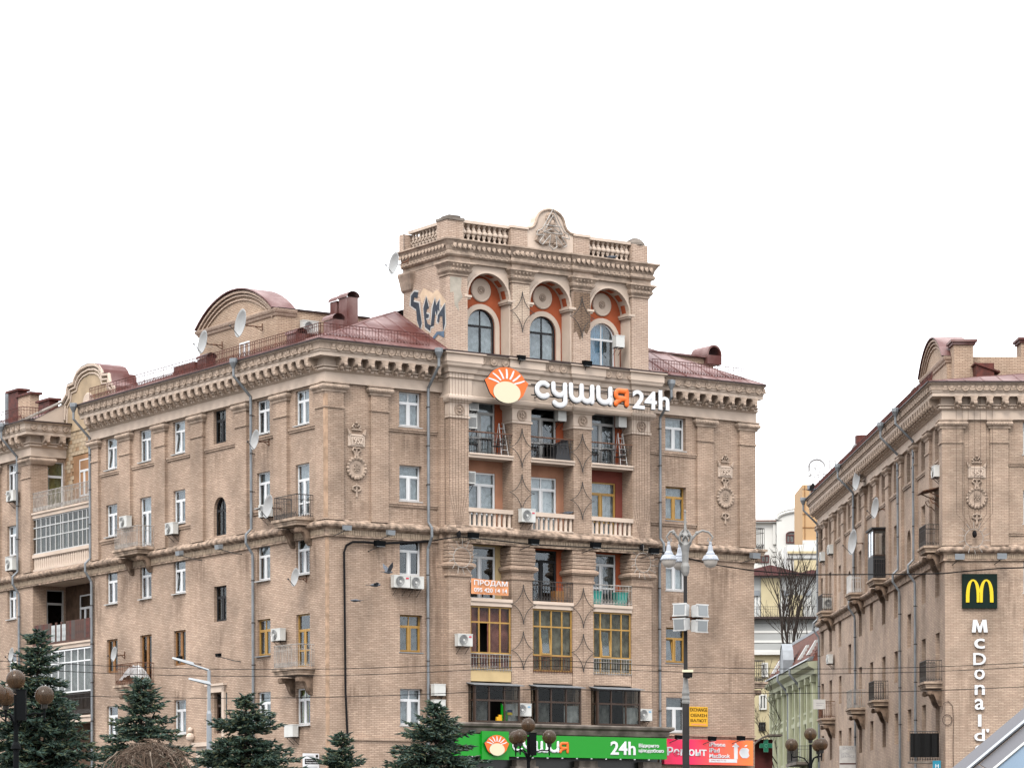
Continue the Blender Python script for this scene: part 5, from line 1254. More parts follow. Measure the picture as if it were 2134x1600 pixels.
# --- outdoor air-conditioner units
def ac_mesh(w):
    def f():
        h, dp = .56, .30; mb = MB()
        mb.box(-w / 2, w / 2, -dp, 0, 0, h); mb.box(-w / 2 - .01, w / 2 + .01, -dp - .01, .01, h - .03, h + .012)
        return mb.mesh('casing', 'ac_white')
    return cached(('ac', w), f)
def ac_unit(B, face, u, d, z, label, w=.82, blank=False, turn=0.0, logo=None, h=1.0):
    t = B.thing('air_conditioner', label, 'air conditioner', face, u, d, z, 'air conditioner outdoor units')
    if turn: t.rotation_euler.z += turn
    c = link('casing', ac_mesh(w), t, (0, -.12, 0), scale=(1, 1, h))
    if not blank:
        cx = -w * .13
        link('fan_grille', cached('acg', lambda: (lambda q: ([q.lathe([(.235, 0), (.235, .015), (.22, .02), (.001, .02)], 20, axis='y'), q.mesh('fan_grille', 'ac_grille')])[1])(MB())), t, (cx, -.43, .28 * h))
        link('fan_guard', cached('acr', lambda: (lambda q: ([q.lathe([(r, 0), (r + .012, .012), (r + .012, 0)], 20, axis='y') for r in (.07, .13, .19, .235)], q.lathe([(.05, 0), (.05, .014), (.001, .014)], 12, axis='y'), q.mesh('fan_guard', 'ac_white'))[2])(MB())), t, (cx, -.452, .28 * h))
    else:
        mb = MB()
        for k in range(9): mb.box(-w * .4, w * .4, -.435, -.42, .08 + k * .05, .105 + k * .05)
        if blank == 'louver': mb.obj('louver', 'ac_grille', t)
    if logo: MB().box(w * .24, w * .42, -.434, -.43, .40, .47).obj('badge', logo, t)
    mb = MB()
    for sx in (-.3, .3): mb.box(sx * w - .02, sx * w + .02, -.45, 0, -.05, -.012); mb.tube([(sx * w, -.38, -.03), (sx * w, 0, -.35)], .016, 4)
    mb.obj('wall_bracket', 'iron', t)
    return t
def ac_px(B, face, px, py, d, label, **k):
    u, z = getattr(B, face)(px, py, d + .42); return ac_unit(B, face, u, d, z - .28, label, **k)
ac_px(M, 'F', 838, 1211, 0, 'left of two white air conditioners side by side under the third-row window by the corner', w=.86, logo='sign_red')
ac_px(M, 'F', 870, 1213.5, 0, 'right of two white air conditioners side by side under the third-row window by the corner', w=.72)
ac_px(M, 'F', 1102, 1075, .7, 'white air conditioner on the second brick pier beside the stone balustrade', w=.78, logo='sign_red', h=1.1)
ac_px(M, 'F', 970, 1333, .7, 'white air conditioner on the first brick pier left of the yellow window with rose curtains', w=.8, logo='sign_red')
ac_px(M, 'F', 1092, 1479, .7, 'white air conditioner with black fan between the first two dark glazed boxes', w=.86, h=1.05, logo='curtain_blue')
ac_px(M, 'F', 1345, 1489, .7, 'white air conditioner on the fourth pier right of the dark glazed boxes', w=.82, logo='curtain_blue')
ac_px(M, 'F', 917, 1436, .2, 'upper of two blank white air conditioners stacked at the left edge of the centre', w=.62, blank=True, h=.95)
ac_px(M, 'F', 917, 1470, .2, 'lower of two blank white air conditioners stacked at the left edge of the centre', w=.62, blank=True)
ac_px(M, 'F', 1293, 711, .25, 'white air conditioner in the right arch of the tower beside the window', w=.5, blank=True)
ac_px(M, 'F', 988, 843, .1, 'upper louvered air conditioner in the first loggia under the signboard', w=.52, blank='louver', h=1.2)
ac_px(M, 'F', 985, 880, .1, 'lower louvered air conditioner in the first loggia under the signboard', w=.52, blank='louver', h=1.2)
ac_px(M, 'F', 1172, 865, .1, 'blank white air conditioner high in the second loggia under the signboard', w=.48, blank=True)
ac_px(M, 'F', 1298, 878, .1, 'blank white air conditioner high in the third loggia under the signboard', w=.48, blank=True)
ac_px(M, 'F', 983, 995, .1, 'louvered air conditioner in the first loggia above the stone balustrade', w=.42, blank='louver')
ac_px(M, 'L', 256, 1087, 0, 'white air conditioner beside the rusty-railed white balcony on the left side', w=.8)
ac_px(M, 'L', 352, 1101, 0, 'white air conditioner alone right of the second white balcony door on the left side', w=.85)
ac_px(M, 'L', 548, 1064, 0, 'white air conditioner half hidden by a dish left of the balcony near the corner', w=.85)
ac_px(M, 'L', 574, 1322, 0, 'white air conditioner above the iron balcony with yellow door near the corner', w=.85)
ac_px(M, 'L', 601, 1522, 0, 'blank white air conditioner low on the left side under the blue and green window', w=.8, blank=True)
ac_px(M, 'L', 20, 1033, 0, 'upper white air conditioner at the left edge, on the wing beyond the loggias', w=.9)
ac_px(M, 'L', 18, 1177, 0, 'lower white air conditioner at the left edge, on the wing beyond the loggias', w=.9, h=1.2)
ac_px(M, 'F', 648, 683, -6.2, 'white air conditioner on the brick side of the arched roof dormer', w=.85, h=1.1)
ac_px(N, 'F', 1730, 1258, -43.0, 'white air conditioner hung on the far upper balcony of the right building', w=.9, logo='sign_red', h=1.2)
for px, py, lb in ((1944, 983, 'white air conditioner by a top-row window nearest the corner of the right building'), (1726, 1145, 'right of two air conditioners high at the far end of the right building'), (1709, 1160, 'left of two air conditioners high at the far end of the right building'), (1724, 1373, 'white air conditioner at mid height at the far end of the right building')):
    ac_px(N, 'L', px, py, 0, lb, w=.85)

# --- satellite dishes
def dish(P, dia, label, face_dir=(-.88, -.46, .14), wall_dir=(.5, .8, -.1), arm=.9, group='satellite dishes'):
    t = thing('satellite_dish', label, 'satellite dish', P, 0, group)
    r = dia / 2
    me = cached(('dish', round(dia, 2)), lambda: MB().lathe([(r * k / 6, r * .28 * (k / 6) ** 2) for k in range(7)][:1] + [(max(.001, r * k / 6), r * .28 * (k / 6) ** 2) for k in range(1, 7)] + [(r * 1.02, r * .27), (r * .98, r * .26)] , 24).mesh('reflector', 'dish_grey', True))
    q = Vector(face_dir).to_track_quat('Z', 'Y')
    o = link('reflector', me, t); o.rotation_mode = 'QUATERNION'; o.rotation_quaternion = q
    f = Vector(face_dir).normalized(); w = Vector(wall_dir).normalized()
    foot = w * arm
    MB().tube([(0, 0, -.02), -f * .08, -f * .12 + Vector((0, 0, -.05)), foot], .028, 6).tube([foot + Vector((0, 0, -.18)), foot + Vector((0, 0, .18))], .03, 5).tube([foot + Vector((0, 0, -.18)), foot * .5], .018, 5).obj('wall_arm', 'iron_rust', t)
    lo = q @ Vector((0, -r * .95, r * .25)); lnb = f * r * 1.05 + Vector((0, 0, -r * .35))
    if lo.z > 0: lo = q @ Vector((0, r * .95, r * .25))
    MB().tube([lo, lnb], .016, 5).ball(tuple(lnb), .05, 6, 4).obj('receiver_arm', 'iron', t)
    return t
lw = M.u * 1.0 + M.v * .25
def dish_px(B, face, px, py, d, dia, label, **k):
    u, z = getattr(B, face)(px, py, d); return dish(B.on(face, u, d, z), dia, label, wall_dir=lw if face == 'L' else B.v, arm=max(.35, k.pop('arm', d)), **k)
dish_px(M, 'L', 508, 675, .3, 1.35, 'biggest satellite dish, in front of the arched dormer window', arm=1.2)
dish_px(M, 'L', 428, 714, .2, 1.15, 'satellite dish sticking out left of the arched dormer', arm=1.1)
dish_px(M, 'L', 536, 917, .75, .95, 'satellite dish beside the drainpipe at the top row of windows')
dish_px(M, 'L', 564, 1056, .85, 1.1, 'satellite dish on the left end of the balcony railing near the corner')
dish_px(M, 'L', 619, 1203, .6, .85, 'satellite dish under the third-row window closest to the corner')
dish_px(M, 'L', 241, 1363, .6, .78, 'satellite dish above the balcony with the white tarp')
dish_px(M, 'L', 27, 1365, .6, .82, 'satellite dish at the left edge above the globe lamps')
u, z = M.L(826, 550, -5.2); dish(M.world(5.2, u, z), 1.05, 'satellite dish behind the back corner of the tower parapet', wall_dir=(.8, .2, .3), arm=.6)
for px, py, dd, dia, lb in ((1790, 1001, .5, 1.25, 'upper dish on the pilasters of the right building'), (1829, 1059, .5, 1.2, 'middle dish on the side wall of the right building, next to a top window'), (1783, 1130, .6, 1.5, 'lowest and largest dish on the side wall of the right building, above the pale balcony')):
    u, z = N.L(px, py, dd); dish(N.on('L', u, dd, z), dia, lb, face_dir=(-.97, -.22, .10), wall_dir=(1, 0, -.05), arm=dd)
for px, py, dia, lb in ((1909, 830, 1.15, 'dish above the roof railing by the gable of the right building'), (1784, 942, .95, 'small dish on the roof edge halfway along the right building')):
    u, z = N.L(px, py, -.3); dish(N.on('L', u, -.3, z), dia, lb, face_dir=(-.93, -.35, .12), wall_dir=(.1, .1, -1), arm=.8)

# --- floodlights
def floodlight(B, face, px, py, d, label, black=False, arm=(-.35, .0), sz=1.0, wallgap=None):
    u, z = getattr(B, face)(px, py, d)
    t = B.thing('floodlight', label, 'floodlight', face, u, d, z, 'floodlights on the walls')
    s = .24 * sz
    mb = MB().hexa([(-s, -s * .7, -s * .62), (s, -s * .7, -s * .62), (s * .8, s * .6, -s * .5), (-s * .8, s * .6, -s * .5)], [(-s, -s * .9, s * .45), (s, -s * .9, s * .45), (s * .8, s * .6, s * .62), (-s * .8, s * .6, s * .62)])
    mb.obj('housing', 'black_metal' if black else 'lamp_grey', t)
    MB().hexa([(-s * .9, -s * .9 , -s * .70), (s * .9, -s * .9, -s * .70), (s * .7, s * .5, -s * .62), (-s * .7, s * .5, -s * .62)], [(-s * .9, -s * .75, -s * .62), (s * .9, -s * .75, -s * .62), (s * .7, s * .5, -s * .52), (-s * .7, s * .5, -s * .52)]).obj('glass', 'flood_face', t)
    g = d if wallgap is None else wallgap
    MB().tube([(0, 0, -s * .6), (arm[0], g * .6, -.32), (arm[0] * 1.2, g, -.36)], .022, 5).box(-s * .8, s * .8, -.03, .03, -s * .82, -s * .72).obj('arm', 'iron', t)
floodlight(M, 'L', 457, 1139, .9, 'grey floodlight under the belt course right of the other one on the left side', arm=(.5, 0), sz=.8)
floodlight(M, 'L', 375, 1152, .9, 'grey floodlight under the belt course by the white balcony on the left side', arm=(.5, 0), sz=.8)
floodlight(M, 'L', 456, 1364, .6, 'black lamp on a rusty arm right of the brown windows', True, sz=.6, arm=(.9, 0))
floodlight(M, 'L', 375, 1370, .6, 'black lamp on a rusty arm before the third brown window', True, sz=.6, arm=(.9, 0))
floodlight(M, 'F', 722, 1099, .6, 'grey floodlight on the belt course closest to the street corner', sz=.8)
floodlight(M, 'F', 813, 1109, .6, 'grey floodlight on the belt course above the paired air conditioners', sz=.8)
floodlight(M, 'F', 1572, 1157, .5, 'grey floodlight at the right end of the belt course', arm=(-.4, 0))
floodlight(M, 'F', 790, 1132, .3, 'black floodlight with white lens on the cable below the belt course', True)
for px, py, lb in ((985, 1115, 'black floodlight over the for-sale banner'), (1111, 1128, 'black floodlight over the dark second loggia'), (1240, 1135, 'black floodlight over the third lower loggia'), (1361, 1147, 'black floodlight at the right pier of the arcaded centre')):
    floodlight(M, 'F', px, py, 1.3, lb, True, wallgap=.5)
floodlight(M, 'F', 1483, 1538, .7, 'left black floodlight above the red repair sign', True, sz=.8)
floodlight(M, 'F', 1543, 1537, .7, 'right black floodlight above the red repair sign', True, sz=.8)
floodlight(M, 'F', 1413, 1535, .7, 'black floodlight above the red repair sign half behind the lamp post', True, sz=.7)
floodlight(M, 'F', 1085, 745, 1.35, 'black floodlight on the ledge at the foot of the second tower pier', True, sz=.8, arm=(0, 0), wallgap=.2)
floodlight(M, 'F', 1222, 757, 1.35, 'black floodlight on the ledge at the foot of the third tower pier', True, sz=.9, arm=(0, 0), wallgap=.2)
for px, py, lb in ((1999, 1159, 'left grey floodlight on the belt course above the golden arches'), (2087, 1158, 'right grey floodlight on the belt course above the golden arches')): floodlight(N, 'F', px, py, .6, lb, arm=(-.2, 0))

# ------------------------------------------------------------------ lettering
def stroke_letters(parts, r, y, flat=.5):
    mb = MB()
    for p in parts:
        q = [(x, 0, z) for x, z in p]
        n = len(q); 
        mb2 = MB().tube(q, r, 10, cap=False)
        for e in (q[0], q[-1]): mb2.ball(e, r, 10, 6)
        mb.v += [(a, y + b * flat, c) for a, b, c in [tuple(v) for v in mb2.v]] if False else []
        o = len(mb.v); mb.v += [(v[0], y + v[1] * flat, v[2]) for v in mb2.v]; mb.f += [tuple(i + o for i in f) for f in mb2.f]; mb.m += mb2.m
    return mb
def arcp(cx, cz, rx, rz, a0, a1, n=12): return [(cx + rx * math.cos(math.radians(a0 + (a1 - a0) * k / n)), cz + rz * math.sin(math.radians(a0 + (a1 - a0) * k / n))) for k in range(n + 1)]
def rounded_word(par, mats, boxes, r, t=.12):
    """the rounded lower-case letters of the restaurant sign, each letter a part"""
    for ch, (x0, x1, z0, z1) in boxes:
        a, b, c, e = x0 + r, x1 - r, z0 + r, z1 - r; cx = (a + b) / 2
        if ch == 'c': P = [arcp((a + b) / 2 + .05 * (b - a), (c + e) / 2, (b - a) * .55, (e - c) / 2, 48, 312, 16)]
        elif ch == 'y':
            m = c + (e - c) * .48
            P = [[(a, e)] + arcp((a + b) / 2, m + (b - a) * .40, (b - a) / 2, (b - a) * .40, 180, 360, 10), [(b, e), (b, m)] + arcp((a + b) / 2 + .02, c + (b - a) * .32, (b - a) / 2, (b - a) * .34, 0, -150, 10)]
        elif ch == 'w':
            h = (b - a) / 4; P = [[(a, e)] + arcp(a + h, c + h, h, h, 180, 360, 8) + [(cx, e)], [(cx, c + h)] + arcp(cx + h, c + h, h, h, 180, 360, 8) + [(b, e)], [(b, c + h), (b, c)]]
        elif ch == 'u': h = (b - a) / 2; P = [[(a, e)] + arcp(cx, c + h * .8, h, h * .8, 180, 360, 10) + [(b, e)], [(b, c + h), (b, c)]]
        else: continue
        stroke_letters(P, r, -t).obj('letter', mats[0], par)
        stroke_letters([[(x + .02, z - .03) for x, z in p] for p in P], r * 1.04, -t + .09).obj('letter_side', 'letter_side', par)
def text_child(par, s, x0, x1, z0, z1, m, y, off=.02, depth=.03, name='lettering', spacing=1.0):
    off = min(off, .012) if depth < .02 or z1 - z0 < .3 else off
    return text_mb(s, x0, x1, z0, z1, off, y, depth, spacing=spacing).obj(name, m, par)

def roundel_logo(par, cx, cz, w, h, y):
    """round two-tone emblem: orange fan with white stripes above a plain cream half disc"""
    A = [(cx + .5 * w * math.cos(math.radians(a)), cz + .5 * h * math.sin(math.radians(a))) for a in range(0, 181, 12)]
    top = [(cx + .53 * w, cz + .10 * h)] + [(cx + .47 * w * math.cos(math.radians(a)), cz + .02 * h + .48 * h * math.sin(math.radians(a))) for a in range(20, 161, 10)] + [(cx - .53 * w, cz + .10 * h), (cx - .40 * w, cz - .26 * h), (cx - .30 * w, cz - .38 * h), (cx + .30 * w, cz - .38 * h), (cx + .40 * w, cz - .26 * h)]
    MB().prism(top, y - .05, y + .04, 0, 1).obj('emblem_fan', ['sign_orange', 'letter_side'], par)
    low = [(cx + .33 * w * math.cos(math.radians(a)), cz - .20 * h + .30 * h * math.sin(math.radians(a))) for a in range(0, 360, 12)]
    MB().prism(low, y - .075, y + .02, 0, 1).obj('emblem_disc', ['sign_cream', 'letter_side'], par)
    for k in range(7):
        a = math.radians(22 + 136 * k / 6); f = lambda r, da: (cx + r * w * math.cos(a + da), cz - .02 * h + r * h * math.sin(a + da))
        MB().prism([f(.20, -.10), f(.33, -.09), f(.47, -.02), f(.47, .05), f(.33, .05), f(.20, .09)], y - .062, y - .045).obj('stripe', 'sign_white', par)

# --- the big roof-level sign over the loggias
SZ = lambda x, y: (880 + x / 3.952, 730 + y / 3.952)
D1 = 1.45
def fx(x, y, d=D1): return M.F(*SZ(x, y), d)
t = M.thing('restaurant_sign', 'big rounded white and orange letters with round emblem over the loggias', 'sign', 'F', 0, D1, 0)
(xa, za), (xb, zb) = fx(690, 140), fx(690, 435)
roundel_logo(t, xa, (za + zb) / 2, (fx(870, 290)[0] - fx(505, 290)[0]) * .93, za - zb, 0)
bx = []
for ch, x0, x1, y0, y1 in (('c', 915, 1045, 250, 405), ('y', 1050, 1182, 262, 475), ('w', 1195, 1405, 275, 442), ('u', 1420, 1555, 295, 455)):
    a, b = fx(x0, y0), fx(x1, y1); m0, m1 = fx((x0 + x1) / 2, y0), fx((x0 + x1) / 2, y1)
    bx.append((ch, (a[0], b[0], m1[1], m0[1])))
rounded_word(t, ['sign_white'], bx, .125)
def fbx(x0, x1, y0, y1): m0, m1 = fx((x0 + x1) / 2, y0), fx((x0 + x1) / 2, y1); return fx(x0, y0)[0], fx(x1, y1)[0], m1[1], m0[1]
def big(s, box, m):
    text_mb(s, *box, .022, -.12, .06).obj('letter', m, t); text_mb(s, box[0] + .03, box[1] + .03, box[2] - .03, box[3] - .03, .022, -.03, .06).obj('letter_side', 'letter_side', t)
def ya(par, box, r, t):
    x0, x1, z0, z1 = box; a, b, c, e = x0 + r, x1 - r, z0 + r, z1 - r; m = c + (e - c) * .42; h = (e - m) / 2
    P = [[(b, c), (b, e)], [(b, e), (a + h, e)] + arcp(a + h, m + h, h, h, 90, 270, 8) + [(b, m)], [((a + b) / 2 + .04, m), (a + .06, c + .10), (a, c)]]
    stroke_letters(P, r, -t).obj('letter', 'sign_orange', par); stroke_letters([[(x + .02, z - .03) for x, z in p] for p in P], r * 1.04, -t + .09).obj('letter_side', 'letter_side', par)
ya(t, fbx(1565, 1690, 315, 468), .13, .12)
big('2', fbx(1718, 1815, 332, 484), 'sign_white'); big('4', fbx(1815, 1915, 340, 488), 'sign_white'); big('h', fbx(1932, 2018, 335, 496), 'sign_white')
mb = MB()
for x in (9.0, 11, 13, 15, 17): mb.box(x - .02, x + .02, .0, .7, 23.2, 23.24); 
mb.box(10.4, 18.2, .05, .09, 23.2, 23.26).box(10.4, 18.2, .05, .09, 23.7, 23.76); mb.obj('sign_frame', 'iron', t)
# --- green fascia sign
D2 = 1.62
t = M.thing('shop_sign', 'long green fascia sign with white letters and a round emblem over the shop', 'sign', 'F', 0, D2, 0)
gx = lambda px, py=1555: M.F(px, py, D2)
MB().box(gx(944)[0], gx(1388.7)[0], -.03, .12, 6.18, 7.2).obj('panel', 'sign_green', t)
x0, x1 = gx(1001)[0], gx(1057)[0]; MB().box(x0, x1, -.14, -.03, 6.02, 7.34).obj('raised_panel', 'sign_green', t)
(xa, za), (xb, zb) = gx(1029, 1531), gx(1029, 1574)
roundel_logo(t, xa, (za + zb) / 2, (x1 - x0) * .86, za - zb, -.21)
def box2(px0, px1, py0, py1): return gx(px0)[0], gx(px1)[0], M.F((px0 + px1) / 2, py1, D2)[1], M.F((px0 + px1) / 2, py0, D2)[1]
rounded_word(t, ['sign_white'], [('c', box2(1066, 1090, 1541, 1566)), ('y', box2(1088, 1112, 1541, 1574)), ('w', box2(1114, 1141, 1543, 1568)), ('u', box2(1142, 1164, 1543, 1568))], .07, .06)
ya(t, box2(1164, 1184, 1545, 1569), .07, .06)
text_child(t, '24h', *box2(1271, 1323, 1544, 1572), 'sign_white', -.04, .02)
text_child(t, 'Відкрито', *box2(1330, 1372, 1549, 1558.5), 'sign_white', -.035, .012)
text_child(t, 'цілодобово', *box2(1330, 1382, 1559.5, 1568.5), 'sign_white', -.035, .012)
mb = MB()
for k in range(14): x = gx(950)[0] + k * .85; mb.box(x, x + .03, -.1, 0, 6.12, 6.17)
mb.obj('sign_clip', 'sign_white', t, kind='stuff')
# --- red repair sign (printed red to orange)
D3 = .35
gm = bpy.data.materials.new('sign_gradient'); gm.use_nodes = True
nn, ll = gm.node_tree.nodes, gm.node_tree.links
tc = nn.new('ShaderNodeTexCoord'); sx = nn.new('ShaderNodeSeparateXYZ'); mr = nn.new('ShaderNodeMapRange'); cr_ = nn.new('ShaderNodeValToRGB')
x0, x1 = M.F(1384, 1565, D3)[0], M.F(1569, 1565, D3)[0]
mr.inputs['From Min'].default_value = x0; mr.inputs['From Max'].default_value = x1
cr_.color_ramp.elements[0].color = (.58, .005, .06, 1); cr_.color_ramp.elements[0].position = .3; cr_.color_ramp.elements[1].color = (.75, .15, .025, 1)
ll.new(tc.outputs['Object'], sx.inputs[0]); ll.new(sx.outputs[0], mr.inputs['Value']); ll.new(mr.outputs[0], cr_.inputs[0]); ll.new(cr_.outputs[0], nn['Principled BSDF'].inputs['Base Color'])
nn['Principled BSDF'].inputs['Roughness'].default_value = .4; MATS['sign_gradient'] = gm
t = M.thing('shop_sign', 'red to orange repair sign with arrow and white apple emblem', 'sign', 'F', 0, D3, 0)
MB().box(x0, x1, -.02, .2, 6.0, 7.24).obj('panel', 'sign_gradient', t)
def box3(px0, px1, py0, py1): return M.F(px0, py0, D3)[0], M.F(px1, py0, D3)[0], M.F((px0 + px1) / 2, py1, D3)[1], M.F((px0 + px1) / 2, py0, D3)[1]
text_child(t, 'Ремонт', *box3(1389, 1471, 1556, 1574), 'sign_white', -.03, .018)
text_child(t, 'iPhone', *box3(1477, 1510, 1546, 1555), 'sign_white', -.03, .018)
text_child(t, 'iPad', *box3(1477, 1498, 1558, 1567), 'sign_white', -.03, .018)
text_child(t, 'MacBook', *box3(1477, 1520, 1570, 1578.5), 'sign_white', -.03, .018)
a = box3(1477, 1535, 1580.5, 1588); MB().box(a[0], a[1], -.04, -.02, a[2], a[3]).obj('phone_strip', 'sign_white', t)
text_child(t, '(096) 460-77-36', a[0] + .1, a[0] + 1.05, a[2] + .05, a[3] - .05, 'print_pink', -.041, .0, .004)
b = box3(1525, 1538, 1548, 1580); w = b[1] - b[0]
MB().prism([(b[0] + w * .3, b[2] - .02), (b[1] - w * .3 + .06, b[2] - .02), (b[1] - w * .3 + .06, b[3] - .18), (b[1] + .06, b[3] - .18), ((b[0] + b[1]) / 2 + .03, b[3] + .02), (b[0], b[3] - .18), (b[0] + w * .3, b[3] - .18)], -.046, -.02).obj('arrow', 'sign_white', t)
b = box3(1540, 1562, 1551, 1580); cx, cz, hw, hh = (b[0] + b[1]) / 2, b[2] + (b[3] - b[2]) * .40, (b[1] - b[0]) / 2, (b[3] - b[2]) * .40
ap = []
for k in range(40):
    a = PI / 2 + 2 * PI * k / 40; r = 1 - .10 * math.exp(-((math.sin(a) - 1) / .05) ** 2) - .09 * math.exp(-((math.sin(a) + 1) / .05) ** 2)
    x, z = hw * r * math.cos(a) * (1 - .10 * (math.sin(a) < 0) * abs(math.sin(a))), hh * r * math.sin(a)
    dx, dz = x - hw * 1.18, z - hh * .12; q = math.hypot(dx, dz); R = hw * .5
    if q < R: x, z = hw * 1.18 + dx / q * R, hh * .12 + dz / q * R
    ap.append((cx + x, cz + z))
MB().prism(ap, -.046, -.02).prism([(cx - .02, cz + hh * 1.08), (cx + .10, cz + hh * 1.15), (cx + .17, cz + hh * 1.5), (cx + .05, cz + hh * 1.42)], -.046, -.02).obj('apple_emblem', 'sign_white', t)
# --- yellow exchange board
t = M.thing('exchange_sign', 'yellow currency exchange board right of the tall lamp post', 'sign', 'F', 0, .04, 0)
x0, x1 = M.F(1436.5, 1490, .06)[0], M.F(1475, 1490, .06)[0]; z1, z0 = M.F(1455, 1472, .06)[1], M.F(1455, 1512.5, .06)[1]
MB().box(x0, x1, -.02, .03, z0, z1).obj('board', 'sign_yellow', t)
h = z1 - z0; text_child(t, 'EXCHANGE', x0 + .04, x1 - .04, z1 - h * .24, z1 - h * .06, 'sign_black', -.021, .006, .008)
text_child(t, 'ОБМІН', x0 + .08, x1 - .06, z1 - h * .52, z1 - h * .36, 'sign_black', -.021, .006, .008)
text_child(t, 'ВАЛЮТ', x0 + .08, x1 - .08, z1 - h * .78, z1 - h * .63, 'sign_black', -.021, .006, .008)
MB().box(x0 + .12, x1 - .1, -.024, -.02, z0 + h * .06, z0 + h * .13).obj('faded_line', 'banner_orange', t)
# --- for-sale banner
t = M.thing('banner', 'orange for-sale banner with phone number hung on a loggia rail', 'banner', 'F', 0, .8, 0)
(xa, za), (xb, zb), (xc, zc), (xd, zd) = M.F(981, 1204, .8), M.F(1058, 1212, .8), M.F(1057, 1241, .8), M.F(982, 1236.5, .8)
mb = MB(); n = 10
for k in range(n):
    f, g = k / n, (k + 1) / n; yy = lambda q: -.03 - .03 * math.sin(q * 14)
    L_ = lambda q, r: (xa + (xb - xa) * q, yy(q), (za + (zb - za) * q) * (1 - r) + (zd + (zc - zd) * q) * r)
    mb.q(L_(f, 0), L_(g, 0), L_(g, 1), L_(f, 1))
mb.obj('cloth', 'banner_orange', t)
hh = za - zd
text_child(t, 'ПРОДАМ', xa + .14, xb - .06, zd + hh * .50, za - hh * .10, 'sign_white', -.07, .014, .008)
text_child(t, '095 420 14 14', xa + .14, xb - .08, zd + hh * .13, zd + hh * .40, 'sign_white', -.07, .015, .008)
# --- small rent board at the street corner
y, z = M.L(648, 1585, .5)
t = M.thing('rent_sign', 'small white and black apartment rental board low by the street corner', 'sign', 'F', -.5, -y, 0)
s_ = .84; x0, x1, z1, z0 = -s_ / 2, s_ / 2, M.L(648, 1569, .5)[1], M.L(648, 1602, .5)[1]
MB().box(x0, x1, -.03, .03, z0, z1).obj('board', 'sign_white', t); h = z1 - z0
MB().box(x0 + .08, x1, -.036, -.03, z1 - h * .68, z1 - h * .34).obj('band', 'sign_black', t)
text_child(t, 'Apartments for rent', x0 + .12, x1 - .04, z1 - h * .48, z1 - h * .38, 'sign_white', -.038, .0, .004); text_child(t, 'Аренда квартир', x0 + .12, x1 - .04, z1 - h * .64, z1 - h * .52, 'sign_white', -.038, .004, .004)
MB().box(x0 + .2, x0 + .55, -.034, -.03, z1 - h * .2, z1 - h * .14).box(x0 + .12, x1 - .1, -.034, -.03, z0 + h * .12, z0 + h * .17).obj('small_print', 'print_grey', t); MB().box(x1 - .18, x1 - .06, -.034, -.03, z1 - h * .25, z1 - h * .08).obj('mark', 'sign_black', t)
MB().tube([(0, .05, 0), (0, .05, z1)], .04, 6).obj('post', 'iron', t)
# --- golden arches and the upright word on the right building
gN = lambda px, py, d=.1: N.F(px, py, d)
t = N.thing('golden_arches_sign', 'square dark sign with two golden arches on the right building', 'sign', 'F', 0, .06, 0)
(x0, z1), (x1, z0) = gN(2005, 1195.5), gN(2078, 1267)
MB().box(x0, x1, -.08, .05, z0, z1).obj('board', 'sign_dark_green', t)
w = x1 - x0; h = z1 - z0; mb = MB()
def arch_stroke(cx):
    out, inn = [], []
    for k in range(25):
        a = PI * k / 24
        out.append((cx - .205 * w * math.cos(a), z0 + .17 * h + .67 * h * math.sin(a) ** .62)); inn.append((cx - .105 * w * math.cos(a), z0 + .17 * h + .62 * h * math.sin(a) ** .72))
    for k in range(24): mb.prism([out[k], out[k + 1], inn[k + 1], inn[k]], -.12, -.08)
arch_stroke(x0 + .305 * w); arch_stroke(x0 + .685 * w); mb.obj('arches', 'arch_yellow', t)
t = N.thing('upright_word_sign', 'white letters one below another down the right building wall', 'sign', 'F', 0, .02, 0)
for ch, px0, px1, py0, py1 in (('M', 2025, 2058, 1291, 1317), ('c', 2030, 2052, 1330, 1351), ('D', 2028, 2054.5, 1360, 1385), ('o', 2030, 2052, 1393, 1415), ('n', 2031, 2052, 1426, 1447), ('a', 2031, 2051, 1455, 1478), ('l', 2038, 2045, 1488, 1513), ('d', 2030, 2052, 1518, 1543), ("'", 2055, 2061, 1518, 1525), ('s', 2032, 2051, 1552, 1574)):
    a, b = gN(px0, py0, .08), gN(px1, py1, .08)
    if ch == 'M':
        x0, x1, z0, z1 = a[0], b[0], b[1], a[1]; w = x1 - x0; k = .24 * w
        MB().prism([(x0, z0), (x0 + k, z0), (x0 + k * 1.25, z0 + (z1 - z0) * .62), ((x0 + x1) / 2 - k * .35, z0), ((x0 + x1) / 2 + k * .35, z0), (x1 - k * 1.25, z0 + (z1 - z0) * .62), (x1 - k, z0), (x1, z0), (x1 - k * .35, z1), (x1 - k * 1.35, z1), ((x0 + x1) / 2, z0 + (z1 - z0) * .42), (x0 + k * 1.35, z1), (x0 + k * .35, z1)], -.12, -.02).obj('letter', 'sign_white', t)
    else: text_mb(ch, a[0], b[0], b[1], a[1], .012, -.02, .1).obj('letter', 'sign_white', t)
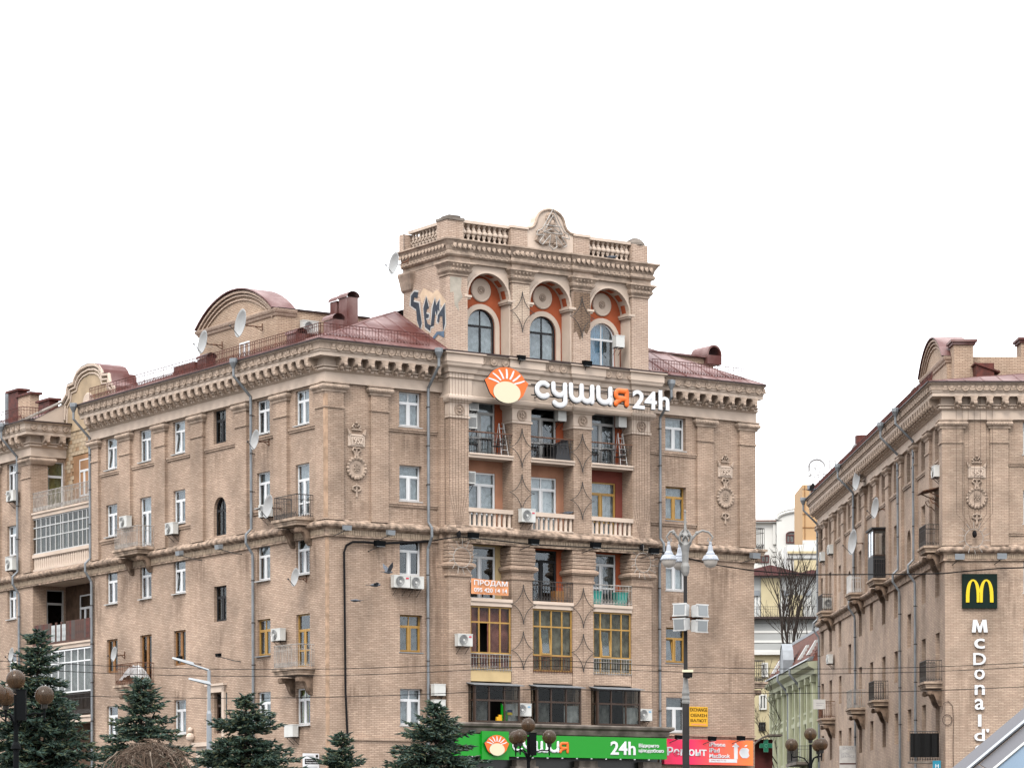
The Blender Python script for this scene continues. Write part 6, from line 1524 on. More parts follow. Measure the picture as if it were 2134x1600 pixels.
# --- other boards on and behind the right building
y, z = N.L(1952, 1592, .6); t = N.thing('hotel_sign', 'small teal upright sign with white letters at the foot of the right building', 'sign', 'F', -.6, -y, 0)
z1 = N.L(1952, 1584, .6)[1]; MB().box(-.2, .2, -.05, .05, z1 - 1.6, z1).obj('board', 'sign_teal', t)
for k, ch in enumerate('НО'): text_child(t, ch, -.07, .09, z1 - .36 - k * .24, z1 - .17 - k * .24, 'sign_white', -.055, .02, .01)
MB().box(-.05, .05, .05, .6, z1 - 1, z1 - .9).obj('bracket', 'iron', t)
y, z = N.L(1763, 1575, .7); t = N.thing('dating_sign', 'grey-white printed dating service board hung at the side of the right building', 'sign', 'F', -.6, -y, 0)
k = N.world(0, y, 0).y / FPX; z1, z0 = N.L(1763, 1553, .7)[1], N.L(1763, 1603, .7)[1]; w = 34 * k
MB().box(-w / 2, w / 2, -.03, .03, z0, z1).obj('board', 'white_paint', t); h = z1 - z0
text_child(t, 'DAISY', -w * .3, w * .36, z1 - h * .16, z1 - h * .04, 'print_grey', -.031, .005, .004); text_child(t, 'DATING', -w * .4, w * .1, z1 - h * .38, z1 - h * .28, 'print_grey', -.031, .005, .004); text_child(t, 'SERVICE', -w * .4, w * .42, z1 - h * .50, z1 - h * .40, 'print_grey', -.031, .005, .004)
MB().box(-w / 2, w / 2, -.034, -.03, z0 + h * .22, z0 + h * .28).obj('red_band', 'maroon_frame', t); MB().box(-.1, .1, .03, .6, z1 - .5, z1 - .42).obj('bracket', 'iron', t)
t = thing('board', 'blank white notice board on the lowest far balcony of the right building', 'board', N.on('L', 43.2, 1.05, 10.75), N.ang)
MB().box(-.36, .40, -1.3, -1.24, 0, .62).obj('panel', 'white_paint', t); MB().box(-.2, .3, -1.306, -1.3, .36, .39).box(-.2, .2, -1.306, -1.3, .22, .25).obj('print', 'print_grey', t)
y, z = N.L(1926, 1566, .9); t = N.thing('draped_frame', 'black cloth draped over a balcony frame low on the right building', 'cloth', 'F', -.9, -y, 0)
k = N.world(0, y, 0).y / FPX; zz = N.L(1926, 1525, .9)[1]
mb = MB(); n = 12
for i in range(n):
    f = lambda j: (-.7 + 1.45 * j / n, -.05 - .05 * math.sin(j * 1.9)); a, b = f(i), f(i + 1); mb.q((*a, zz - 1.25), (*b, zz - 1.25), (*b, zz - .05), (*a, zz - .05))
mb.obj('cloth', 'sign_black', t); mb = MB(); railing_mb(mb, [(-.7, .1), (.7, .1)], 1.5); mb.obj('railing', 'iron', t, (0, 0, zz - 1.45)); MB().box(-.7, .7, .0, .85, zz - 1.55, zz - 1.45).obj('slab', 'stone_grey', t)
# --- rooftop letters far along the right building
P0 = W(1702, 975, 214); k = 214 / FPX
t = thing('rooftop_sign', 'pale skeletal rooftop sign with ring emblem and letters against the sky', 'sign', P0, 0)
MB().lathe([(15.5 * k, 0), (19 * k, .1), (19 * k, -.1), (15.5 * k, 0)], 28, axis='y').obj('ring', 'far_letter', t)
text_child(t, 'ЖБ', -11 * k, 11 * k, -9 * k, 9 * k, 'far_letter', 0, .03, .05)
for i, ch in enumerate('ПРО'): text_child(t, ch, (24 + i * 23) * k, (41 + i * 23) * k, -3 * k, 17 * k, 'far_letter', 0, .03, .05)
mb = MB()
for x in (-14, 5, 30, 52, 75): mb.tube([(x * k, .1, -2.2), (x * k, .1, .3)], .03, 4); mb.tube([(x * k, .1, -2.2), ((x + 14) * k, .1, .3)], .02, 4)
mb.tube([(-20 * k, .1, -.55), (85 * k, .1, -.2)], .03, 4); mb.obj('frame', 'iron_pale', t)

# ------------------------------------------------------------------ graffiti on the tower side
GX = lambda x, y: M.L(790 + x / 3.557, 420 + y / 3.557, -TX0)
def gpoly(mb, pts, off):
    q = [GX(*p) for p in pts]; mb.add([(TX0 - off, y, z) for y, z in q], [tuple(range(len(q)))])
t = thing('graffiti', 'black, white and peach spray-painted lettering on the tower side wall', 'graffiti', M.world(0, 0, 0), M.ang)
mb = MB(); gpoly(mb, [(300, 700), (330, 640), (400, 680), (430, 650), (470, 700), (500, 740), (470, 780), (425, 720), (390, 760), (345, 700), (320, 760)], .004); mb.obj('peach_fill', 'graffiti_peach', t)
strokes = ([(238, 700), (262, 668), (292, 672), (286, 716), (262, 712), (258, 742), (296, 752), (318, 900), (306, 950), (282, 880), (276, 800), (236, 772)], [(330, 792), (352, 706), (372, 790), (356, 800), (352, 830), (372, 838), (368, 862), (350, 866), (362, 905), (385, 918), (380, 962), (342, 930)],
           [(384, 930), (398, 790), (416, 716), (426, 770), (436, 748), (450, 726), (448, 820), (438, 800), (430, 850), (420, 810), (408, 920)], [(438, 842), (488, 760), (492, 900), (476, 965), (470, 850), (452, 850), (446, 900), (432, 890)])
mb = MB(); k = 0
for p in strokes:
    cx, cy = sum(q[0] for q in p) / len(p), sum(q[1] for q in p) / len(p)
    out = []
    for x, y in p: L_ = math.hypot(x - cx, y - cy); out.append((x + (x - cx) / L_ * 11, y + (y - cy) / L_ * 13))
    gpoly(mb, out, .007 + .001 * k); k += 1
mb.obj('white_outline', 'graffiti_white', t)
mb = MB()
for k, p in enumerate(strokes): gpoly(mb, p, .014 + .001 * k)
mb.obj('black_stroke', 'graffiti_dark', t)
mb = MB(); gpoly(mb, [(398, 1010), (430, 965), (485, 960), (485, 1010), (440, 985), (405, 1030)], .022); mb.obj('blue_stroke', 'graffiti_blue', t)

# ------------------------------------------------------------------ light-wire stars, strings and suns on the piers
def star(px, pt, pb, label, d=.78):
    (u, z1), (_, z0) = M.F(px, pt, d), M.F(px, pb, d); cz, hh, hw = (z0 + z1) / 2, (z1 - z0) / 2, .72
    t = M.thing('star_light_frame', label, 'light frame', 'F', u, d, cz, 'star-shaped light frames on the piers')
    mb = MB()
    for sx in (-1, 1):
        for sz in (-1, 1):
            mb.tube([(sx * hw * math.cos(a * PI / 16) ** 3.2, 0, sz * hh * math.sin(a * PI / 16) ** 3.2) for a in range(9)], [.012 + .010 * (a / 8) for a in range(9)], 5)
    mb.obj('wire_frame', 'iron', t); MB().tube([(0, .04, hh), (0, .04, -hh)], .008, 4).obj('wire', 'brown_cable', t)
for px, a, b, lb in ((1088, 893, 974, 'upper star light frame on the second pier, between the black-railed balconies'), (1088, 988, 1066, 'star light frame on the second pier just above the air conditioner'), (1214, 904, 984, 'upper star light frame on the third pier, between the black-railed balconies'), (1214, 1004, 1082, 'star light frame on the third pier between the stone balustrades'),
                     (1091, 1218, 1300, 'star light frame on the second pier at the height of the for-sale banner'), (1091, 1315, 1395, 'lowest star light frame on the second pier between yellow windows'), (1216, 1225, 1308, 'star light frame on the third pier beside the lower iron balcony'), (1216, 1320, 1400, 'lowest star light frame on the third pier between yellow windows'),
                     (1089, 608, 692, 'star light frame on the second tower pier'), (1213, 618, 704, 'star light frame on the third, crumbling tower pier')): star(px, a, b, lb)
def strings(B, px, pt, pb, pend, d, label, n=7, w=.5):
    u, z1 = B.F(px, pt, d); _, z0 = B.F(px, pb, d); _, ze = B.F(px, pend, d)
    t = B.thing('string_lights', label, 'string lights', 'F', u, d, 0, 'hanging light strings')
    mb = MB()
    for k in range(n):
        x = -w + 2 * w * k / (n - 1); mb.tube([(x, 0, z1), (x, 0, z0), (x * .12, 0, ze)], .008, 4)
    mb.obj('wires', 'brown_cable', t); MB().ball((0, 0, ze - .1), .12, 6, 5, sz=1.6).obj('junction', 'black_cable', t)
strings(M, 955, 762, 1030, 1108, .95, 'strings of fine wires hanging down the first pier')
strings(M, 1337, 800, 1060, 1135, .95, 'strings of fine wires hanging down the fourth pier')
strings(N, 2030, 800, 1070, 1108, .3, 'strings of fine wires hanging over the medallion of the right building', w=.9)
def sun_frame(B, px, py, d, r, label, m):
    u, z = B.F(px, py, d); t = B.thing('sun_light_frame', label, 'light frame', 'F', u, d, z, 'sun-shaped light frames')
    mb = MB(); mb.tube([(r * math.cos(2 * PI * k / 24), 0, r * math.sin(2 * PI * k / 24)) for k in range(25)], .018, 5)
    for k in range(14):
        a = 2 * PI * (k + .5) / 14; mb.tube([(r * 1.1 * math.cos(a), -.03, r * 1.1 * math.sin(a)), (r * 1.75 * math.cos(a + .06), -.12, r * 1.75 * math.sin(a + .06))], .014, 4)
    mb.obj('ring', m, t)
sun_frame(M, 963, 1161, 1.05, .47, 'sun-shaped wire light frame on the head of the first pier', 'iron_pale'); sun_frame(M, 1340, 1172, 1.05, .47, 'sun-shaped wire light frame on the head of the fourth pier', 'iron_pale')
sun_frame(N, 2030, 1121, .25, .46, 'sun-shaped wire light frame under the medallion of the right building', 'iron_pale')

# ------------------------------------------------------------------ cables
def on_wall(B, pts, d): return [B.world(*B.loc('F', *((lambda q: (q[0], d, q[1]))(B.F(px, py, d))))) for px, py in pts]
def cable(name, pts, r, label, m='black_cable', cat='cable', n=6):
    P0 = Vector(pts[0]); o = MB().tube([Vector(p) - P0 for p in pts], r, n).obj(name, m, None, P0); return tag(o, label, cat)
cable('wall_cable', on_wall(M, [(706, 1600), (707, 1570), (722, 1548), (724, 1530), (720, 1440), (719, 1330), (718, 1240), (717, 1150), (722, 1136), (735, 1129), (760, 1129), (790, 1132), (850, 1130), (898, 1127)], .12), .058, 'thick black cable conduit running up the corner wall and bending right')
p = [M.on('F', *(lambda q: (q[0], dd, q[1]))(M.F(px, py, dd))) for px, py, dd in ((898, 1127, .15), (925, 1122, .9), (960, 1118, 1.15), (1020, 1124, 1.15), (1110, 1134, 1.15), (1240, 1141, 1.15), (1330, 1144, 1.15), (1380, 1150, .6), (1440, 1164, .3), (1480, 1175, .25), (1572, 1189, .3))]
p += [W(px, py, Y) for px, py, Y in ((1620, 1193, 153), (1700, 1197, 153), (1800, 1196.5, 153), (1900, 1196, 153), (1965, 1194.5, 152.6), (2010, 1190, 152.6), (2080, 1184, 152.6), (2140, 1182, 152.6))]
cable('street_cable', p, .032, 'black cable crossing the facade and the side street to the right building')
for i, (ya, yb, Y, lb) in enumerate(((1378, 1376, 108, 'highest thin overhead tram wire'), (1394, 1385, 108.6, 'second thin overhead wire, just below the highest'), (1447, 1428, 104, 'lowest thin overhead wire across the square'))):
    n = 24; pts = []
    for k in range(n + 1):
        x = -60 + 2260 * k / n; f = (x % 1130) / 1130; pts.append(W(x, ya + (yb - ya) * x / 2134 + 26 * (4 * f * (1 - f)) * (.8 if i < 2 else .6) - 4, Y))
    cable('overhead_wire', pts, .011, lb, n=4)['group'] = 'thin overhead wires'
cable('loose_cable', [N.on('F', *(lambda q: (q[0], .06, q[1]))(N.F(px, py, .06))) for px, py in ((1962, 1485), (1966, 1465), (1976, 1460), (1985, 1470), (1987, 1500), (1986, 1560), (1987, 1610))], .018, 'thin brown cable looping down the wall left of the upright word', 'brown_cable')
c = [(1974 + 10 * math.cos(a * .5), 1499 + 11 * math.sin(a * .5)) for a in range(40)]
cable('cable_coil', [N.on('F', *(lambda q: (q[0], .07, q[1]))(N.F(px, py, .07))) for px, py in c], .018, 'coil of spare cable at the corner of the right building', 'brown_cable')
# ================================================================== SIDE STREET BEHIND
def far_window(par, x, z, w, h, m='curtain_dim', fm='maroon_frame', cols=2, arch=False, y=-.02):
    f = MB(); ring(f, x - w / 2, x + w / 2, z, z + h, .12, y - .14, y)
    for k in range(1, cols): q = x - w / 2 + w * k / cols; f.box(q - .05, q + .05, y - .12, y, z + .12, z + h - .12)
    o = f.obj('window', fm, par)
    for k in range(cols): MB().box(x - w / 2 + w * k / cols + .05, x - w / 2 + w * (k + 1) / cols - .05, y - .07, y - .05, z + .08, z + h - .08).obj('pane', m, o)
    if arch:
        g = MB(); n = 10
        for k in range(n):
            a, b = PI * k / n, PI * (k + 1) / n; r = w / 2
            g.prism([(x - r * math.cos(a), z + h + r * .55 * math.sin(a)), (x - r * math.cos(b), z + h + r * .55 * math.sin(b)), (x - (r - .12) * math.cos(b), z + h + (r * .55 - .1) * math.sin(b)), (x - (r - .12) * math.cos(a), z + h + (r * .55 - .1) * math.sin(a))], y - .14, y)
        g.obj('arch_frame', fm, o)
        MB().prism([(x - (w / 2 - .1) * math.cos(PI * k / n), z + h + (w / 2 * .55 - .08) * math.sin(PI * k / n)) for k in range(n + 1)], y - .07, y - .05).obj('pane', m, o)
    return o
class Far:
    """a house seen face on at distance Y; x, z in metres from its own base point"""
    def __init__(s, label, px, Y): s.Y = Y; s.P = Vector((W(px, 1300, Y).x, Y, 0)); s.e = thing('house', label, 'house', s.P, 0, 'houses up the side street'); s.k = Y / FPX
    def x(s, px): return W(px, 1300, s.Y).x - s.P.x
    def z(s, py): return W(1640, py, s.Y).z
    def box(s, name, m, px0, px1, py1, py0, d0=0.0, d1=8.0): return MB().box(s.x(px0), s.x(px1), d0, d1, s.z(py0) if py0 < 1700 else 0, s.z(py1)).obj(name, m, s.e)
    def win(s, px0, px1, py1, py0, par=None, **k): return far_window(par or s.e, (s.x(px0) + s.x(px1)) / 2, s.z(py0), s.x(px1) - s.x(px0), s.z(py1) - s.z(py0), **k)
A = Far('tan rendered tower block behind the right building', 1700, 280)
A.box('wall', 'tan_facade', 1673, 1760, 1010, 1800)
mb = MB()
for py in (1040, 1072, 1100): mb.box(A.x(1673), A.x(1760), -.05, 0, A.z(py), A.z(py) + .08)
for px in (1677, 1703, 1730): mb.box(A.x(px), A.x(px) + .08, -.05, 0, 30, A.z(1012))
mb.obj('panel_joint', 'wood_brown', A.e); A.box('base_panel', 'white_facade', 1673, 1722, 1126, 1260, -.3, 0)
A = Far('ornate white house with round-headed windows up the side street', 1620, 300)
A.box('wall', 'white_facade', 1520, 1628, 1088, 1800); A.box('cornice', 'white_facade', 1520, 1629, 1082, 1089, -.5); A.box('gutter', 'tile_red', 1520, 1629, 1085, 1086.5, -.6, 0)
gp = [(A.x(1618), 0), (A.x(1618), A.z(1078))] + [(A.x(1618 + 60 * (1 - math.cos(a)) ), A.z(1078 - 18 * math.sin(a))) for a in [PI / 2 * k / 8 for k in range(1, 9)]] + [(A.x(1700), A.z(1062)), (A.x(1700), 0)]
g = MB().prism(gp, -.6, 6).obj('gable', 'white_facade', A.e)
for off in (0, 5): MB().tube([(x, -.7, z - off * A.k) for x, z in gp[1:-1]], .16, 6).obj('gable_moulding', 'white_facade', g)
A.win(1637, 1662, 1115, 1133, cols=3, arch=True, y=-.62); A.win(1637, 1661, 1150, 1176, cols=3, y=-.62); A.win(1579, 1603, 1156, 1172, cols=3); A.win(1668, 1690, 1115, 1133, cols=3, arch=True, y=-.62)
mb = MB().lathe([(.38, 0), (.38, .1), (.001, .12)], 18, (A.x(1664), -.6, A.z(1090)), 'y'); mb.obj('roundel', 'white_facade', g)
for px in (1614, 1624): A.box('pilaster', 'white_facade', px - 3, px + 3, 1092, 1134, -.25, 0)
for py in (1143, 1152, 1162): A.box('quoin', 'white_facade', 1610, 1630, py, py + 7, -.2, 0)
A.box('lamp_relief', 'grey_facade', 1616.5, 1621.5, 1097, 1114, -.35, -.25); A.box('roof_turret', 'zinc', 1663, 1671, 1049, 1062, 1, 3)
A = Far('low white and ochre house with dark red gable roof and grey-blue windows', 1630, 265)
A.box('wall', 'grey_facade', 1500, 1760, 1196, 1800, 0, 8)
g = MB().prism([(A.x(1530), A.z(1196)), (A.x(1604), A.z(1178)), (A.x(1672), A.z(1196)), (A.x(1668), A.z(1200)), (A.x(1534), A.z(1200))], -.8, 8).prism([(A.x(1655), A.z(1198)), (A.x(1690), A.z(1188)), (A.x(1760), A.z(1196)), (A.x(1760), A.z(1203))], -.6, 8).obj('roof', 'maroon_frame', A.e)
A.box('panel', 'yellow_facade', 1586, 1625, 1204, 1286, -.12, 0); A.box('panel', 'yellow_facade', 1643, 1672, 1240, 1286, -.12, 0); A.box('panel', 'white_facade', 1650, 1760, 1125, 1186, 4, 8)
A.box('band', 'yellow_facade', 1650, 1760, 1139, 1144, 3.8, 4); A.box('band', 'grey_facade', 1650, 1760, 1152, 1155, 3.8, 4); A.box('band', 'yellow_facade', 1664, 1760, 1158, 1184, 3.8, 4)
for a, b in ((1566, 1583), (1628, 1643), (1676, 1690)): A.win(a, b, 1230, 1286, m='curtain_grey', fm='white_facade'); A.box('blind', 'zinc', a, b, 1230, 1241, -.3, -.18)
A.box('ledge', 'roof_edge', 1500, 1760, 1286, 1290, -1.0, 0)
mb = MB(); railing_mb(mb, [(A.x(1560), -.9), (A.x(1720), -.9)], .95, .2); mb.obj('railing', 'iron', A.e, (0, 0, A.z(1288)))
for py in (1300, 1320, 1340): A.box('glass_band', 'grey_facade', 1500, 1760, py, py + 14, -.25, 0); A.box('band', 'white_facade', 1500, 1760, py + 14, py + 19, -.3, 0)
A = Far('yellow house with white windows between the two brick buildings', 1590, 236)
A.box('wall', 'yellow_facade', 1520, 1640, 1362, 1800); A.box('cornice', 'white_facade', 1520, 1642, 1358, 1364, -.4); A.win(1587, 1600, 1380, 1410, fm='white_facade', m='curtain_dim'); A.win(1581, 1597, 1446, 1478, fm='white_facade'); A.win(1580, 1594, 1504, 1522, fm='frame_dark')
# pharmacy wall
Pp = W(1592, 1570, 204); k = 204 / FPX
t = thing('pharmacy', 'dark red shop wall with grey curved canopy in the side street', 'shop', (Pp.x, 204, 0), 0)
MB().box(-60 * k, 18 * k, 0, 4, 0, W(1592, 1540, 204).z).obj('wall', 'brick_red_wall', t)
mb = MB(); zc = W(1592, 1530, 204).z
for i in range(8):
    a, b = i / 8, (i + 1) / 8; f = lambda q: (-24 * k + q * 60 * k, zc - (1 - math.sin(PI / 2 * min(1, q * 1.6))) * 20 * k)
    p, q = f(a), f(b); mb.hexa([(p[0], -.9, p[1] - .12), (q[0], -.9, q[1] - .12), (q[0], 1, q[1] - .12), (p[0], 1, p[1] - .12)], [(p[0], -.9, p[1]), (q[0], -.9, q[1]), (q[0], 1, q[1]), (p[0], 1, p[1])])
mb.obj('canopy', 'stone_grey', t)
t = thing('pharmacy_cross', 'green pharmacy cross on the dark red wall', 'sign', W(1596, 1553, 203.4), 0)
a, b = 4.6 * k, 13.2 * k
def cross(a, b): return [(-a, -b), (a, -b), (a, -a), (b, -a), (b, a), (a, a), (a, b), (-a, b), (-a, a), (-b, a), (-b, -a), (-a, -a)]
MB().prism(cross(a, b), -.1, .1).obj('cross', 'pharmacy_rim', t); MB().prism(cross(a * .86, b * .93), -.115, -.1).obj('cross_face', 'pharmacy_green', t)
MB().lathe([(a * .8, 0), (a * .8, .01), (a * .65, .012), (a * .65, 0)], 16, (0, -.115, 0), 'y').tube([(-.1, -.13, .05), (.1, -.13, .1), (-.03, -.13, -.03), (.03, -.13, -.14)], .018, 4).obj('emblem', 'pharmacy_rim', t)
# green house, in line with the side of the right building
t = thing('house', 'pale green stucco house with red mansard roof beyond the right building', 'house', N.O, N.ang, 'houses up the side street')
y0, y1, zc = 50.3, 78.0, 14.3
hl = [grid_hole(y, z, z + 2.4, 1.2) for y in (53, 56.5, 60, 63.5, 67, 70.5, 74, 76.6) for z in (4.2, 8.0, 11.2)]
mb = MB(); wall(mb, 'L', y0, y1, 0, zc, hl, d=.1, t=.3); mb.q((-.1, y1, 0), (8, y1, 0), (8, y1, zc), (-.1, y1, zc)); mb.obj('wall', 'green_facade', t)
MB().box(.5, 8, y0, y1 - .2, 0, zc).obj('room', 'room', t)
for h in hl:
    o = MB().box(.0, .06, h[0], h[1], h[2], h[3]).obj('pane', 'glass_dim', t)
    mb = MB(); fbox(mb, 'L', h[0] - .2, h[1] + .2, .1, .22, h[3], h[3] + .3); fbox(mb, 'L', h[0] - .12, h[1] + .12, .1, .2, h[2] - .15, h[2]); fbox(mb, 'L', (h[0] + h[1]) / 2 - .05, (h[0] + h[1]) / 2 + .05, -.06, .02, h[2], h[3]); fbox(mb, 'L', h[0], h[1], -.05, .03, h[3] - .8, h[3] - .7); mb.obj('window', 'green_trim', t)
for y in (51.6, 54.8, 58.2, 61.8, 65.2, 68.8, 72.2, 75.4, 77.6):
    mb = MB(); fbox(mb, 'L', y - .25, y + .25, .1, .3, 3.0, 13.4); fbox(mb, 'L', y - .35, y + .35, .1, .42, 13.0, 13.4); mb.obj('pilaster', 'green_trim', t)
MB().sweep([(0, y1), (0, y0)], [(.1, 13.4), (.3, 13.5), (.3, 13.8), (.7, 14.0), (.8, 14.3), (.1, 14.35)]).obj('cornice', 'green_trim', t)
rf = MB().hexa([(-.5, y0, 14.35), (8, y0, 14.35), (8, y1, 14.35), (-.5, y1, 14.35)], [(1.0, y0, 16.9), (8, y0, 16.9), (8, y1 - 1, 16.9), (1.0, y1 - 1, 16.9)]).obj('roof', 'tile_red', t)
MB().hexa([(-.9, y0, 14.36), (-.4, y0, 14.36), (-.4, y1, 14.36), (-.9, y1, 14.36)], [(-.6, y0, 14.6), (-.3, y0, 14.7), (-.3, y1, 14.7), (-.6, y1, 14.6)]).box(.8, 1.4, y0, y1 - 1, 16.85, 17.05).obj('zinc_edge', 'zinc', rf)
for y in (53, 58, 70, 74.5): MB().hexa([(-.5, y - .3, 14.9), (.6, y - .3, 14.9), (.6, y + .3, 14.9), (-.5, y + .3, 14.9)], [(.1, y - .25, 15.9), (.9, y - .25, 16.0), (.9, y + .25, 16.0), (.1, y + .25, 15.9)]).obj('skylight', 'alu_grey', rf)
for i in range(11):
    f = i / 11; MB().box(-.55 + 1.5 * f, -.5 + 1.5 * f, y0, y1, 14.36 + 2.55 * f, 14.52 + 2.55 * f).obj('tile_course', 'tile_red', rf)
pr = [(-1.2, 14.3), (1.2, 14.3), (1.15, 15.2), (.8, 15.9), (0, 16.4), (-.8, 15.9), (-1.15, 15.2)]
mb = MB().add([(-.9, 64 + a, z) for a, z in pr], [tuple(range(7))])
for i in range(7): a, b = pr[i], pr[(i + 1) % 7]; mb.q((-.95, 64 + a[0], a[1]), (-.95, 64 + b[0], b[1]), (-.2, 64 + b[0], b[1]), (-.2, 64 + a[0], a[1]))
mb.obj('pediment', 'zinc', rf)
b = link('balcony', MB().box(-3.2, 3.2, -1.0, 0, -.2, 0).mesh('balcony', 'stone_grey'), t, (-.1, 57.0, 7.8), -PI / 2); mb = MB(); railing_mb(mb, [(-3.1, 0), (-3.1, -.9), (3.1, -.9), (3.1, 0)], 1.05, .2); mb.obj('railing', 'iron', b)
for y in (58.5, 66.0): MB().tube([(-1.0, y, 14.3), (-1.0, y, 13.9), (-.4, y, 13.2), (-.25, y, 12.8), (-.25, y, 0)], .09, 6).obj('gutter_pipe', 'zinc', t)

# balconies on the hidden right-hand side of the main building
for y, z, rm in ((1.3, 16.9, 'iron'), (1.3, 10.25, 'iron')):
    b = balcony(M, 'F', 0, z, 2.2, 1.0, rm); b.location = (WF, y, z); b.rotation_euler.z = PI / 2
mb = MB().hexa([(-1.0, 0, 1.5), (1.0, 0, 1.5), (1.0, -.95, 1.35), (-1.0, -.95, 1.35)], [(-1.0, 0, 1.53), (1.0, 0, 1.53), (1.0, -.95, 1.38), (-1.0, -.95, 1.38)]); 

# ------------------------------------------------------------------ bare street trees
def bare_tree(P, top, label, seed, spread=1.0, r0=.22, depth=6):
    rr = random.Random(seed); mb = MB(); tw = MB()
    def grow(p, d, L, r, k):
        n = 3; pts = [p]
        for i in range(n):
            d = (d + Vector((rr.uniform(-.16, .16), rr.uniform(-.16, .16), rr.uniform(-.02, .12)))).normalized(); pts.append(pts[-1] + d * L / n)
        (mb if k < 3 else tw).tube(pts, [r, r * .88, r * .78, r * .68], 6 if k < 2 else 4, cap=False)
        if k >= depth: return
        for i in range(2 if k == 0 else rr.choice((2, 3, 3))):
            a = rr.uniform(0, 2 * PI); s = rr.uniform(.32, .72) * spread
            nd = (d + Vector((math.cos(a) * s, math.sin(a) * s, rr.uniform(-.1, .25)))).normalized()
            grow(pts[-1] if i < 2 else pts[2], nd, L * rr.uniform(.66, .86), max(.012, r * .62), k + 1)
    H = top - P.z
    t = thing('bare_tree', label, 'tree', P, 0, 'leafless street trees')
    grow(Vector((0, 0, 0)), Vector((0, 0, 1)), H * .27, r0, 0)
    s = H / max(v[2] for v in tw.v)
    for m in (mb, tw): m.v = [(x * s, y * s, z * s) for x, y, z in m.v]
    mb.obj('trunk', 'bark', t); tw.obj('crown', 'bark', t, kind='stuff')
P = W(1668, 1500, 245); P.z = 9; bare_tree(P, W(1668, 1125, 245).z, 'tall leafless tree in the side street before the white houses', 4, .52, .26, 6)
P = W(1640, 1500, 243); P.z = 9; bare_tree(P, W(1640, 1185, 243).z, 'smaller leafless tree left of the tall one in the side street', 9, .8, .16, 6)
P = W(1594, 1600, 225); P.z = 2; bare_tree(P, W(1594, 1370, 225).z, 'leafless tangled tree before the yellow house', 15, 1.1, .12, 6)

# ================================================================== SQUARE IN FRONT
# --- blue spruces
def spruce(px, ptop, Y, slope, label, seed, lean=0.0, dens=1.0):
    top = W(px, ptop, Y); H = top.z; P = Vector((top.x, Y, 0)); rr = random.Random(seed)
    t = thing('spruce_tree', label, 'tree', P, 0, 'blue spruces before the building')
    mb = MB().tube([(0, 0, 0), (0, 0, H * .5), (lean, 0, H * .98)], [.16, .10, .015], 8); mb.obj('trunk', 'bark', t)
    fo, br = MB(), MB()
    def spindle(p, d, L, w):
        d = d.normalized(); a = d.orthogonal().normalized(); b = d.cross(a); m = p + d * L * .42
        vs = [p, p + d * L] + [m + (a * math.cos(k * PI / 2 + .4) + b * math.sin(k * PI / 2 + .4)) * w for k in range(4)]
        fo.add(vs, [(0, 2 + k, 2 + (k + 1) % 4) for k in range(4)] + [(1, 2 + (k + 1) % 4, 2 + k) for k in range(4)])
    z = H - .10
    ph = rr.uniform(0, 6)
    for k in range(26): # leader shoot
        q = H - .55 + .55 * k / 26; a = k * 2.4; spindle(Vector((lean * q / H, 0, q)), Vector((math.cos(a) * .6, math.sin(a) * .6, .75)), .13, .016)
    zmin = max(.4, W(px, 1600, Y).z - .9)
    while z > zmin:
        dz = H - z; R = slope * dz ** .85 + .05
        nb = max(5, int((6 + R * 7.5) * dens))
        for i in range(nb):
            a = ph + 2 * PI * i / nb + rr.uniform(-.25, .25); L = R * rr.uniform(.6, 1.2); h = Vector((math.cos(a), math.sin(a), 0)); side = Vector((-h.y, h.x, 0))
            up = .55 if dz < .5 else (.30 if dz < 1.2 else .02); n = max(3, int(L / .105)); base = Vector((lean * z / H, 0, z + rr.uniform(-.1, .1)))
            pt = lambda f: base + h * L * f + Vector((0, 0, L * (up * f - .22 * f * f + .16 * f ** 4)))
            br.tube([pt(0), pt(.5), pt(1)], [.02, .014, .006], 4, cap=False)
            for j in range(n):
                f = (j + rr.uniform(.2, .9)) / n
                if f < .22 and L > .8: continue
                p = pt(f); w = (.26 + .18 * L) * (1.1 - f * .65)
                for sd in (-1, 1):
                    d = h * rr.uniform(.55, 1.0) + side * sd * rr.uniform(.45, 1.0) + Vector((0, 0, rr.uniform(-.45, .30)))
                    q = p + d.normalized() * w * .5 * rr.random()
                    spindle(p, d, w * rr.uniform(.6, 1.1), .034); 
                    for _ in range(2): spindle(q, d + Vector((rr.uniform(-.7, .7), rr.uniform(-.7, .7), rr.uniform(-.3, .5))), w * rr.uniform(.45, .75), .028)
                spindle(p, h + Vector((0, 0, rr.uniform(.0, .7))), .2, .028)
            spindle(pt(.97), h + Vector((0, 0, rr.uniform(-.1, .5))), rr.uniform(.16, .34), .03)
        z -= .20 + .06 * dz ** .5; ph += 1.1
    br.obj('branches', 'bark', t, kind='stuff'); fo.obj('foliage', 'spruce', t, kind='stuff')
    return t
spruce(78, 1318, 84, .58, 'tallest dark spruce behind the globe lamp at the left edge', 1, dens=1.15)
spruce(294, 1412, 97, .66, 'slender spruce behind the dry brush, under the balcony with the tarp', 2)
spruce(512, 1452, 92, .84, 'broad bluish spruce left of the street corner', 3, dens=1.1)
spruce(711, 1530, 99, .64, 'smallest spruce, in front of the street corner and rental board', 4)
spruce(908, 1468, 93, .92, 'broad spruce in front of the left end of the green shop sign', 5, dens=1.1)

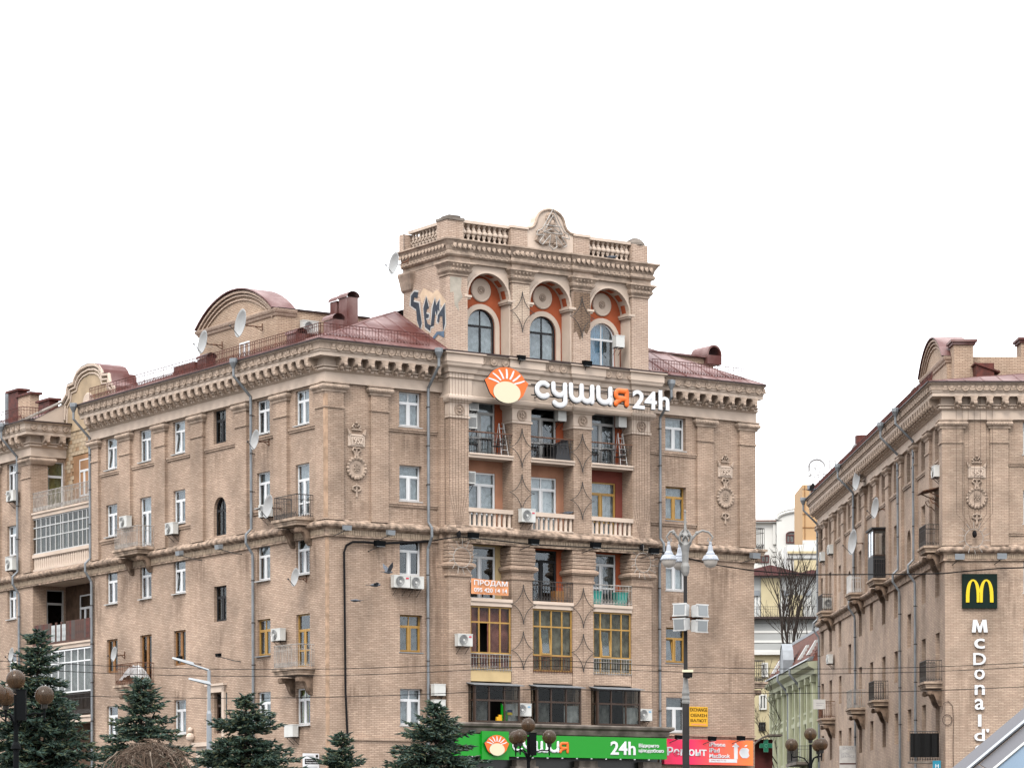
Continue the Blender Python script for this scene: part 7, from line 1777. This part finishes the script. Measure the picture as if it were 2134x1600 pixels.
# --- weeping tree cut back to a dome of dry twigs
P = W(310, 1600, 80); P.z = 0; rr = random.Random(8)
t = thing('weeping_tree', 'leafless dome of dry drooping twigs in front of the second spruce', 'tree', P)
zt = W(310, 1538, 80).z; MB().tube([(0, 0, 0), (.05, 0, 2), (0, 0, zt - .5)], [.14, .11, .09], 8).obj('trunk', 'bark', t)
mb = MB(); pale = MB(); C0 = Vector((0, 0, zt - .95)); RX, RZ = 1.08, .88
for i in range(430):                                                    # tangled arcs that wander over a dome
    a, e = rr.uniform(0, 2 * PI), rr.uniform(-.25, 1.45); k = rr.uniform(.72, 1.06)
    p = Vector((math.cos(a) * math.cos(e) * RX, math.sin(a) * math.cos(e) * RX, math.sin(e) * RZ)) * k
    d = Vector((rr.gauss(0, 1), rr.gauss(0, 1), rr.gauss(-.2, .6))).normalized(); pts = [p]
    for j in range(6):
        n = Vector((p.x / RX ** 2, p.y / RX ** 2, p.z / RZ ** 2)).normalized()
        d = (d - n * d.dot(n) * .8 + Vector((rr.gauss(0, .25), rr.gauss(0, .25), rr.gauss(-.12, .2)))).normalized(); p = p + d * rr.uniform(.07, .2); pts.append(p)
    r = rr.choice((.005, .006, .007, .010)); (pale if i % 11 == 0 else mb).tube([q + C0 for q in pts], [r * (1.5 - .18 * j) * (1.7 if i % 11 == 0 else 1) for j in range(7)], 4, cap=False)
for i in range(26):
    a = rr.uniform(0, 2 * PI); e = rr.uniform(.5, 1.4); q = Vector((math.cos(a) * math.cos(e) * RX, math.sin(a) * math.cos(e) * RX, math.sin(e) * RZ))
    pale.tube([C0 + q * .1, C0 + q * .5 + Vector((rr.gauss(0, .08), 0, .08)), C0 + q * .98, C0 + q * 1.08 + Vector((rr.gauss(0, .12), 0, -.1))], [.03, .022, .013, .006], 5, cap=False)
pale.obj('branches', 'twig_pale', t, kind='stuff')
mb.obj('twigs', 'twig', t, kind='stuff')

# --- four-globe park lamps
def globe_lamp(px, pg, Y, rot, label, box=True):
    c = W(px, pg, Y); P = Vector((c.x, Y, 0)); Z = c.z; t = thing('globe_lamp', label, 'street lamp', P, rot, 'globe park lamps'); R = .225
    MB().lathe([(.16, 0), (.16, .5), (.09, .6), (.075, 1.6), (.12, 1.65), (.12, 1.75), (.07, 1.85), (.065, Z - 1.62), (.12, Z - 1.60), (.10, Z - 1.52), (.055, Z - 1.44), (.05, Z - .35)], 12).obj('post', 'black_metal', t)
    for k in range(4):
        if k == 0: q = Vector((0, 0, Z))
        else:
            a = 2 * PI * (k - 1) / 3; q = Vector((.66 * math.cos(a), .66 * math.sin(a), Z - .37)); h = Vector((math.cos(a), math.sin(a), 0))
            MB().tube([Vector((0, 0, Z - 1.25)), h * .08 + Vector((0, 0, Z - 1.02)), h * .22 + Vector((0, 0, Z - .84)), h * .42 + Vector((0, 0, Z - .78)), h * .6 + Vector((0, 0, Z - .80)), h * .66 + Vector((0, 0, Z - .76))], .024, 6).tube([h * .66 + Vector((0, 0, Z - .95)), h * .66 + Vector((0, 0, Z - .62))], [.02, .035], 6).obj('arm', 'black_metal', t)
        b = MB().lathe([(.03, -.32), (.07, -.30), (.08, -.20), (.11, -.17), (.11, -.12), (.06, -.10), (.05, .03), (.001, .04)], 10, tuple(q)).obj('lamp_base', 'lamp_globe_base', t)
        MB().ball(tuple(q), R, 20, 14).obj('globe', 'globe_glass', t, smooth=True)
    if box: MB().box(.03, .24, -.14, .06, Z - .95, Z - .25).box(.02, .25, -.15, .07, Z - .26, Z - .24).obj('speaker_box', 'black_metal', t)
globe_lamp(33, 1415, 71, .0, 'park lamp with smoked globes at the left edge, before the tallest spruce')
globe_lamp(1101, 1510, 96, .12, 'park lamp with smoked globes in front of the green shop sign')
globe_lamp(1689, 1529, 107, PI, 'park lamp with smoked globes in front of the green house', False)

# --- tall ornate street lamp
Y = 78; k = Y / FPX; P = W(1429.5, 1600, Y); P.z = 0
Zp = lambda py: W(1431, py, Y).z
t = thing('ornate_street_lamp', 'tall grey cast-iron lamp post with three white bell lanterns and floodlights', 'street lamp', P)
MB().lathe([(.2, 0), (.2, .8), (.095, 1.0), (.088, Zp(1466))], 16).obj('lower_post', 'pole_grey', t)
MB().lathe([(.095, Zp(1466)), (.105, Zp(1463)), (.095, Zp(1458)), (.105, Zp(1455)), (.085, Zp(1449)), (.098, Zp(1444)), (.08, Zp(1436)), (.062, Zp(1420)), (.058, Zp(1410))], 14).obj('collar', 'cast_grey', t)
MB().lathe([(.052, Zp(1410)), (.047, Zp(1200))], 12).obj('upper_post', 'pole_grey', t)
MB().lathe([(.06, Zp(1200)), (.10, Zp(1192)), (.11, Zp(1180)), (.08, Zp(1172)), (.09, Zp(1150)), (.12, Zp(1136)), (.08, Zp(1130)), (.07, Zp(1122)), (.11, Zp(1116)), (.04, Zp(1106)), (.03, Zp(1095)), (.018, Zp(1068)), (.03, Zp(1066)), (.001, Zp(1060))], 14).obj('head', 'cast_grey', t)
mb = MB()
for s in (-1, 1):
    mb.tube([(s * .04, -.08, Zp(1136)), (s * .14, -.1, Zp(1128)), (s * .16, -.1, Zp(1118)), (s * .08, -.1, Zp(1112)), (s * .03, -.1, Zp(1118)), (s * .08, -.1, Zp(1124))], .025, 6)
    mb.tube([(s * .08, 0, Zp(1140)), (s * .14, 0, Zp(1132)), (s * .12, 0, Zp(1112)), (s * .05, 0, Zp(1104))], .03, 6)
mb.obj('scrollwork', 'cast_grey', t)
for a, L in ((0.0, .64), (PI * 1.06, .43), (PI * .56, .6)):
    h = Vector((math.cos(a), math.sin(a), 0)); z0 = Zp(1140) 
    pts = [h * .06 + Vector((0, 0, z0)), h * .16 + Vector((0, 0, z0 + .20)), h * .30 + Vector((0, 0, z0 + .36)), h * (L * .68) + Vector((0, 0, z0 + .42)), h * L * .93 + Vector((0, 0, z0 + .38)), h * (L + .06) + Vector((0, 0, z0 + .25)), h * L + Vector((0, 0, z0 + .14)), h * (L - .07) + Vector((0, 0, z0 + .16)), h * (L - .05) + Vector((0, 0, z0 + .24))]
    arm = MB().tube(pts, [.045, .036, .03, .028, .026, .024, .02, .018, .012], 7).ball(tuple(pts[2]), .05, 8, 5); arm.obj('arm', 'cast_grey', t)
    c = tuple(h * L + Vector((0, 0, z0)))
    ln = MB().lathe([(.02, .14), (.04, .12), (.035, .05), (.05, .03), (.07, -.10), (.11, -.16), (.11, -.19), (.17, -.22), (.205, -.30), (.20, -.33), (.18, -.33)], 18, c).obj('lantern', 'lamp_white', t, smooth=False)
    MB().lathe([(.185, -.33), (.17, -.42), (.11, -.50), (.001, -.53)], 18, c).obj('bowl', 'lamp_bowl', ln, smooth=True)
    mb = MB(); [mb.ball((c[0] + .20 * math.cos(q * PI / 9), c[1] + .20 * math.sin(q * PI / 9), c[2] - .315), .022, 5, 3) for q in range(18)]; mb.obj('fringe', 'lamp_white', ln)
for px, py, tz, ty in ((1420, 1271, -.45, -.06), (1458, 1273, .62, -.05), (1421, 1300, -.62, .10), (1457, 1304, .6, .06)):
    q = W(px, py, Y - .25) - P; s = .175
    f = MB().box(-s, s, -.13, .1, -.15, .15).box(-s * .7, s * .7, .1, .2, -.12, .12).box(-s - .015, s + .015, -.14, -.10, -.165, -.13).box(-s - .015, s + .015, -.14, -.10, .13, .165); 
    o = f.obj('floodlight_head', 'flood_white', t, tuple(q), tz); o.rotation_euler.x = ty
    MB().box(-s + .035, s - .035, -.146, -.13, -.13, .13).obj('lens', 'flood_face', o)
MB().box(-.4, .45, -.06, .0, Zp(1288) - .04, Zp(1288) + .04).box(-.05, .05, -.15, 0, Zp(1310), Zp(1262)).obj('cross_bar', 'iron_rust', t)
q = W(1433, 1405, Y - .2) - P
MB().hexa([(-.13, 0, -.08), (.13, 0, -.08), (.08, .2, -.05), (-.08, .2, -.05)], [(-.10, 0, .10), (.10, 0, .10), (.06, .2, .06), (-.06, .2, .06)]).box(-.14, .14, -.06, 0, .06, .12).obj('loudspeaker', 'sign_cream', t, tuple(q))
MB().lathe([(.10, 0), (.10, .02), (.05, .03), (.001, .03)], 14, (0, -.01, 0), 'y').box(-.12, .12, -.012, -.008, -.075, .06).obj('horn_mouth', 'sign_black', t, tuple(q))
# --- slim twin-arm street light on the left
Y = 104; Q = W(436, 1600, Y); Q.z = 0
t = thing('street_light', 'slim pale grey street light with two arms before the left side', 'street light', Q)
z1, z2 = W(436, 1396, Y).z, W(436, 1425, Y).z; MB().lathe([(.10, 0), (.085, z2 - 1.0), (.06, z2 - .9), (.055, z1)], 10).obj('post', 'lamp_grey', t)
for px, py, zz in ((362, 1372, z1), (396, 1415, z2)):
    e = W(px, py, Y) - Q; MB().tube([(0, 0, zz), tuple(e)], [.045, .03], 6).obj('arm', 'lamp_grey', t); d = (Vector((0, 0, zz)) - e).normalized()
    MB().hexa([tuple(e + Vector((-.05, -.09, 0))), tuple(e + d * .75 + Vector((0, -.09, 0))), tuple(e + d * .75 + Vector((0, .09, 0))), tuple(e + Vector((-.05, .09, 0)))], [tuple(e + Vector((-.03, -.06, .06))), tuple(e + d * .7 + Vector((0, -.06, .10))), tuple(e + d * .7 + Vector((0, .06, .10))), tuple(e + Vector((-.03, .06, .06)))]).obj('lamp_head', 'lamp_grey', t)

# --- glazed roof slope at the lower right
Y = 46; k = Y / FPX
a, b = W(1985, 1611, Y), W(2190, 1439, Y); e1 = (b - a); e2 = Vector((.62, -.55, -.42)).normalized()
t = thing('glass_roof', 'sloping glass roof with pale panes and painted blue reflections at the lower right corner', 'glass roof', a)
start, span = -.35, 1.75
nrm = e1.cross(e2).normalized()
if nrm.y > 0: nrm = -nrm
def strip(s0, s1, lift, th):
    p = [e1 * f + e2 * s for f, s in ((start, s0), (span, s0), (span, s1), (start, s1))]
    return [tuple(x + nrm * (lift - th)) for x in p], [tuple(x + nrm * lift) for x in p]
MB().hexa(*strip(-.05, .13, .05, .12)).obj('edge_beam', 'skylight_frame', t)
MB().hexa(*strip(.13, .17, .07, .04)).obj('white_strip', 'skylight_panel', t)
s = .17
for i, (w, m) in enumerate(((.26, 'skylight_frame'), (.36, 'skylight_reflection'), (.42, 'skylight_panel'), (.42, 'skylight_reflection'), (.42, 'skylight_panel'), (.42, 'skylight_panel'))):
    for j in range(4):
        f0, f1 = start + (span - start) * j / 4 + .004, start + (span - start) * (j + 1) / 4 - .004
        p = [e1 * f + e2 * q for f, q in ((f0, s + .01), (f1, s + .01), (f1, s + w - .01), (f0, s + w - .01))]
        MB().hexa([tuple(x - nrm * .03) for x in p], [tuple(x) for x in p]).obj('roof_pane', m if (i + j) % 3 or i < 2 else 'skylight_panel', t)
    MB().hexa(*strip(s + w - .018, s + w + .018, .03, .05)).obj('glazing_bar', 'alu_grey', t); s += w

# ------------------------------------------------------------------ small things on the balconies
def chair(B, u, d, z, rot, label):
    t = B.thing('cafe_chair', label, 'chair', 'F', u, d, z, 'black chairs on the upper balconies'); t.rotation_euler.z += rot
    MB().box(-.21, .21, -.21, .21, .42, .45).obj('seat', 'chair_black', t)
    for x in (-.19, .19):
        for y in (-.19, .19): MB().tube([(x * 1.1, y * 1.1, 0), (x, y, .43)], .014, 5).obj('leg', 'chair_black', t)
    mb = MB().tube([(-.2, .2, .43), (-.21, .26, .85), (.21, .26, .85), (.2, .2, .43)], .016, 5)
    for k in range(3): mb.box(-.2, .2, .225 + k * .01, .245 + k * .01, .56 + k * .1, .61 + k * .1)
    mb.obj('backrest', 'chair_black', t)
    for s in (-1, 1): MB().tube([(s * .23, .2, .66), (s * .25, -.18, .66), (s * .22, -.2, .44)], .014, 5).obj('armrest', 'chair_black', t)
def table(B, u, d, z, label):
    t = B.thing('small_table', label, 'table', 'F', u, d, z, 'black tables on the upper balconies')
    MB().box(-.32, .32, -.25, .25, .70, .73).obj('top', 'chair_black', t)
    for x in (-.28, .28):
        for y in (-.2, .2): MB().tube([(x, y, 0), (x * .95, y * .95, .7)], .014, 5).obj('leg', 'chair_black', t)
def ladder(B, u, d, z, h, label):
    t = B.thing('step_ladder', label, 'ladder', 'F', u, d, z)
    for s in (-1, 1): MB().tube([(s * .2, -.3, 0), (s * .13, .0, h)], .02, 5).tube([(s * .2, .3, 0), (s * .13, .02, h)], .016, 5).obj('side_rail', 'white_paint', t)
    mb = MB(); [mb.box(-.19 + .06 * q / h * 1.0, .19 - .06 * q / h, -.3 + .3 * q / h - .04, -.3 + .3 * q / h + .04, q, q + .02) for q in [h * j / 6 for j in range(1, 6)]]; mb.obj('steps', 'white_paint', t)
zb = 20.39
for i, (us, tb) in enumerate((((7.75, 9.15), 8.45), ((11.2, 12.7), 11.95), ((14.75, 16.3), 15.55))):
    nm = ('first', 'second', 'third')[i]
    chair(M, us[0], .38, zb, 1.2, f'left black chair behind the rail of the {nm} upper balcony'); chair(M, us[1], .38, zb, -1.2, f'right black chair behind the rail of the {nm} upper balcony'); table(M, tb, .36, zb, f'small black table on the {nm} upper balcony')
ladder(M, 9.45, .25, zb, 1.55, 'white step ladder at the right end of the first upper balcony'); ladder(M, 16.4, .25, zb, 1.6, 'white step ladder at the right end of the third upper balcony')
t = M.thing('covered_seat', 'dark bulky covered seat at the right end of the second upper balcony', 'seat', 'F', 12.75, .42, zb)
MB().hexa([(-.5, -.3, 0), (.35, -.3, 0), (.35, .3, 0), (-.5, .3, 0)], [(-.3, -.2, .7), (.32, -.15, 1.0), (.32, .3, 1.05), (-.3, .3, .75)]).obj('cover', 'chair_black', t)
for u, w, lb in ((14.75, .5, 'left teal tub on the third lower balcony'), (16.25, .6, 'right teal tub on the third lower balcony')):
    t = M.thing('plastic_tub', lb, 'tub', 'F', u, .4, 13.61, 'teal tubs'); MB().hexa([(-w * .42, -.18, 0), (w * .42, -.18, 0), (w * .42, .18, 0), (-w * .42, .18, 0)], [(-w / 2, -.22, .62), (w / 2, -.22, .62), (w / 2, .22, .62), (-w / 2, .22, .62)]).box(-w / 2 - .02, w / 2 + .02, -.24, .24, .60, .65).obj('tub', 'plastic_teal', t)
t = M.thing('cardboard_box', 'brown box on the dark second lower balcony', 'box', 'F', 12.6, .35, 13.61); MB().box(-.25, .25, -.2, .2, 0, .55).box(-.26, .26, -.03, .03, .55, .56).obj('box', 'wood_brown', t)
t = M.thing('tarp', 'crumpled white tarp bundled on a rusty balcony of the left side', 'tarp', 'L', 18.2, .5, 10.22)
mb = MB(); rr = random.Random(5); n = 14; G = [[(-1.1 + 2.2 * i / n, -.4 + .8 * j / 6, max(.02, .95 * math.sin(PI * (i + .5) / (n + 1)) ** .6 * math.sin(PI * (j + .4) / 6.8) ** .5 * (.8 + .35 * i / n) + rr.uniform(-.1, .1))) for j in range(7)] for i in range(n + 1)]
for i in range(n):
    for j in range(6): mb.q(G[i][j], G[i + 1][j], G[i + 1][j + 1], G[i][j + 1])
mb.obj('sheet', 'tarp', t)
# potted yellow bag, green sack, flag on the first glazed box
t = M.thing('flag', 'little blue and yellow flag and green sack in the first dark glazed box', 'flag', 'F', 9.15, 1.05, 7.85)
MB().prism([(-.28, 0), (.02, 0), (.05, .45), (-.1, .5), (-.3, .85)], -.05, .05).obj('sack', 'sign_green', t); MB().box(.02, .3, -.06, -.05, .42, .54).obj('flag_blue', 'curtain_navy', t); MB().box(.02, .3, -.06, -.05, .30, .42).obj('flag_yellow', 'arch_yellow', t)
t = M.thing('plant_pot', 'yellow and white bags on the sill of the first dark glazed box', 'bag', 'F', 8.75, 1.05, 7.85); MB().box(-.18, .16, -.05, .05, 0, .2).box(-.05, .12, -.04, .04, .2, .3).obj('bag', 'sign_yellow', t)

# ------------------------------------------------------------------ aerials, pigeons
def aerial(P, h, label, rods=True):
    t = thing('aerial', label, 'antenna', P, 0, 'thin roof aerials'); MB().tube([(0, 0, 0), (0, 0, h)], .016, 5).obj('mast', 'iron', t)
    if rods:
        mb = MB()
        for z in (h * .98, h * .72): mb.tube([(-.55, 0, z), (.75, 0, z - .05)], .008, 4); [mb.tube([(x, -.25, z), (x, .25, z)], .006, 4) for x in (-.5, -.2, .1, .4, .7)]
        mb.obj('rods', 'iron_pale', t)
p = W(842, 560, 146); aerial(p, W(842, 450, 146).z - p.z, 'tall thin aerial with rods left of the tower')
p = W(1227.5, 486, 144); aerial(p, W(1227.5, 442, 144).z - p.z, 'thin lightning rod beside the crest of the tower', False)
p = W(1334, 500, 148); aerial(p, W(1334, 481, 148).z - p.z, 'short rod on the domed corner post of the tower', False)
p = W(412, 735, 150); aerial(p, W(412, 716, 150).z - p.z, 'small rod aerial beside the left dormer dish')
def pigeon(P, label, yaw, wing, sc=1.0, perched=False):
    t = thing('pigeon', label, 'bird', P, yaw, 'pigeons'); mb = MB()
    n = 10; prof = [(-.20, .012), (-.15, .03), (-.08, .055), (0, .065), (.07, .058), (.11, .036), (.135, .034), (.16, .036), (.185, .022), (.205, .006)]
    rings = []
    for x, r in prof:
        zz = .02 * max(0, x - .08) / .1 if not perched else .35 * max(0, x - .06)
        rings.append([(x, r * math.cos(2 * PI * k / 8), zz + r * .9 * math.sin(2 * PI * k / 8)) for k in range(8)])
    mb.add([v for R in rings for v in R], [(i * 8 + k, i * 8 + (k + 1) % 8, (i + 1) * 8 + (k + 1) % 8, (i + 1) * 8 + k) for i in range(n - 1) for k in range(8)] + [tuple(range(8)), tuple((n - 1) * 8 + k for k in range(8))])
    mb.hexa([(-.34, -.07, -.004), (-.34, .07, -.004), (-.16, .025, -.004), (-.16, -.025, -.004)], [(-.34, -.07, .004), (-.34, .07, .004), (-.16, .025, .008), (-.16, -.025, .008)])
    for s in (-1, 1):
        if perched: q = [(.08, s * .06, .03), (-.12, s * .07, .02), (-.24, s * .03, -.01), (-.05, s * .068, -.03)]
        else: q = [(.09, s * .04, .03), (.10, s * .20, .03 + .18 * wing), (-.02, s * .36, .03 + .34 * wing), (-.10, s * .20, .02 + .17 * wing), (-.08, s * .04, .02)]
        mb.add(q + [(a, b, c - .012) for a, b, c in q], [tuple(range(len(q))), tuple(range(2 * len(q) - 1, len(q) - 1, -1))] + [(i, (i + 1) % len(q), len(q) + (i + 1) % len(q), len(q) + i) for i in range(len(q))])
    mb.v = [(x * sc, y * sc, z * sc) for x, y, z in mb.v]
    mb.obj('body', 'pigeon_grey', t)
pigeon(W(809, 1192, 128), 'pigeon with raised wings left of the paired air conditioners', .6, 1.0, 1.1)
pigeon(W(782, 1219, 126), 'pigeon gliding over the corner wall, middle one of three', .3, .15, 1.15)
pigeon(W(740, 1251, 127), 'lowest pigeon gliding by the black cable conduit', 2.6, -.1, 1.1)
pigeon(W(1690, 1020, 190), 'dark pigeon flying in front of the tan tower block', .2, .6, 1.6)
pigeon(M.on('F', 15.4, 1.02, 30.30), 'pigeon perched on the tower ledge under the right balustrade', .4, 0, 1.3, True)
pigeon(M.on("F", 13.05, .62, 17.9), "dark pigeon perched at the right end of the second stone balustrade", .4, 0, 1.3, True)
